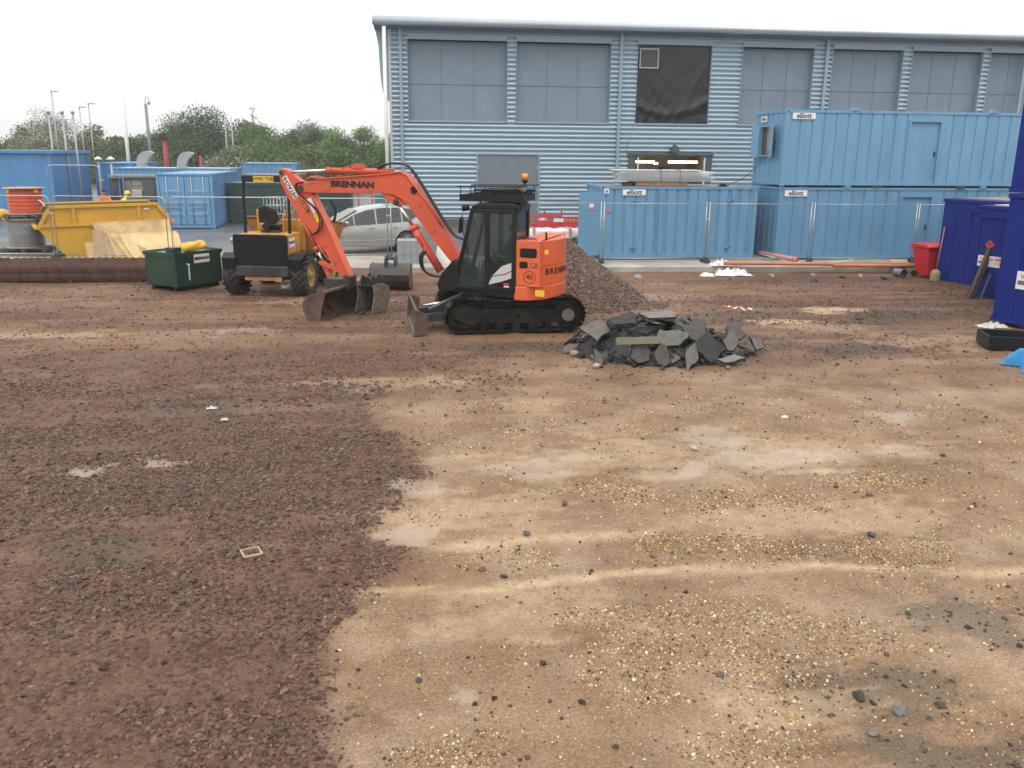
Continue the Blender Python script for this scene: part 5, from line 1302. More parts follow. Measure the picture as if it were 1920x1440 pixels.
for s in (-1, 1):
    MB().add([side_pt(x, z, .035, s) for x, z in ((1.92, 1.02), (2.25, .98), (2.3, 1.08), (2.22, 1.18), (2.02, 1.12))], [(0, 1, 2, 3, 4)]).build('tail_lamp', M_LENS, cr)
    for x in (-.48, .31, 1.2): MB().add([side_pt(x + d, z, .004, s) for z in (.36, .55, .75, .95) for d in (-.006, .006)], [(0, 1, 3, 2), (2, 3, 5, 4), (4, 5, 7, 6)]).build('door_gap', M_BLACK, cr)
    for x in (.12, .98): MB().box((x, s * (half_w(x) + .012), .86), (.2, .03, .035)).build('door_handle', M_CAR, cr, bevel=.01)
    MB().ell((-.78, s * 1.02, 1.04), (.1, .1, .085)).build('wing_mirror', M_CAR, cr)
    MB().bb(-1.0, .95, s * .93 - .02, s * .93 + .02, .40, .44).build('door_moulding', M_CAR, cr, bevel=.01)
    for w in WX:
        wh = MB().lathe([(.2, -.11), (.30, -.115), (.335, -.09), (.345, 0), (.335, .09), (.30, .115), (.2, .11)], c=(w, s * .82, .345), axis='y', n=26).build('wheel', M_RUBBER, cr)
        rim = MB().lathe([(.17, s * .04), (.19, s * .10), (.215, s * .115), (.225, s * .1)], c=(w, s * .82, .345), axis='y', n=26); 
        for q in range(5):
            for dq in (-.16, .16):
                a = 2 * PI * q / 5 + dq; M = Matrix.Translation((w, s * .92, .345)) @ Matrix.Rotation(a, 4, 'Y'); rim.bb(-.016, .016, -.012, .012, .03, .2, m=M)
        rim.cyl((w, s * .90, .345), (w, s * .935, .345), .045, n=12)
        rim.build('rim', pm('alloy%d%d' % (s, w * 10), (.55, .55, .56), .25, metal=.6), wh)
        MB().lathe([(0, s * .0), (.17, s * .0), (.17, s * .03), (0, s * .03)], c=(w, s * .83, .345), axis='y', n=18).build('brake_disc', M_DKST, wh)
        MB().lathe([(.36, 0), (.415, 0), (.415, s * -.3), (.36, s * -.3)], c=(w, s * .9, .345), axis='y', n=16, a0=0, a1=PI).build('wheel_arch', M_BLACK, cr)
MB().bb(-2.0, 2.0, -.8, .8, .2, .5).build('underbody', M_BLACK, cr)
# ------------------------------------------------------------------ loose digger buckets and steel on the ground
def bucket(name, label, loc, rotz, W, mats, teeth=0, tilt=0.0, sc=1.0, ears=True):
    t = thing(name, label, 'bucket', loc, rotz)
    X = Matrix.Rotation(tilt, 4, 'X') @ Matrix.Diagonal((1, sc, sc, 1))
    def B(): return MB(xf=X)
    # profile in (y,z): opening towards -y, lip on the ground
    o_ = [(-.42, .0), (-.05, .0), (.2, .07), (.34, .25), (.36, .42), (.28, .58), (.08, .66), (-.3, .66)]
    i_ = [(-.3, .63), (.06, .63), (.25, .55), (.325, .41), (.31, .27), (.18, .105), (-.06, .03), (-.42, .02)]
    sh = B().prism(o_ + i_, 'x', -W / 2, W / 2).build('shell', mats[0], t)
    for x in (-W / 2, W / 2): B().prism([(-.44, -.002), (-.05, -.004), (.21, .066), (.355, .25), (.375, .42), (.29, .595), (.08, .675), (-.34, .675), (-.3, .4)], 'x', x - .014, x + .014).build('side_plate', mats[1], t, bevel=.004)
    if ears:
        for x in (-.13, .13): B().prism([(-.28, .66), (.2, .64), (.18, .80), (.05, .90), (-.1, .82), (-.24, .9), (-.3, .8)], 'x', x - .02, x + .02).build('hitch_ear', M_DKST, t, bevel=.006)
        for y, z in ((-.2, .82), (.08, .82)): B().cyl((-.13, y, z), (.13, y, z), .028, n=10).build('hitch_pin', M_DKST, t)
    for k in range(teeth):
        x = -W / 2 + .06 + (W - .12) * k / max(teeth - 1, 1); B().prism([(-.40, -.002), (-.60, .012), (-.60, .03), (-.40, .06)], 'x', x - .03, x + .03).build('tooth', M_RUST, t)
    return t
M_PALE = pm('scraped_steel', (.22, .18, .14), .45, metal=.3, var=.4, vsc=8, dirt=(.1, .06, .045), da=.6, dsc=5)
bucket('digging_bucket', 'narrow rusty trenching bucket with teeth beside the ditching bucket', (-.93, 20.98, 0), R(-32), .46, (M_DKST, M_PALE), 3, sc=1.0)
bucket('digging_bucket', 'wide dark bucket lying behind, with a tall hitch and a worn round end', (-.58, 24.45, 0), R(172), 1.08, (M_DKST, M_RUST), 0, sc=1.02)
tag(MB().box((-.0, 0, 0), (.75, .5, .02), (R(18), 0, R(8))).build('steel_plate', pm('rusty_plate', (.26, .12, .06), .6, var=.3)), 'rusty steel plate leaning by the slab edge behind the buckets', 'plate').location = (-1.25, 25.2, .1)

# ------------------------------------------------------------------ asphalt slab heap
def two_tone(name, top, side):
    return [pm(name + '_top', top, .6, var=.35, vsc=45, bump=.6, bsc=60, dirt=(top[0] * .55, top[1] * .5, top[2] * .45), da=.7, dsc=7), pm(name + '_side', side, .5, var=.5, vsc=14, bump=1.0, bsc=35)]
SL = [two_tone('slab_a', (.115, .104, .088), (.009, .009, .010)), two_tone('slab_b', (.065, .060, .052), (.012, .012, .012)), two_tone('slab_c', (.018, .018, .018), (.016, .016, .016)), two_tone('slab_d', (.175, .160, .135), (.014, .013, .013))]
def slab_mesh(r, th, seed, asp=.65):
    rg = random.Random(seed); n = rg.randint(4, 6); pts = []
    for i in range(n):
        a = 2 * PI * (i + rg.uniform(-.33, .33)) / n; q = r * rg.uniform(.62, 1.2); pts.append((q * math.cos(a), q * math.sin(a) * asp))
    # break the outline into small jags
    out = []
    for i in range(n):
        p, q = Vector(pts[i]), Vector(pts[(i + 1) % n]); L = (q - p).length; m = max(1, int(L / .11))
        for j in range(m):
            w = p.lerp(q, j / m); s_ = .028 if j else 0; out.append((w.x + rg.uniform(-s_, s_), w.y + rg.uniform(-s_, s_)))
    b = MB(); n = len(out)
    lo = [(x * 1.03 + rg.uniform(-.03, .03), y * 1.03 + rg.uniform(-.03, .03), -th + rg.uniform(-.018, .018)) for x, y in out]
    mid = [(x * 1.03 + rg.uniform(-.025, .025), y * 1.03 + rg.uniform(-.025, .025), -th * .5) for x, y in out]
    hi = [(x, y, rg.uniform(-.003, .003)) for x, y in out]
    b.add(hi + mid + lo, [tuple(range(n))], mi=0)
    for i in range(n):
        j = (i + 1) % n
        for a_ in (0, n): b.f.append([a_ + i, a_ + n + i, a_ + n + j, a_ + j]); b.s.append(False); b.mi.append(1)
    b.f.append([2 * n + i for i in range(n)][::-1]); b.s.append(False); b.mi.append(1)
    return b
def heap_h(x, y):
    u, w = (x - 4.72) / 1.95, (y - 16.35) / 1.5
    return .72 * max(0, 1 - math.sqrt(u * u + w * w) ** 1.5)
def put_slab(x, y, z, r, th, kind, tilt, az, spin, seed, label=None, asp=.65, name='broken_asphalt'):
    b = slab_mesh(r, th, seed, asp); o = b.build(name, SL[kind])
    q = Matrix.Rotation(az, 4, 'Z') @ Matrix.Rotation(tilt, 4, 'X') @ Matrix.Rotation(spin, 4, 'Z')
    o.matrix_world = Matrix.Translation((x, y, z)) @ q
    tag(o, label or 'broken slab of dug-up asphalt in the heap beside the excavator', 'asphalt slab', 'broken asphalt slabs in the heap')
rg = random.Random(5); cnt = 0
for k in range(400):
    if cnt >= 130: break
    a = rg.uniform(0, 2 * PI); d = math.sqrt(rg.uniform(.0, 1.0)); x, y = 4.72 + 1.78 * d * math.cos(a), 16.35 + 1.32 * d * math.sin(a)
    h = heap_h(x, y); e = .05
    gx_, gy_ = (heap_h(x + e, y) - heap_h(x - e, y)) / (2 * e), (heap_h(x, y + e) - heap_h(x, y - e)) / (2 * e)
    az = math.atan2(-gx_, gy_) ; slope = math.atan(math.hypot(gx_, gy_))
    r_ = rg.uniform(.14, .36) * (1.15 if cnt % 5 == 0 else 1)
    kind = rg.choice([0, 1, 1, 2, 2, 2, 1, 2, 2, 0])
    put_slab(x, y, max(.07, h * .92 + rg.uniform(-.09, .03)), r_, rg.uniform(.04, .07), kind, slope * rg.uniform(.5, 1.2) + rg.uniform(-.16, .2), az + rg.uniform(-.5, .5), rg.uniform(0, 6.28), 100 + k, asp=rg.uniform(.45, .85))
    cnt += 1
# the pieces one can single out on the near face
put_slab(4.70, 15.95, .77, .44, .07, 3, R(7), 0, .1, 901, 'large pale flat slab lying on the crown of the heap, facing up', .5)
put_slab(3.95, 15.85, .72, .38, .12, 2, R(22), R(10), .3, 902, 'thick black rough-sided slab left of the pale top slab on the heap', .55)
put_slab(3.45, 15.9, .52, .46, .06, 0, R(34), R(-35), .2, 903, 'pale thin slab sloping down the left shoulder of the heap', .6)
put_slab(5.28, 15.55, .55, .30, .07, 1, R(48), R(5), .6, 904, 'rounded grey slab standing up right of the heap centre', .85)
put_slab(4.72, 15.38, .46, .33, .06, 0, R(44), R(-8), .3, 905, 'grey slab leaning on the near face below the pale top slab', .7)
put_slab(5.35, 15.1, .33, .36, .08, 2, R(56), R(6), .0, 906, 'dark rough square slab upright on the near right of the heap', .8)
put_slab(4.05, 14.98, .22, .25, .05, 1, R(62), R(0), 1.4, 907, 'narrow grey slab upright under the straight kerb piece', .6)
put_slab(4.42, 14.93, .22, .25, .06, 1, R(66), R(-15), 1.9, 908, 'pointed grey slab upright at the front foot of the heap', .62)
put_slab(4.95, 14.88, .20, .32, .06, 0, R(50), R(12), .9, 909, 'pale slab sliding off the front foot of the heap', .55)
put_slab(5.85, 15.3, .38, .27, .05, 0, R(50), R(25), .8, 910, 'pale triangular slab on the right side of the heap', .55)
put_slab(5.75, 14.95, .12, .27, .06, 3, R(18), R(5), .1, 911, 'small pale slab lying flat at the right foot of the heap', .5)
put_slab(6.15, 15.9, .40, .45, .06, 1, R(40), R(52), .2, 912, 'long grey slab sliding down the right shoulder of the heap', .5)
put_slab(3.3, 15.15, .15, .22, .06, 1, R(35), R(-20), 2.2, 913, 'small grey slab at the left foot of the heap', .6)
put_slab(6.5, 15.7, .22, .34, .05, 0, R(36), R(48), .3, 914, 'grey slab at the far right end of the heap', .55)
k_ = MB().bb(-.39, .39, -.05, .05, -.065, .065).build('kerb_stone', pm('kerb_concrete', (.16, .148, .10), .6, var=.12, bump=.2), bevel=.008); k_.location = (4.0, 15.02, .47); k_.rotation_euler = (R(-12), R(-1), R(-2))
tag(k_, 'straight length of buff concrete kerb lying across the front of the asphalt heap', 'kerb stone')
for k in range(80):
    a = rg.uniform(0, 2 * PI) if k % 2 else rg.uniform(PI * 1.05, PI * 1.95); d = math.sqrt(rg.uniform(.1, 1.15)); x, y = 4.72 + 1.8 * d * math.cos(a), 16.25 + 1.4 * d * math.sin(a)
    q = rg.uniform(.03, .09); b = MB().ell((0, 0, 0), (q, q * .8, q * .62), 7, 5); b.v = [Vector(p) * rg.uniform(.72, 1.2) for p in b.v]; b.s = [False] * len(b.s)
    o = b.build('asphalt_chunk', SL[2][1]); o.location = (x, y, max(q * .35, heap_h(x, y) * .95 - .02)); o.rotation_euler = (rg.uniform(0, 3), rg.uniform(0, 3), rg.uniform(0, 3))
    tag(o, 'rough black lump of asphalt wedged between the heaped slabs', 'asphalt lump', 'black asphalt lumps in the heap')
# fines under the heap
M_FINES = pm('asphalt_fines', (.012, .0115, .0115), .6, var=.5, vsc=9, bump=1.0, bsc=22)
fx, fy = np.meshgrid(np.arange(2.5, 7.0, .05), np.arange(14.6, 18.2, .05))
fz = np.vectorize(heap_h)(fx, fy) * .74 + (fbm(fx * 5, fy * 5, 95, 4) - .5) * .16 * sst(0, .12, np.vectorize(heap_h)(fx, fy)) - .045
tag(np_grid('asphalt_fines', fx, fy, fz, M_FINES, 'stuff'), 'black crumbled asphalt filling the slab heap', 'rubble')
for i, (x, y, r_, c_, lb) in enumerate([(3.02, 15.9, .10, (.30, .20, .12), 'tan stone lump at the left end of the asphalt heap'), (3.25, 14.95, .075, (.42, .30, .20), 'small buff stone at the left foot of the asphalt heap'), (3.3, 16.4, .06, (.12, .1, .08), 'small brown stone between the track and the asphalt heap'), (5.6, 14.7, .05, (.2, .15, .1), 'small stone in front of the asphalt heap')]):
    b = MB().ell((0, 0, 0), (r_, r_ * .8, r_ * .7), 8, 6); b.v = [Vector(p) * random.uniform(.85, 1.12) for p in b.v]
    o = b.build('stone', pm('stone%d' % i, c_, .7, var=.2, bump=.3)); o.location = (x, y, r_ * .5); tag(o, lb, 'stone')

# ------------------------------------------------------------------ heap of red-brown gravel behind the excavator
hx, hy = np.meshgrid(np.arange(1.6, 7.6, .045), np.arange(19.8, 25.0, .045))
def gh(x, y):
    d = np.sqrt(((x - 3.75) / 2.35) ** 2 + ((y - 22.3) / 2.15) ** 2)
    h = 1.62 * np.clip(1 - d, 0, 1) ** .93
    h = h + .10 * np.clip(1 - np.sqrt(((x - 5.6) / 1.2) ** 2 + ((y - 21.4) / 1.0) ** 2), 0, 1)
    return h * (1 + (fbm(x * 1.2, y * 1.2, 101, 4) - .5) * .25) - .03
hz = gh(hx, hy) + (fbm(hx * 12, hy * 12, 102, 3) - .5) * .07 * (gh(hx, hy) > 0)
M_HEAP = pm('gravel_heap', (.17, .095, .074), .6, var=.4, vsc=24, bump=1.0, bsc=40, dirt=(.075, .05, .042), da=.6, dsc=30)
tag(np_grid('gravel_heap', hx, hy, hz, M_HEAP, 'stuff'), 'heap of red-brown gravel behind the excavator counterweight', 'gravel')
_gz = ground_z
def ground_z(X, Y): return np.maximum(gh(X, Y), _gz(X, Y))
hX = RNG.uniform(2.2, 7.0, 30000); hY = RNG.uniform(19.9, 23.2, 30000); kk = gh(hX, hY) > .0
hX, hY = hX[kk][:13000], hY[kk][:13000]
stones('heap_stones', hX, hY, np.clip(RNG.lognormal(math.log(.036), .3, len(hX)), .016, .08), pal(len(hX), [(.15, .095, .078), (.12, .078, .065), (.18, .122, .10), (.095, .066, .057), (.2, .15, .125)]), 'loose stones covering the red-brown gravel heap', .65, .1)
ground_z = _gz

# ------------------------------------------------------------------ green fuel tank with a yellow bag on it
M_GRN = pm('tank_green', (.008, .040, .027), .32, var=.15, vsc=2, dirt=(.05, .055, .035), da=.45, dsc=1.6, stretch=(1, 1, .3))
tk = thing('fuel_tank', 'dark green steel fuel tank standing on the gravel left of the dumper', 'tank', (-6.24, 24.12, 0), math.atan2(.8, .6))
# local x along the long side (1.85), y towards the left (1.25)
TL, TW = 1.55, 1.22
MB().bb(0, TL, 0, TW, .12, .98).build('shell', M_GRN, tk, bevel=.01)
rm = MB()
for (x0, x1, y0, y1) in ((-.03, TL + .03, -.03, 0), (-.03, TL + .03, TW, TW + .03), (-.03, 0, 0, TW), (TL, TL + .03, 0, TW)): rm.bb(x0, x1, y0, y1, .93, 1.03)
rm.build('rim', M_GRN, tk)
MB().bb(.02, TL - .02, .02, TW - .02, .98, .986).build('pale_lid', pm('pale_green', (.18, .27, .25), .12, var=.2, vsc=4), tk)  # glossy lid, much paler grey-green than the tank shell
for y in (.1, TW - .25): MB().bb(.05, TL - .05, y, y + .15, 0, .12).build('skid', M_BLACK, tk)
MB().bb(.05, .33, .12, .42, .99, 1.16).build('filler_box', M_GRN, tk, bevel=.01)
MB().tube([(.04, .78 + .05 * math.cos(a), 1.03 + .05 * math.sin(a)) for a in np.linspace(0, 2 * PI, 12)][:-1], .014, 6, closed=True).build('lifting_eye', M_GRN, tk)
sticker(tk, .85, .83, .52, .23, 'BRENNAN', .105, -.035, ink=M_INKB, bold=.007)
MB().prism([(.42, .25), (.45, .3), (.445, .62), (.47, .70), (.36, .74), (.35, .71), (.41, .68), (.4, .35)], 'y', -.0035, -.0005).build('paint_drip', M_STK, tk)
M_BAG = pm('yellow_bag', (.62, .38, .03), .45, var=.12, vsc=4, bump=.3, bsc=9)
b = MB()
def bag(u, w_):
    a = 2 * PI * u; t = w_ * 2 - 1; r_ = (1 - abs(t) ** 3.2) ** .45 if abs(t) < 1 else 0
    n_ = 1 + .10 * math.sin(3 * a + 5 * t) + .06 * math.sin(9 * t + 2 * a)
    return (t * .37, r_ * .16 * math.cos(a) * n_, r_ * (.135 * math.sin(a) * n_) + .02 * math.sin(3 * t))
b.grid(bag, 22, 22); bo = b.build('yellow_bag', M_BAG); bo.location = (-5.95, 24.98, 1.13); bo.rotation_euler = (0, R(-3), R(12))
tag(bo, 'yellow tarpaulin bag lying on top of the green fuel tank', 'bag')

# ------------------------------------------------------------------ yellow waste skip and boards leaning on it
M_SKY = pm('skip_yellow', (.66, .36, .025), .42, var=.08, vsc=1.5, dirt=(.34, .19, .05), da=.4, dsc=2)
M_SKI = pm('skip_inside', (.11, .075, .06), .7, var=.4, vsc=3, bump=.4)
sp = thing('waste_skip', 'yellow steel waste skip with plywood leaning against its front', 'skip', (-10.3, 31.3, .17), R(25))
sp.scale = (1.1, 1.05, 1.0)
o_ = [(-1.48, 1.66), (1.60, 1.70), (2.02, 1.06), (1.05, .0), (-1.12, .0), (-1.85, .98)]
D_s = 1.75
for y in (0, D_s): MB().prism(o_, 'y', y - .012, y + .012).build('side_plate', M_SKY, sp)
for y in (.022, D_s - .022): MB().prism([(a * .985, c * .985 + .01) for a, c in o_], 'y', y - .008, y + .008).build('inner_lining', M_SKI, sp)
for (i, j) in ((2, 3), (4, 5)):
    p, q = o_[i], o_[j]; b = MB(); b.add([(p[0], .012, p[1]), (q[0], .012, q[1]), (q[0], D_s, q[1]), (p[0], D_s, p[1])], [(0, 1, 2, 3)]); e = b.build('end_plate', M_SKI, sp); mm = e.modifiers.new('t', 'SOLIDIFY'); mm.thickness = .02
MB().bb(-1.1, 1.05, .012, D_s - .012, .0, .02).build('floor', M_SKI, sp)
for y in (-.05, D_s + .05):
    MB().prism([(-1.52, 1.60), (1.63, 1.64), (1.6, 1.73), (-1.48, 1.70)], 'y', y - .04, y + .04).build('top_rail', M_SKY, sp)
    for (a, c) in ((o_[0], o_[5]), (o_[1], o_[2])):
        d = Vector((c[0] - a[0], c[1] - a[1])).normalized() * .09; nn = Vector((-d.y, d.x)); 
        if (nn.x > 0) == (a[0] > 0): nn = -nn
        MB().prism([(a[0], a[1] + .02), (c[0] + d.x * .2, c[1]), (c[0] + nn.x, c[1] + nn.y), (a[0] + nn.x, a[1] + nn.y)], 'y', y - .04, y + .04).build('sloping_rail', M_SKY, sp)
    for x in (-.82, 1.02): MB().prism([(x - .05, 1.05), (x + .05, 1.05), (x + .05, 1.62), (x - .05, 1.62)], 'y', y - .025, y + .025).build('rib', M_SKY, sp)
    MB().prism([(-1.72, 1.0), (1.9, 1.04), (1.85, 1.13), (-1.75, 1.09)], 'y', y - .035, y + .035).build('mid_rail', M_SKY, sp)
for x, z in ((-1.85, .98), (2.02, 1.06)): MB().bb(x - .05, x + .05, 0, D_s, z - .05, z + .03).build('end_rail', M_SKY, sp)
MB().bb(1.18, 1.32, -.052, -.028, 1.5, 1.55).build('maker_plate', M_STK, sp)
M_PLY = [pm('plywood%d' % i, c, .6, var=.18, vsc=2.5, dirt=(c[0] * .55, c[1] * .45, c[2] * .4), da=.6, dsc=3, stretch=(1, 1, .5)) for i, c in enumerate([(.50, .33, .15), (.58, .42, .19), (.62, .46, .22), (.34, .23, .13)])]
def board(label, x0, x1, zt, xb0, xb1, y_b, y_t, mi, zb=.2, zt2=None):
    b = MB(); zt2 = zt if zt2 is None else zt2
    y_b += .12; y_t0, y_t1 = y_t + .12 + (x0 + 10.6) * .2, y_t + .12 + (x1 + 10.6) * .2
    fr_ = [(xb0, y_b, zb), (xb1, y_b, zb), (x1, y_t1, zt2), (x0, y_t0, zt)]
    n_ = Vector((0, -1, .3)).normalized() * .018
    b.add(fr_ + [tuple(Vector(p) - n_) for p in fr_], [(0, 1, 2, 3), (7, 6, 5, 4), (0, 4, 5, 1), (1, 5, 6, 2), (2, 6, 7, 3), (3, 7, 4, 0)])
    tag(b.build('plywood_board', M_PLY[mi]), label, 'board', 'boards leaning on the yellow skip')
board('large speckled board at the back, highest up the skip front', -10.42, -8.1, 1.34, -10.0, -7.7, 30.05, 30.36, 0, zt2=1.42)
board('narrow plank at the left end of the leaning boards', -10.62, -10.15, .72, -10.55, -10.0, 29.95, 30.1, 0)
board('narrow upright plank second from the left against the skip', -10.4, -10.1, 1.1, -10.3, -9.75, 29.9, 30.22, 3)
board('brown weathered plank in the middle of the leaning boards', -10.1, -9.8, .98, -9.85, -9.4, 29.85, 30.14, 3, zt2=1.0)
board('thin plank tucked left of the large yellow board', -9.95, -9.5, 1.02, -9.55, -9.0, 29.8, 30.1, 0)
board('large smooth yellow plywood sheet with a pale edge', -9.85, -7.82, .98, -9.15, -7.42, 29.72, 30.06, 1, zt2=1.04)
board('front yellow plywood sheet with the red stain', -9.55, -7.75, .95, -8.95, -7.35, 29.6, 29.96, 2, zt2=.98)
board('short reddish offcut resting on the front plywood sheet', -9.05, -8.85, .78, -8.55, -8.35, 29.5, 29.78, 3)

# ------------------------------------------------------------------ cable drums on pallets
M_WOOD = pm('drum_wood', (.42, .29, .18), .7, var=.2, vsc=3); M_WOODD = pm('pallet_wood', (.12, .085, .06), .8, var=.3, vsc=3)
M_OCAB = pm('orange_cable', (.62, .10, .03), .5, var=.08); M_KCAB = pm('wrapped_cable', (.10, .105, .115), .22, var=.3, vsc=8)
M_FILM = pm('shrink_film', (.55, .56, .58), .15, var=.1, alpha=.28)
def drum(label, loc, R_, rc, h, mat, pallet=True, film=False):
    t = thing('cable_drum', label, 'cable drum', loc, .2, 'cable drums stacked at the left edge')
    for z in (0, h - .035): MB().lathe([(0, z), (R_, z), (R_, z + .035), (0, z + .035)], n=28).build('flange', M_WOOD, t)
    b = MB(); prof = [(.1, .04)]
    n = int((h - .1) / .042)
    for k in range(n):
        z = .05 + k * (h - .1) / n; dz = (h - .1) / n
        for q in range(5): prof.append((rc + .02 * math.sin(PI * q / 4) + .012 * math.sin(k * 2.3), z + dz * q / 5))
    prof.append((.1, h - .04)); b.lathe(prof, n=28); b.build('cable', mat, t)
    if film: MB().lathe([(rc + .06, .02), (rc + .075, h * .5), (rc + .06, h - .02)], n=28).build('plastic_film', M_FILM, t)
    return t
def pallet(label, loc, rot=0, W=1.2, D=1.0):
    t = thing('wooden_pallet', label, 'pallet', loc, rot)
    for k in range(5): MB().bb(-W / 2, W / 2, -D / 2 + k * D / 4.6, -D / 2 + k * D / 4.6 + .12, .12, .145).build('deck_board', M_WOODD, t)
    for y in (-D / 2 + .05, 0, D / 2 - .1):
        for x in (-W / 2 + .07, 0, W / 2 - .07): MB().bb(x - .07, x + .07, y - .05, y + .07, .02, .12).build('block', M_WOODD, t)
        MB().bb(-W / 2, W / 2, y - .05, y + .07, 0, .02).build('runner', M_WOODD, t)
    return t
pallet('dark pallet under the lower wrapped cable drum', (-13.28, 32.4, .2), .1, 1.5, 1.2)
drum('lower drum of black cable wrapped in clear film, on a pallet', (-13.3, 32.4, .35), .66, .55, .98, M_KCAB, film=True)
pallet('thin pallet between the two stacked cable drums', (-13.2, 32.4, 1.34), .3, 1.3, 1.1)
dq = drum('upper drum of bright orange cable under a round wooden flange', (-13.17, 32.4, 1.49), .66, .53, .88, M_OCAB)
for a in (-140, -42): MB().box((.57 * math.cos(R(a)), .57 * math.sin(R(a)), .78), (.16, .008, .12), (0, 0, R(a + 90))).build('warning_label', M_YEL, dq)
b = MB(); b.tube(sm([(-12.66, 32.1, 1.95), (-12.55, 32.0, 1.95), (-12.45, 32.0, 1.85), (-12.4, 32.0, 1.75)]), .018, 6); o = b.build('cable_tail', M_STK, dq); o.data.transform(XF[dq.name].inverted())
tag(MB().ell((-14.35, 33.0, 1.4), (.42, .3, .22)).build('yellow_drum_cover', M_BAG), 'yellow cover peeping out behind the drums at the left edge', 'cover')
# ------------------------------------------------------------------ materials and clutter on the right
M_RBAR = pm('barrier_red', (.60, .035, .045), .4, var=.08); M_WRAP = pm('white_wrap', (.68, .68, .68), .28, var=.08, vsc=3, bump=.5, bsc=5)
M_TAPE = pm('parcel_tape', (.45, .28, .16), .4); M_GALVM = pm('mesh_zinc', (.72, .76, .77), .4, metal=.1, var=.15, vsc=8)
M_TIMB = pm('timber', (.33, .17, .085), .7, var=.25, vsc=4)
def barrier(label, loc, rot, L=2.0, H=1.0):
    t = thing('plastic_barrier', label, 'barrier', loc, rot, 'red plastic pedestrian barriers')
    for x in (.03, L / 2, L - .03): MB().bb(x - .035, x + .035, -.02, .02, .12, H).build('upright', M_RBAR, t, bevel=.008)
    for z, h in ((.12, .07), (.34, .05), (.5, .16), (.74, .05), (.94, .06)): MB().bb(.0, L, -.022, .022, z, z + h).build('rail', M_RBAR, t, bevel=.006)
    for x in np.arange(.2, L, .16): MB().bb(x - .012, x + .012, -.012, .012, .15, .95).build('bar', M_RBAR, t)
    for x in (.25, L - .25): MB().bb(x - .04, x + .04, -.28, .28, 0, .12).build('foot', M_BLACK, t)
    MB().bb(L * .35, L * .55, -.026, -.023, .78, .92).build('sign', M_STK, t)
    return t
barrier('red plastic barrier standing against the warehouse wall right of the cab', (4.7, 36.1, .2), R(2), 1.5, 1.18)
barrier('red plastic barrier with an orange section behind the wrapped packs', (5.0, 35.4, .2), R(-1), 2.05, .78)
cs = thing('cable_stand', 'orange plastic trestle with two dark posts beside the red barriers', 'trestle', (6.0, 35.6, .2))
MB().bb(.1, .85, -.05, .05, .55, .85).build('panel', pm('orange_plastic', (.75, .2, .03), .45), cs)
for x in (.05, .9): MB().prism([(x - .06, 0), (x + .06, 0), (x + .06, .95), (x, 1.02), (x - .06, .95)], 'y', -.03, .03).build('post', M_RUST, cs)
# wrapped packs on a pallet
def pack(label, loc, L, D, H, tapes, group='white-wrapped packs left of the container'):
    t = thing('wrapped_pack', label, 'pack', loc, R(-1), group)
    def fn(u, w_):
        return (L * u + .02 * math.sin(9 * w_), 0, 0)
    b = MB(); n, m = 26, 8
    def P(u, w_):
        a = 2 * PI * w_; cx, cz = math.cos(a), math.sin(a); s = (abs(cx) ** 8 + abs(cz) ** 8) ** (-1 / 8)
        k = .014 * math.sin(23 * u + 3 * w_ * 6.28) + .01 * math.sin(41 * u + 9)
        e = 1 - .25 * (abs(2 * u - 1) > .985)
        return (L * u, D / 2 + (D / 2) * cx * s * e + k, H / 2 + (H / 2) * cz * s * e + k)
    b.grid(P, 40, 32); b.build('wrap', M_WRAP, t)
    for x in tapes: MB().bb(x - .05, x + .05, -.022, D + .02, -.0, H + .022).build('tape', M_TAPE, t)
    return t
pack('low white-wrapped pack on the ground, bulging at its right end', (3.6, 29.75, .2), 3.25, 1.0, .48, ())
pallet('grey pallet between the two white-wrapped packs', (4.9, 30.2, .66), 0, 1.6, .9)
pack('upper long white-wrapped pack with strips of brown tape', (4.02, 29.9, .82), 2.65, .8, .34, (.15, 1.4, 1.75, 2.15))
M_PAV = pm('paving_block', (.27, .29, .31), .5, var=.12, vsc=6)
pv_ = thing('paving_pack', 'pale grey pack of paving blocks left of the boom cylinder', 'paving pack', (-.46, 28.45, .2), R(-1))
for z0, z1 in ((0, .27), (.275, .72)):
    for k in range(4): MB().bb(k * .215, k * .215 + .21, 0, .85, z0, z1).build('block', M_PAV, pv_, bevel=.006)
bgb = MB(); 
def rub(u, w_):
    a = 2 * PI * u; z = w_; r_ = .36 * (1 - .45 * z ** 2) * (1 + .13 * math.sin(3 * a + 4 * z) + .08 * math.sin(7 * a)); return (r_ * math.cos(a), r_ * math.sin(a) * .8, .75 * z + .03 * math.sin(5 * a))
bgb.grid(rub, 24, 10); o = bgb.build('rubble_sack', M_WRAP); o.location = (1.1, 28.6, .2); tag(o, 'crumpled white sack behind the boom cylinder', 'sack')
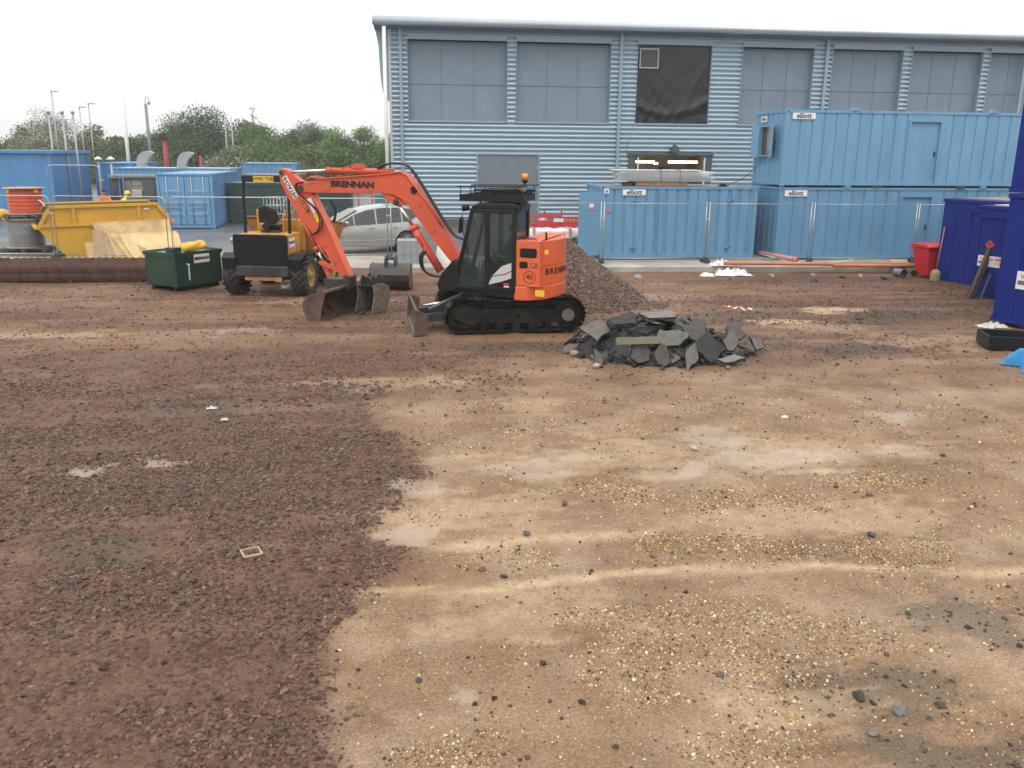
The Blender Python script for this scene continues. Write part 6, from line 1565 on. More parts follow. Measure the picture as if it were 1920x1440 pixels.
# roll of galvanised mesh on timbers on the container roof
ms = thing('mesh_bundle', 'bundle of galvanised mesh sheets strapped together on the container roof', 'mesh bundle', (6.9, 29.35, 2.78))
for k in range(9):
    zz = .02 + k * .037; off = random.uniform(-.06, .05)
    b = MB()
    for y in np.arange(0, .85, .1): b.cyl((off, y, zz), (3.3 + off, y, zz), .006, n=4)
    for x in np.arange(.02, 3.3, .075): b.cyl((x + off, -.02, zz + .006), (x + off, .84, zz + .006), .007, n=4)
    b.build('mesh_sheet', M_GALVM, ms, kind='stuff')
MB().bb(-.15, 2.9, .1, .8, .36, .385).build('top_sheet', M_GALVM, ms)
for x in (1.45, 2.1): MB().tube([(x, -.04, -.02), (x, -.04, .39), (x, .9, .39)], .008, 5).build('strap', M_BLACK, ms)
for i, (x0, x1, y, z, lb) in enumerate([(7.4, 9.3, 29.4, 2.66, 'front'), (7.4, 9.3, 30.0, 2.66, 'rear')]):
    tag(MB().bb(x0, x1, y, y + .1, z, z + .11).build('timber_bearer', M_TIMB), lb + ' timber bearer under the mesh bundle on the container roof', 'timber', 'timber bearers under the mesh bundle')
tag(MB().bb(7.1, 7.5, 29.4, 29.7, 2.65, 2.76).build('timber_offcut', pm('dark_timber', (.06, .03, .025), .8)), 'dark timber offcut under the left end of the mesh bundle', 'timber')
tag(MB().prism([(-.16, 0), (.16, 0), (.03, .10), (-.03, .10)], 'y', -.1, .1, m=Matrix.Translation((10.6, 29.6, 2.63))).build('tarp_fold', M_BLACK), 'small dark folded sheet on the container roof beside the mesh', 'sheet')
cbm = MB(); cbm.tube(sm([(12.45, 29.6, 4.3), (11.9, 29.5, 3.5), (11.3, 29.45, 2.95), (10.7, 29.45, 2.66)]), .012, 5); tag(cbm.build('power_cable', M_BLACK), 'thin black cable hanging from the upper container to the lower roof', 'cable')
rb = MB(); rb.tube([(10.45, WY - .1, 5.0), (10.1, WY - .12, 3.7)], .012, 5); tag(rb.build('hanging_rope', pm('rope', (.25, .24, .2), .8)), 'thin rope hanging from the sheeted window to the lit opening', 'rope')
# dark sheet added for the shade between the two ground containers
tag(MB().bb(11.75, 12.3, 31.0, 31.06, .2, 2.5).build('gap_shade', M_DKST), 'dark sheet added for the shade in the gap between the two ground containers', 'board')
# drainage pipes on the slab edge
M_PIPE = pm('clay_orange_pipe', (.52, .17, .07), .4, var=.1); M_PIPEP = pm('dusty_pipe', (.50, .24, .19), .5, var=.15)
def pipe(label, p0, p1, r, mat):
    d = (Vector(p1) - Vector(p0)).normalized(); t = thing('drain_pipe', label, 'pipe', p0)
    MB(t).cyl(p0, p1, r, n=14).build('barrel', mat, t); e = Vector(p1); MB(t).cyl(e - d * .14, e, r * 1.2, n=14).build('socket', mat, t)
pipe('long orange drain pipe lying along the slab edge', (10.0, 27.32, .30), (16.5, 27.0, .26), .06, M_PIPE)
pipe('second orange drain pipe beside the long one, nearer the bin', (13.6, 27.12, .24), (17.0, 26.9, .22), .055, M_PIPE)
pipe('dusty pink pipe running out from the gap between the containers', (11.95, 29.2, .42), (12.55, 27.5, .38), .07, M_PIPEP)
wh_ = MB(); wh_.tube(sm([(11.9, 29.2, .4), (12.4, 28.0, .3), (13.2, 27.7, .24), (14.2, 27.9, .26), (14.9, 28.2, .3)]), .02, 6); tag(wh_.build('white_hose', M_WRAP), 'white hose trailing along the slab below the fence', 'hose')
tag(MB().box((15.95, 27.25, .30), (.55, .4, .03), (R(20), R(3), 0)).build('cardboard_sheet', pm('cardboard', (.40, .27, .17), .8, var=.1)), 'brown cardboard sheet lying on the drain pipe', 'cardboard')
def crumple(name, label, loc, sx, sy, sz, mat, seed, cat='plastic sheet', n=26):
    rg_ = np.random.default_rng(seed); ph = rg_.uniform(0, 6, 8)
    def fn(u, w_):
        x, y = (u - .5) * 2, (w_ - .5) * 2; e = max(0, 1 - (abs(x) ** 3 + abs(y) ** 3))
        z = sz * (e ** .5) * (.55 + .3 * math.sin(5 * x + ph[0] + 3 * y) + .25 * math.sin(9 * y + ph[1] - 4 * x) + .15 * math.sin(17 * x + ph[2]) + .16 * math.sin(13 * y + 9 * x + ph[5]) * math.sin(7 * x - ph[6]) + .1 * math.sin(29 * x - 21 * y + ph[7]))
        k = 1 + .18 * math.sin(6 * math.atan2(y, x) + ph[3]) + .1 * math.sin(11 * math.atan2(y, x) + ph[4])
        return (x * sx * k, y * sy * k, max(z, .0))
    o = MB().grid(fn, n, n).build(name, mat); o.location = loc; tag(o, label, cat); return o
crumple('plastic_sheet', 'large crumpled white plastic sheet at the slab edge by the pipe', (10.1, 26.75, .0), .5, .25, .2, M_WRAP, 1)
crumple('plastic_sheet', 'small scrap of white plastic left of the large sheet', (9.2, 26.55, .0), .2, .15, .1, M_WRAP, 2)
crumple('plastic_sheet', 'white plastic strip caught on the slab by the fence foot', (10.0, 27.6, .2), .3, .2, .16, M_WRAP, 3)
crumple('white_rag', 'dirty white rag under the corner of the nearest navy cabin', (13.0, 18.1, 0), .28, .18, .1, pm('rag', (.55, .53, .47), .8), 4, 'rag')
for i, (x, y, s_, c_, lb) in enumerate([(6.9, 26.2, .16, (.30, .30, .29), 'pale grey stone left of the plastic sheet'), (11.2, 26.3, .12, (.3, .26, .22), 'pale stone right of the plastic sheet'), (12.6, 26.4, .13, (.24, .2, .17), 'brown stone below the long drain pipe'), (14.1, 26.2, .12, (.28, .26, .24), 'grey stone under the pipe socket'),
        (13.4, 26.0, .14, (.02, .02, .022), 'flat black offcut in the dirt below the pipes'), (14.6, 25.7, .14, (.02, .02, .022), 'black offcut right of the pale stones'), (12.1, 25.2, .16, (.02, .02, .022), 'black offcut under the slab edge, left of the others'),
        (10.4, 19.2, .11, (.015, .015, .016), 'black lump beside the yellow sand patches'), (3.62, 10.5, .06, (.5, .42, .3), 'pale cream stone in the open mud'), (-.01, 5.65, .04, (.03, .028, .026), 'dark lump of asphalt in the tan mud near the camera'), (3.3, 4.95, .06, (.10, .11, .115), 'grey-blue flat stone in the near right corner'), (3.0, 4.75, .05, (.14, .125, .11), 'brown-grey flat stone in the near right corner'),
        (4.6, 7.75, .055, (.045, .05, .06), 'dark slate piece in the mud on the right'), (1.1, 8.1, .05, (.06, .07, .08), 'small slate piece in the mud near the centre'), (2.25, 7.5, .045, (.16, .09, .05), 'small brown clod on the pale wheel streak')]):
    b = MB().ell((0, 0, 0), (s_, s_ * .7, s_ * (.3 if c_[0] < .2 else .6)), 8, 6); b.v = [Vector(p) * random.uniform(.8, 1.15) for p in b.v]; b.s = [False] * len(b.s)
    o = b.build('stone', pm('loose_stone%d' % i, c_, .5, var=.25, bump=.3)); o.location = (x, y, s_ * .15); o.rotation_euler = (random.uniform(-.2, .2), random.uniform(-.2, .2), random.uniform(0, 3)); tag(o, lb, 'stone')
# red wheelie bin
M_BIN = pm('bin_red', (.58, .022, .03), .38, var=.06)
bn = thing('wheelie_bin', 'red wheelie bin with its lid shut beside the blue cabins', 'bin', (16.2, 26.05, 0), R(12))
b = MB(); b.add([(-.22, -.27, .05), (.22, -.27, .05), (.22, .2, .05), (-.22, .2, .05), (-.36, -.36, .93), (.36, -.36, .93), (.36, .36, .93), (-.36, .36, .93)], [(0, 3, 2, 1), (4, 5, 6, 7), (0, 1, 5, 4), (1, 2, 6, 5), (2, 3, 7, 6), (3, 0, 4, 7)]); b.build('body', M_BIN, bn, bevel=.03)
MB().prism([(-.44, .93), (.40, .93), (.42, .99), (.2, 1.06), (-.3, 1.05), (-.44, .99)], 'x', -.42, .42).build('lid', M_BIN, bn, bevel=.025)
MB().bb(-.38, .38, -.385, -.36, .86, .92).build('rim', M_BIN, bn, bevel=.01)
for x in (-.27, .27): MB().cyl((x - .03, .22, .1), (x + .03, .22, .1), .1, n=16).build('wheel', M_BLACK, bn)
# broom, tub, pot, leaning post
br = thing('broom', 'broom with a long reddish handle leaning between the bin and the cabin', 'broom', (16.22, 25.22, 0))
MB().cyl((-.22, .0, .3), (.0, .2, 1.6), .018, n=8).build('handle', pm('broom_handle', (.40, .15, .07), .6), br)
MB().lathe([(.14, 0), (.15, .2), (.12, .3), (.05, .34), (0, .34)], c=(-.24, -.02, 0), n=16).build('head', pm('bristle', (.26, .23, .12), .8, var=.3, vsc=20), br)
def bkt(label, loc, mat, r_, h, rot):
    o = MB().lathe([(r_ * .8, 0), (r_, h), (r_ * .95, h), (r_ * .76, .02), (0, .02)], n=18).build('plastic_bucket', mat); o.location = loc; o.rotation_euler = rot; tag(o, label, 'bucket')
bkt('grey plastic bucket lying on its side left of the red bin', (15.3, 26.35, .13), pm('grey_plastic', (.14, .17, .2), .5), .14, .3, (R(95), 0, R(30)))
bkt('black plastic bucket lying against the red bin', (15.6, 26.3, .12), M_BLACK, .13, .28, (R(95), 0, R(-40)))
M_OLDW = pm('old_timber', (.075, .055, .042), .8, var=.35, vsc=5, stretch=(1, 1, .2), bump=.3)
b = MB(); d = Vector((.42, .08, 1.22)); M = Matrix.Translation((15.05, 22.0, 0)) @ d.to_track_quat('Z', 'Y').to_matrix().to_4x4(); b.bb(-.05, .05, -.08, .08, 0.02, 1.45, m=M); o = b.build('timber_post', M_OLDW); tag(o, 'dark weathered timber post leaning against the middle navy cabin', 'post')
b = MB(); d = Vector((.3, .05, .95)); M = Matrix.Translation((15.25, 21.85, 0)) @ d.to_track_quat('Z', 'Y').to_matrix().to_4x4(); b.bb(-.018, .018, -.018, .018, 0.02, .7, m=M); o = b.build('timber_post', pm('pale_timber', (.14, .11, .085), .8)); tag(o, 'thin pale timber batten leaning beside the dark post', 'post')
# black tray and blue bag at the right edge
tr_ = thing('black_tray', 'black plastic tray on the ground at the right edge below the cabin', 'tray', (12.2, 15.95, 0), R(-18))
MB().bb(-.75, .75, -.4, .4, .02, .05).build('base', M_BLACK, tr_)
for (x0, x1, y0, y1) in ((-.75, .75, -.42, -.38), (-.75, .75, .38, .42), (-.77, -.73, -.4, .4), (.73, .77, -.4, .4)): MB().bb(x0, x1, y0, y1, .02, .28).build('wall', M_BLACK, tr_, bevel=.01)
M_BBAG = pm('blue_bag', (.02, .24, .52), .35, var=.15, vsc=4, bump=.4, bsc=7)
o = crumple('blue_bag', 'bright blue plastic sack slumped on the ground at the right edge', (11.6, 14.4, 0), .62, .42, .36, M_BBAG, 9, 'sack', 40)
for k, (a, c) in enumerate((((-.45, -.1, .2), (.15, .2, .42)), ((-.15, -.3, .3), (.25, -.2, .25)))):
    b = MB(); b.tube(sm([a, tuple(Vector(a).lerp(Vector(c), .5) + Vector((0, 0, .06))), c]), .03, 5); b.build('strap', M_WRAP, o)
# warning tape scrap, litter and the little wooden frame
tp = MB(); pts = [(7.6 + .07 * k, 20.55 - .05 * k + random.uniform(-.07, .07), .03 + random.uniform(0, .07)) for k in range(9)]
for k in range(8):
    p, q = Vector(pts[k]), Vector(pts[k + 1]); tp.add([p, q, q + Vector((.02, .06, .02)), p + Vector((.02, .06, .02))], [(0, 1, 2, 3)], mi=k % 2)
tag(tp.build('warning_tape', [M_REDS, M_STK]), 'scrap of red and white barrier tape behind the asphalt heap', 'tape')
wf = MB()
for (x0, x1, y0, y1) in ((-.09, .09, -.09, -.075), (-.09, .09, .075, .09), (-.09, -.075, -.075, .075), (.075, .09, -.075, .075)): wf.bb(x0, x1, y0, y1, 0, .015)
o = wf.build('wooden_square', M_WOOD); o.location = (-1.58, 7.89, .012); o.rotation_euler = (0, 0, .4); tag(o, 'small square wooden frame lying on the red gravel', 'frame')
for i, (x, y, s_, c_, lb) in enumerate([(-3.0, 12.9, .07, (.5, .48, .45), 'white scrap of paper on the gravel left of centre'), (-2.7, 12.3, .05, (.5, .48, .45), 'thin white scrap on the gravel nearer the centre'), (5.4, 11.75, .05, (.62, .6, .55), 'pair of pale scraps in the mud right of centre'), (-1.15, 7.7, .018, (.3, .06, .05), 'tiny red scrap beside the wooden frame'), (-.35, 16.3, .035, (.35, .05, .045), 'small red scrap in front of the ditching bucket'), (2.95, 15.95, .05, (.4, .04, .04), 'crumpled red scrap between the track and the heap')]):
    crumple('litter_scrap', lb, (x, y, .0), s_, s_ * .5, .04, pm('litter%d' % i, c_, .5), 20 + i, 'litter', 8)
# ------------------------------------------------------------------ plant, flues and posts beyond the fence on the left
M_GREYM = pm('grey_plant', (.20, .21, .21), .5, var=.15, vsc=2, dirt=(.12, .12, .12), da=.5); M_DUCT = pm('duct_metal', (.36, .39, .40), .35, metal=.4, var=.1)
gn = thing('generator_set', 'open grey generator set beside the blue store container', 'generator', (-13.65, 42.6, .2))
MB().bb(0, 2.1, 0, 1.2, 2.18, 2.3).build('canopy', M_GREYM, gn, bevel=.01)
for (x, y) in ((.55, 0), (2.04, 0), (.0, 1.14), (2.04, 1.14)): MB().bb(x, x + .06, y, y + .06, 0, 2.18).build('post', M_DKST, gn)
MB().bb(.58, 1.5, .35, 1.1, .9, 2.15).build('control_panel', pm('panel_grey', (.30, .29, .28), .4, var=.2, vsc=3), gn)
MB().bb(1.5, 2.06, .05, 1.1, .9, 2.16).build('side_door', pm('panel_dark', (.08, .085, .09), .4), gn)
MB().bb(.9, 1.4, .2, .34, 1.25, 1.65).build('engine_cover', pm('panel_light', (.42, .4, .37), .4, var=.2), gn, bevel=.05)
MB().bb(.62, .85, .33, .345, 1.85, 2.05).build('plate', M_SILV, gn); MB().bb(.95, 1.4, .33, .345, 1.85, 2.05).build('plate', M_SILV, gn); MB().bb(.72, .84, .33, .345, 1.4, 1.6).build('red_switch', M_REDS, gn)
for k in range(5): MB().cyl((.05 + k * .11, .12, .3), (.05 + k * .11, .12, 2.15), .04, n=8).build('pipe', M_DKST, gn)
for k in range(9): MB().bb(.6 + k * .16, .66 + k * .16, .0, .06, .45, 1.2).build('guard_bar', M_GREYM, gn)
MB().bb(.55, 2.1, -.01, .05, 1.2, 1.25).build('guard_rail', M_GREYM, gn); MB().bb(0, 2.1, .1, 1.1, .05, .9).build('base', M_DKST, gn)
def cowl(label, x, y, z):
    t = thing('duct_cowl', label, 'duct cowl', (x, y, z), 0, 'grey duct cowls on the blue container roof')
    out = [(.0 + .55 - .55 * math.cos(a), .05 + .6 * math.sin(a)) for a in np.linspace(0, 2.15, 12)]; inn = [(.42, .28), (.38, .0)]
    MB().prism([(0, -.1)] + out + [(.55, .30)] + [(.4, .05), (.4, -.1)], 'y', -.25, .25).build('shell', M_DUCT, t)
    MB().bb(-.06, .46, -.3, .3, -.18, -.1).build('flange', M_DUCT, t); MB().cyl((.86, -.2, -.15), (.86, -.2, .35), .015, n=6).build('stay', M_GREYM, t)
cowl('left of the two grey duct cowls on the long blue container', -14.3, 49.7, 2.9); cowl('right of the two grey duct cowls on the long blue container', -12.25, 49.7, 2.88)
M_POLE = pm('pole_grey', (.36, .38, .38), .45, metal=.3, var=.1)
def pole(name, label, x, y, h, r_, mat=None, cap=None, r2=None, group=None, cat='pole', z=.2):
    t = thing(name, label, cat, (x, y, z), 0, group)
    MB().cyl((0, 0, 0), (0, 0, h), r_, r2 if r2 else r_ * .8, n=10).build('shaft', mat or M_POLE, t)
    if cap == 'ball': MB().lathe([(0, h - .02), (r_ * 1.5, h - .02), (r_ * 1.7, h + .06), (r_ * 1.2, h + .12), (0, h + .12)], n=10).build('cap', mat or M_POLE, t)
    if cap == 'cone': MB().lathe([(0, h + .12), (r_ * 3.0, h), (r_ * 3.0, h - .03), (0, h - .03)], n=12).build('cap', M_STK, t)
    if cap == 'lamp': MB().box((.25, 0, h), (.6, .16, .09)).build('lamp_head', M_POLE, t)
    if cap == 'cctv':
        MB().tube(sm([(0, 0, h), (0, 0, h + .35), (.1, 0, h + .5), (.22, 0, h + .42), (.24, 0, h + .2)]), .03, 7).build('hook', M_POLE, t); MB().ell((.24, 0, h + .08), (.12, .12, .14)).build('camera_dome', M_POLE, t)
    return t
G = 'slim grey flagpoles on the left'
pole('flagpole', 'leftmost of the three grey flagpoles with knob tops', -18.0, 48.3, 5.15, .055, cap='ball', group=G); pole('flagpole', 'middle of the three grey flagpoles with knob tops', -17.3, 48.2, 5.15, .06, cap='ball', group=G)
pole('flagpole', 'rightmost of the three grey flagpoles with knob tops', -16.8, 48.2, 5.15, .06, cap='ball', group=G)
pole('street_lamp', 'thin tall lamp column behind the left flagpoles', -31.2, 85, 8.2, .07, cap='lamp', cat='street lamp', group='far street lamps'); pole('street_lamp', 'thin lamp column right of the flagpoles', -29.0, 85, 6.9, .06, cap='lamp', cat='street lamp', group='far street lamps'); pole('street_lamp', 'thin lamp column in front of the leafy young tree on the left', -28.2, 85, 7.2, .06, cap='lamp', cat='street lamp', group='far street lamps')
pole('white_mast', 'thick pale mast rising behind the generator', -20.8, 70, 7.2, .13, M_WHITEP, cat='mast', r2=.14); pole('camera_post', 'grey post with a hooked camera head above the trees', -19.2, 70, 6.6, .13, pm('post_dark', (.17, .2, .22), .4), cap='cctv', cat='camera post')
pole('slim_mast', 'left of the two slim masts right of the dark round tree', -14.6, 75, 6.3, .06, cat='mast'); pole('slim_mast', 'right of the two slim masts right of the dark round tree', -14.1, 75, 6.0, .05, cat='mast')
pole('flue_pipe', 'left white-capped flue pipe behind the tall gate panel', -14.3, 43.6, 3.0, .06, cap='cone', cat='flue', group='white-capped flues'); pole('flue_pipe', 'right white-capped flue pipe behind the tall gate panel', -13.75, 43.6, 3.0, .06, cap='cone', cat='flue', group='white-capped flues')
M_RP = pm('red_post', (.34, .03, .035), .5)
pole('red_stack', 'red post with a dark head behind the blue container', -15.9, 61.5, 4.1, .15, M_RP, cat='red post', r2=.15); pole('red_stack', 'shorter red post behind the right duct cowl', -13.7, 61.5, 3.0, .11, M_RP, cat='red post'); pole('red_stack', 'thin red post leaning next to the shorter one', -13.3, 61.6, 2.6, .07, M_RP, cat='red post')
rs_ = [o for o in bpy.data.objects if o.name.startswith('red_stack') and 'dark head' in str(o.get('label'))][0]
MB(rs_).bb(-16.15, -15.65, 61.25, 61.75, 4.3, 4.6).build('stack_head', M_DKST, rs_)
# wire cage of bottles, scrap and barriers behind the dumper and car
cg = thing('wire_cage', 'grey wire cage trolley behind the dumper seat', 'cage', (-5.75, 36, .2))
for x in np.arange(0, 1.06, .13):
    for y in (0, .8): MB().cyl((x, y, .15), (x, y, 1.68), .008, n=5).build('bar', M_GALV, cg)
for z in (.2, .6, 1.0, 1.35, 1.66):
    for y in (0, .8): MB().cyl((0, y, z), (1.04, y, z), .014, n=5).build('rail', M_GALV, cg)
    for x in (0, 1.04): MB().cyl((x, 0, z), (x, .8, z), .014, n=5).build('rail', M_GALV, cg)
MB().bb(0, 1.04, 0, .8, .1, .16).build('base', M_DKST, cg)
barrier('red plastic barrier in the distance under the boom', (-2.2, 38, .2), R(4), 1.2, 1.75)
tag(MB().prism([(-.5, 0), (.5, 0), (.62, .95), (-.62, .95)], 'y', -.4, .4, m=Matrix.Translation((-.95, 39.5, .9))).build('teal_tub', pm('teal_plastic', (.02, .2, .19), .5)), 'teal plastic tub on the far side of the car', 'tub')
tag(MB().prism([(-.62, 0), (.62, 0), (.62, .7), (-.62, .7)], 'y', -.45, .45, m=Matrix.Translation((-.95, 39.5, .2))).build('red_crate', M_RBAR), 'red crate under the teal tub beyond the car', 'crate')
for i, (x, y, w_, h_, c_, lb) in enumerate([(-3.9, 39, 1.5, .7, (.035, .035, .04), 'dark covered stack of materials behind the car roof'), (-2.9, 38.6, .9, .45, (.45, .44, .42), 'pale stack of boards behind the car roof'), (-4.6, 38.5, .7, .9, (.12, .10, .09), 'brown rubbish heap left of the car roof')]):
    o = crumple('material_stack', lb, (x, y, .2), w_ * .6, .5, h_ * 1.9, pm('stack%d' % i, c_, .6, var=.3), 60 + i, 'stack', 14)

# ------------------------------------------------------------------ people
def person(label, joints, radii, regions, extra=None, loc=(0, 0, 0), rot=0):
    """joints: name -> (x, y, z, parent); regions: function(co) -> material index"""
    names = list(joints); me = bpy.data.meshes.new('person')
    me.from_pydata([joints[k][:3] for k in names], [(names.index(joints[k][3]), names.index(k)) for k in names if joints[k][3]], [])
    o = bpy.data.objects.new('person', me); COL.objects.link(o)
    s = o.modifiers.new('skin', 'SKIN'); s.use_smooth_shade = True
    sk_ = me.skin_vertices[0].data
    for i, k in enumerate(names):
        r_ = radii[k]; sk_[i].radius = r_ if isinstance(r_, tuple) else (r_, r_); sk_[i].use_root = (k == 'pelvis')
    ss = o.modifiers.new('sub', 'SUBSURF'); ss.levels = 2; ss.render_levels = 2
    dg = bpy.context.evaluated_depsgraph_get(); dg.update()
    m2 = bpy.data.meshes.new_from_object(o.evaluated_get(dg)); o.modifiers.clear(); o.data = m2; bpy.data.meshes.remove(me)
    fn, mats = regions
    m2.materials.clear()
    for m in mats: m2.materials.append(m)
    for p in m2.polygons: p.material_index = fn(p.center); p.use_smooth = True
    o.location = loc; o.rotation_euler = (0, 0, rot)
    tag(o, label, 'person')
    return o
SKIN = pm('skin', (.42, .23, .15), .5, var=.05); LIME = pm('hivis_lime', (.55, .78, .04), .6, var=.06); HOR = pm('hivis_orange', (.9, .17, .06), .6, var=.05); DKC = pm('dark_trousers', (.02, .025, .04), .8); NVC = pm('navy_overalls', (.015, .025, .07), .8); HAIR = pm('dark_hair', (.02, .015, .012), .7); REFL = pm('reflective_band', (.55, .57, .58), .3)
RAD = dict(pelvis=(.15, .11), waist=(.145, .105), chest=(.175, .12), neck0=(.09, .08), neck=.055, head0=(.075, .085), head1=(.085, .10), head2=(.07, .085),
           shL=.075, elL=.05, wrL=.038, haL=.04, shR=.075, elR=.05, wrR=.038, haR=.04, hipL=.1, knL=.07, anL=.05, toL=.045, hipR=.1, knR=.07, anR=.05, toR=.045)
def stand(lean=0.0, armL=((.26, .12, 1.15), (.2, .36, 1.05)), armR=((-.26, .12, 1.15), (-.2, .36, 1.05))):
    s, c = math.sin(lean), math.cos(lean)
    def L(z, y=0): return (y * c + (z - .95) * s, .95 + (z - .95) * c - y * s)
    J = {}
    def add(k, x, z, par, y=0):
        yy, zz = L(z, y) if z > .95 else (y, z); J[k] = (x, yy, zz, par)
    add('pelvis', 0, .95, None); add('waist', 0, 1.1, 'pelvis'); add('chest', 0, 1.32, 'waist'); add('neck0', 0, 1.46, 'chest'); add('neck', 0, 1.53, 'neck0'); add('head0', 0, 1.60, 'neck', .015); add('head1', 0, 1.68, 'head0', .01); add('head2', 0, 1.75, 'head1')
    for sd, sg, arm in (('L', 1, armL), ('R', -1, armR)):
        add('sh' + sd, sg * .20, 1.40, 'chest')
        J['el' + sd] = (arm[0][0], arm[0][1] + (J['sh' + sd][1] * .8), arm[0][2], 'sh' + sd); J['wr' + sd] = (arm[1][0], arm[1][1] + J['sh' + sd][1] * .8, arm[1][2], 'el' + sd)
        d = Vector(J['wr' + sd][:3]) - Vector(J['el' + sd][:3]); d.normalize(); h = Vector(J['wr' + sd][:3]) + d * .09; J['ha' + sd] = (h.x, h.y, h.z, 'wr' + sd)
        add('hip' + sd, sg * .1, .88, 'pelvis'); add('kn' + sd, sg * .11, .5, 'hip' + sd, .03); add('an' + sd, sg * .11, .09, 'kn' + sd); add('to' + sd, sg * .12, .05, 'an' + sd, .14)
    return J
def fingers(par, wrist, hand):
    w, h = Vector(wrist), Vector(hand); d = (h - w).normalized(); side = d.cross(Vector((0, 0, 1))).normalized(); b = MB()
    for k in range(4): b.tube([h + side * (.012 - .012 * k + .012), h + side * (.014 - .014 * k + .012) + d * (.04 + .008 * (k in (1, 2))) + Vector((0, 0, -.01)), h + side * (.014 - .014 * k + .012) + d * (.05 + .008 * (k in (1, 2))) + Vector((0, 0, -.04))], .009, 5)
    b.tube([h - d * .03 + side * .03, h + side * .05 + d * .02, h + side * .045 + d * .045], .01, 5)
    b.build('hand_fingers', SKIN, par)
def face_bits(o, J, hair=None, helmet=None):
    hx, hy, hz = J['head1'][:3]; 
    for s in (-1, 1):
        MB().ell((hx + s * .035, hy + .098, hz + .01), (.012, .008, .01), 6, 5).build('eye', DKC, o); MB().ell((hx + s * .095, hy - .005, hz - .005), (.012, .022, .034), 6, 5).build('ear', SKIN, o)
    MB().ell((hx, hy + .108, hz - .02), (.014, .02, .024), 6, 5).build('nose', SKIN, o); MB().ell((hx, hy + .092, hz - .062), (.028, .01, .007), 6, 4).build('mouth', HAIR, o)
    if helmet:
        h = MB().lathe([(.128, 0), (.13, .03), (.115, .09), (.075, .135), (0, .15)], c=(hx, hy, hz + .03), n=18).build('helmet', helmet, o); MB().prism([(-.11, 0), (.11, 0), (.07, .07), (-.07, .07)], 'z', hz + .03, hz + .045, m=Matrix.Translation((hx, hy + .1, 0))).build('helmet_peak', helmet, h)
    else: MB().ell((hx, hy - .012, hz + .035), (.1, .115, .09), 10, 7).build('hair', HAIR, o)
J1 = stand(.55)
p1 = person('worker in a lime hi-vis jacket and yellow helmet bending over behind the skip', J1, RAD, (lambda c: 0 if (c.z > 1.38 and c.y > .36 and abs(c.x) < .14) or (c.y > .62) else 1 if c.z > .9 else 2, [SKIN, LIME, DKC]), loc=(-12.35, 39.6, .2), rot=R(-60))
face_bits(p1, J1, helmet=M_YEL); fingers(p1, J1['wrL'][:3], J1['haL'][:3]); fingers(p1, J1['wrR'][:3], J1['haR'][:3]); XF[p1.name] = I4()
J2 = stand(.12)
p2 = person('worker in an orange top and lime waistcoat standing beside the bending one', J2, RAD, (lambda c: 0 if c.z > 1.5 or c.y > .42 else 3 if c.z > 1.24 else 1 if c.z > .9 else 2, [SKIN, LIME, DKC, HOR]), loc=(-13.1, 40.2, .2), rot=R(200))
face_bits(p2, J2); fingers(p2, J2['wrL'][:3], J2['haL'][:3]); fingers(p2, J2['wrR'][:3], J2['haR'][:3])
# driver seated in the excavator cab: local y forward
J3 = stand(-.1, ((.25, .16, .70), (.26, .38, .66)), ((-.25, .16, .70), (-.26, .38, .66)))
for k in list(J3):
    x, y, z, pr_ = J3[k]
    if k[:2] in ('el', 'wr', 'ha'): continue
    if k[:3] == 'hip': y, z = .06, .50
    elif k[:2] == 'kn': x, y, z = x * 1.3, .46, .54
    elif k[:2] == 'an': x, y, z = x * 1.2, .52, .12
    elif k[:2] == 'to': x, y, z = x * 1.2, .66, .09
    else: z = z - .45
    J3[k] = (x, y, z, pr_)
pc = EO + (HM @ Vector((-.24, .58, .92)))
p3 = person('driver in dark navy overalls seated inside the excavator cab', J3, RAD, (lambda c: 0 if c.z > 1.08 or c.y > .44 and c.z > .6 and abs(c.x) > .18 else 1, [SKIN, NVC]), loc=tuple(pc), rot=R(156 - 90))
face_bits(p3, J3); fingers(p3, J3['wrL'][:3], J3['haL'][:3]); fingers(p3, J3['wrR'][:3], J3['haR'][:3])
# ------------------------------------------------------------------ trees beyond the site
def leaf_mat(name, col, tr=.25):
    m = bpy.data.materials.new(name); m.use_nodes = True; n = m.node_tree.nodes; l = m.node_tree.links; b = n['Principled BSDF']
    a = n.new('ShaderNodeAttribute'); a.attribute_name = 'leaf'
    x = n.new('ShaderNodeMix'); x.data_type = 'RGBA'; x.blend_type = 'MULTIPLY'; x.inputs[0].default_value = 1; x.inputs[6].default_value = (*col, 1)
    l.new(a.outputs['Color'], x.inputs[7]); l.new(x.outputs[2], b.inputs['Base Color']); b.inputs['Roughness'].default_value = .55; b.inputs['Specular IOR Level'].default_value = .3
    t = n.new('ShaderNodeBsdfTranslucent'); l.new(x.outputs[2], t.inputs[0]); s = n.new('ShaderNodeMixShader'); s.inputs[0].default_value = tr
    l.new(b.outputs[0], s.inputs[1]); l.new(t.outputs[0], s.inputs[2]); l.new(s.outputs[0], n['Material Output'].inputs[0])
    return m
LEAF = {'dark': leaf_mat('leaf_dark', (.075, .115, .05)), 'mid': leaf_mat('leaf_mid', (.105, .175, .06)), 'bright': leaf_mat('leaf_bright', (.17, .27, .07)), 'grey': leaf_mat('leaf_grey', (.13, .16, .10)), 'olive': leaf_mat('leaf_olive', (.14, .17, .075)), 'blossom': leaf_mat('leaf_blossom', (.24, .27, .18))}
M_BARK = pm('bark', (.07, .055, .042), .9, var=.3, vsc=4)
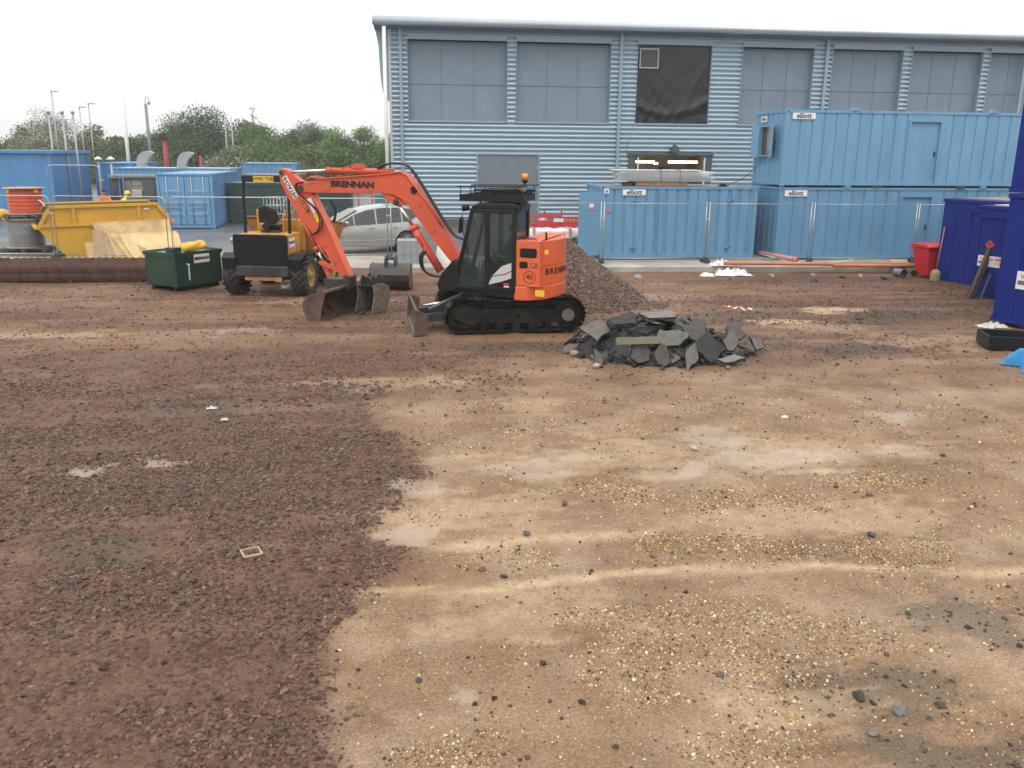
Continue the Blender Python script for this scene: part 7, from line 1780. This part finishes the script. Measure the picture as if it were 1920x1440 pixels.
def leaves_mesh(C, size, tint):
    n = len(C); N = RNG.normal(0, 1, (n, 3)); N /= np.linalg.norm(N, axis=1, keepdims=True); A = RNG.normal(0, 1, (n, 3)); A = np.cross(N, A); A /= np.linalg.norm(A, axis=1, keepdims=True); B = np.cross(N, A)
    s = size * RNG.uniform(.6, 1.35, (n, 1))
    v = np.stack([C - A * s * .5, C + B * s * .28 + A * s * .05, C + A * s * .55, C - B * s * .28 + A * s * .05], 1)
    me = bpy.data.meshes.new('crown'); me.vertices.add(n * 4); me.vertices.foreach_set('co', v.astype(np.float32).ravel()); me.loops.add(n * 4); me.loops.foreach_set('vertex_index', np.arange(n * 4, dtype=np.int32)); me.polygons.add(n); me.polygons.foreach_set('loop_start', (np.arange(n) * 4).astype(np.int32)); me.update(calc_edges=True)
    point_color(me, 'leaf', np.repeat(tint, 4, 0)); return me
def tree(label, x, y, h, w, kind, n=5200, trunk=.25, shape=1.0, sparse=0.0, leaf=.26, cat='tree', name='tree', seed=0, low=.12, group='trees beyond the site'):
    t = thing(name, label, cat, (x, y, 0), 0, group); rg_ = np.random.default_rng(1000 + seed)
    b = MB(); b.tube([(0, 0, 0), (.05 * w, .03 * w, h * .3), (-.03 * w, 0, h * .6), (.02, 0, h * .9)], [trunk, trunk * .8, trunk * .5, trunk * .15], 7)
    cl = []
    nb = 38 if not sparse else 26
    for k in range(nb):
        u = rg_.uniform(low, 1); a = rg_.uniform(0, 2 * PI); prof = (math.sin(PI * min(1, (u - low * .6) / (1.02 - low * .6)) ** .75) ** .6) * shape if shape else 1
        rad = w * .5 * prof * rg_.uniform(.45, .98)
        c = np.array([rad * math.cos(a), rad * math.sin(a), h * u * .96]); cl.append((c, w * rg_.uniform(.10, .20)))
        z0 = h * max(.12, u * .55); b.tube([(0, 0, z0), tuple(c * np.array([.55, .55, 0]) + np.array([0, 0, (z0 + c[2]) / 2])), tuple(c)], [trunk * .32, trunk * .2, trunk * .06], 5)
    b.build('trunk', M_BARK, t)
    P = []; T = []
    tot = sum(r ** 2 for _, r in cl)
    for c, r in cl:
        m = int(n * r * r / tot * (1 - sparse)); d = rg_.normal(0, 1, (m, 3)); d /= np.linalg.norm(d, axis=1, keepdims=True); q = rg_.uniform(.05, 1.0, (m, 1)) ** .5
        p = c + d * q * r * np.array([1.3, 1.3, 1.1]); P.append(p); tv = rg_.uniform(.72, 1.3); T.append(np.clip(tv * (1 + rg_.normal(0, .16, (m, 1))) * (1 + rg_.normal(0, .06, (m, 3))), .3, 2))
    P = np.concatenate(P); T = np.concatenate(T); k = P[:, 2] > .15
    me = leaves_mesh(P[k], leaf, T[k]); me.materials.append(LEAF[kind]); o = bpy.data.objects.new('crown', me); COL.objects.link(o); o.parent = t
    return t
TR = [  # px centre converted to X at depth Y; height, width
 ('dark tree cut by the left edge of the picture', -49.5, 105, 7.6, 8.5, 'grey'), ('rounded tree just right of the left-edge tree', -41.5, 104, 6.2, 6.0, 'olive'), ('hazy tree further back behind the flagpoles', -52, 140, 8.4, 11, 'grey'),
 ('low scrubby tree behind the tall blue cabin', -36.5, 98, 4.9, 6.0, 'olive'), ('young leafy tree with open branches behind the generator', -30.8, 94, 6.2, 5.4, 'olive'), ('hazy bare-topped tree between the two masts', -30.0, 118, 6.9, 8.0, 'grey'),
 ('small grey tree in front of the camera post', -25.6, 98, 5.2, 5.0, 'grey'), ('broad dark round-headed tree in the middle of the row', -21.6, 100, 7.8, 9.5, 'dark'), ('dark tree filling the right flank of the round-headed tree', -18.0, 103, 7.2, 6.0, 'dark'),
 ('ragged green tree right of the slim masts', -15.6, 96, 6.2, 6.4, 'mid'), ('pale hazy tree behind the gap in the row', -13.6, 128, 7.4, 8.5, 'grey'), ('mid green tree above the small blue container', -12.2, 98, 5.6, 5.6, 'mid'),
 ('dark green tree left of the bright pair', -9.6, 97, 5.9, 4.6, 'dark'), ('bright green bushy tree above the excavator arm', -7.4, 95, 5.9, 5.0, 'bright'), ('brightest yellow-green tree beside the warehouse column', -4.6, 95, 6.2, 5.6, 'bright'),
 ('dark tree low behind the bright pair', -6.2, 90, 4.6, 5.0, 'dark'), ('olive tree glimpsed between the column and the warehouse wall', -1.6, 97, 5.6, 4.4, 'olive')]
for i, (lb, x, y, h, w, kd) in enumerate(TR):
    tree(lb, x, y, h * .9, w, kd, n=19000 if w > 6 else 12000, seed=i, sparse=.25 if 'open' in lb or 'bare' in lb else 0, leaf=.165 + .0004 * y)
tree('thin poplar tip of bare twigs poking above the ragged green tree', -16.4, 99, 8.4, 1.5, 'grey', n=300, seed=40, sparse=.3, leaf=.2, shape=.8, trunk=.1)
for i, (lb, x, y, h, w, kd) in enumerate([('flowering hawthorn bush beside the long blue container', -13.6, 72, 3.4, 4.2, 'blossom'), ('pale bush behind the small blue container', -9.5, 80, 3.6, 6.0, 'olive'), ('green bush low to the right of the small blue container', -5.6, 78, 3.2, 5.0, 'mid'), ('flowering bush left of the flagpoles', -33.5, 88, 4.4, 6.0, 'blossom'), ('dark bush behind the generator', -25, 86, 4.0, 7.0, 'dark'), ('dark bush behind the red posts', -19.5, 84, 4.0, 7.0, 'dark'), ('dark bush right of the flowering hawthorn', -13.5, 88, 4.2, 7.0, 'mid'), ('dark bush below the bright pair of trees', -6.0, 86, 3.8, 6.5, 'dark'), ('bush at the foot of the warehouse column', -1.8, 84, 3.6, 4.5, 'mid'), ('bush behind the tall blue plant cabin', -42, 92, 4.4, 8.0, 'dark')]):
    tree(lb, x, y, h, w, kd, n=6500, seed=60 + i, trunk=.1, cat='bush', name='bush', low=.05, leaf=.24, group='bushes along the far boundary')
# solid dark hedge mass closing the gaps between the trunks
hd = RNG.uniform(0, 1, (26000, 3)); hp_ = np.stack([-62 + 62.5 * hd[:, 0], 106 + 10 * hd[:, 1], 4.6 * hd[:, 2] ** .8 * (.62 + .55 * fbm(hd[:, 0] * 22, hd[:, 0] * 0, 121, 3))], -1)
me = leaves_mesh(hp_, .5, np.clip(1 + RNG.normal(0, .25, (26000, 1)) * np.ones(3), .3, 2)); me.name = 'hedgerow'; me.materials.append(LEAF['dark']); o = bpy.data.objects.new('hedgerow', me); COL.objects.link(o)
tag(o, 'dark mass of hedgerow closing the gaps behind the far trees', 'hedgerow', kind='stuff')

# ------------------------------------------------------------------ thin rain haze
hz_ = MB().bb(-410, 410, -70, 610, -1.2, 13.5).build('haze', None)
hm = bpy.data.materials.new('haze'); hm.use_nodes = True; hn = hm.node_tree.nodes; hn.remove(hn['Principled BSDF'])
pv = hn.new('ShaderNodeVolumePrincipled'); pv.inputs['Color'].default_value = (.93, .95, .97, 1); pv.inputs['Density'].default_value = .0008
hm.node_tree.links.new(pv.outputs[0], hn['Material Output'].inputs['Volume'])
hz_.data.materials.clear(); hz_.data.materials.append(hm); tag(hz_, 'thin rain haze hanging over the whole site', 'haze', kind='stuff')
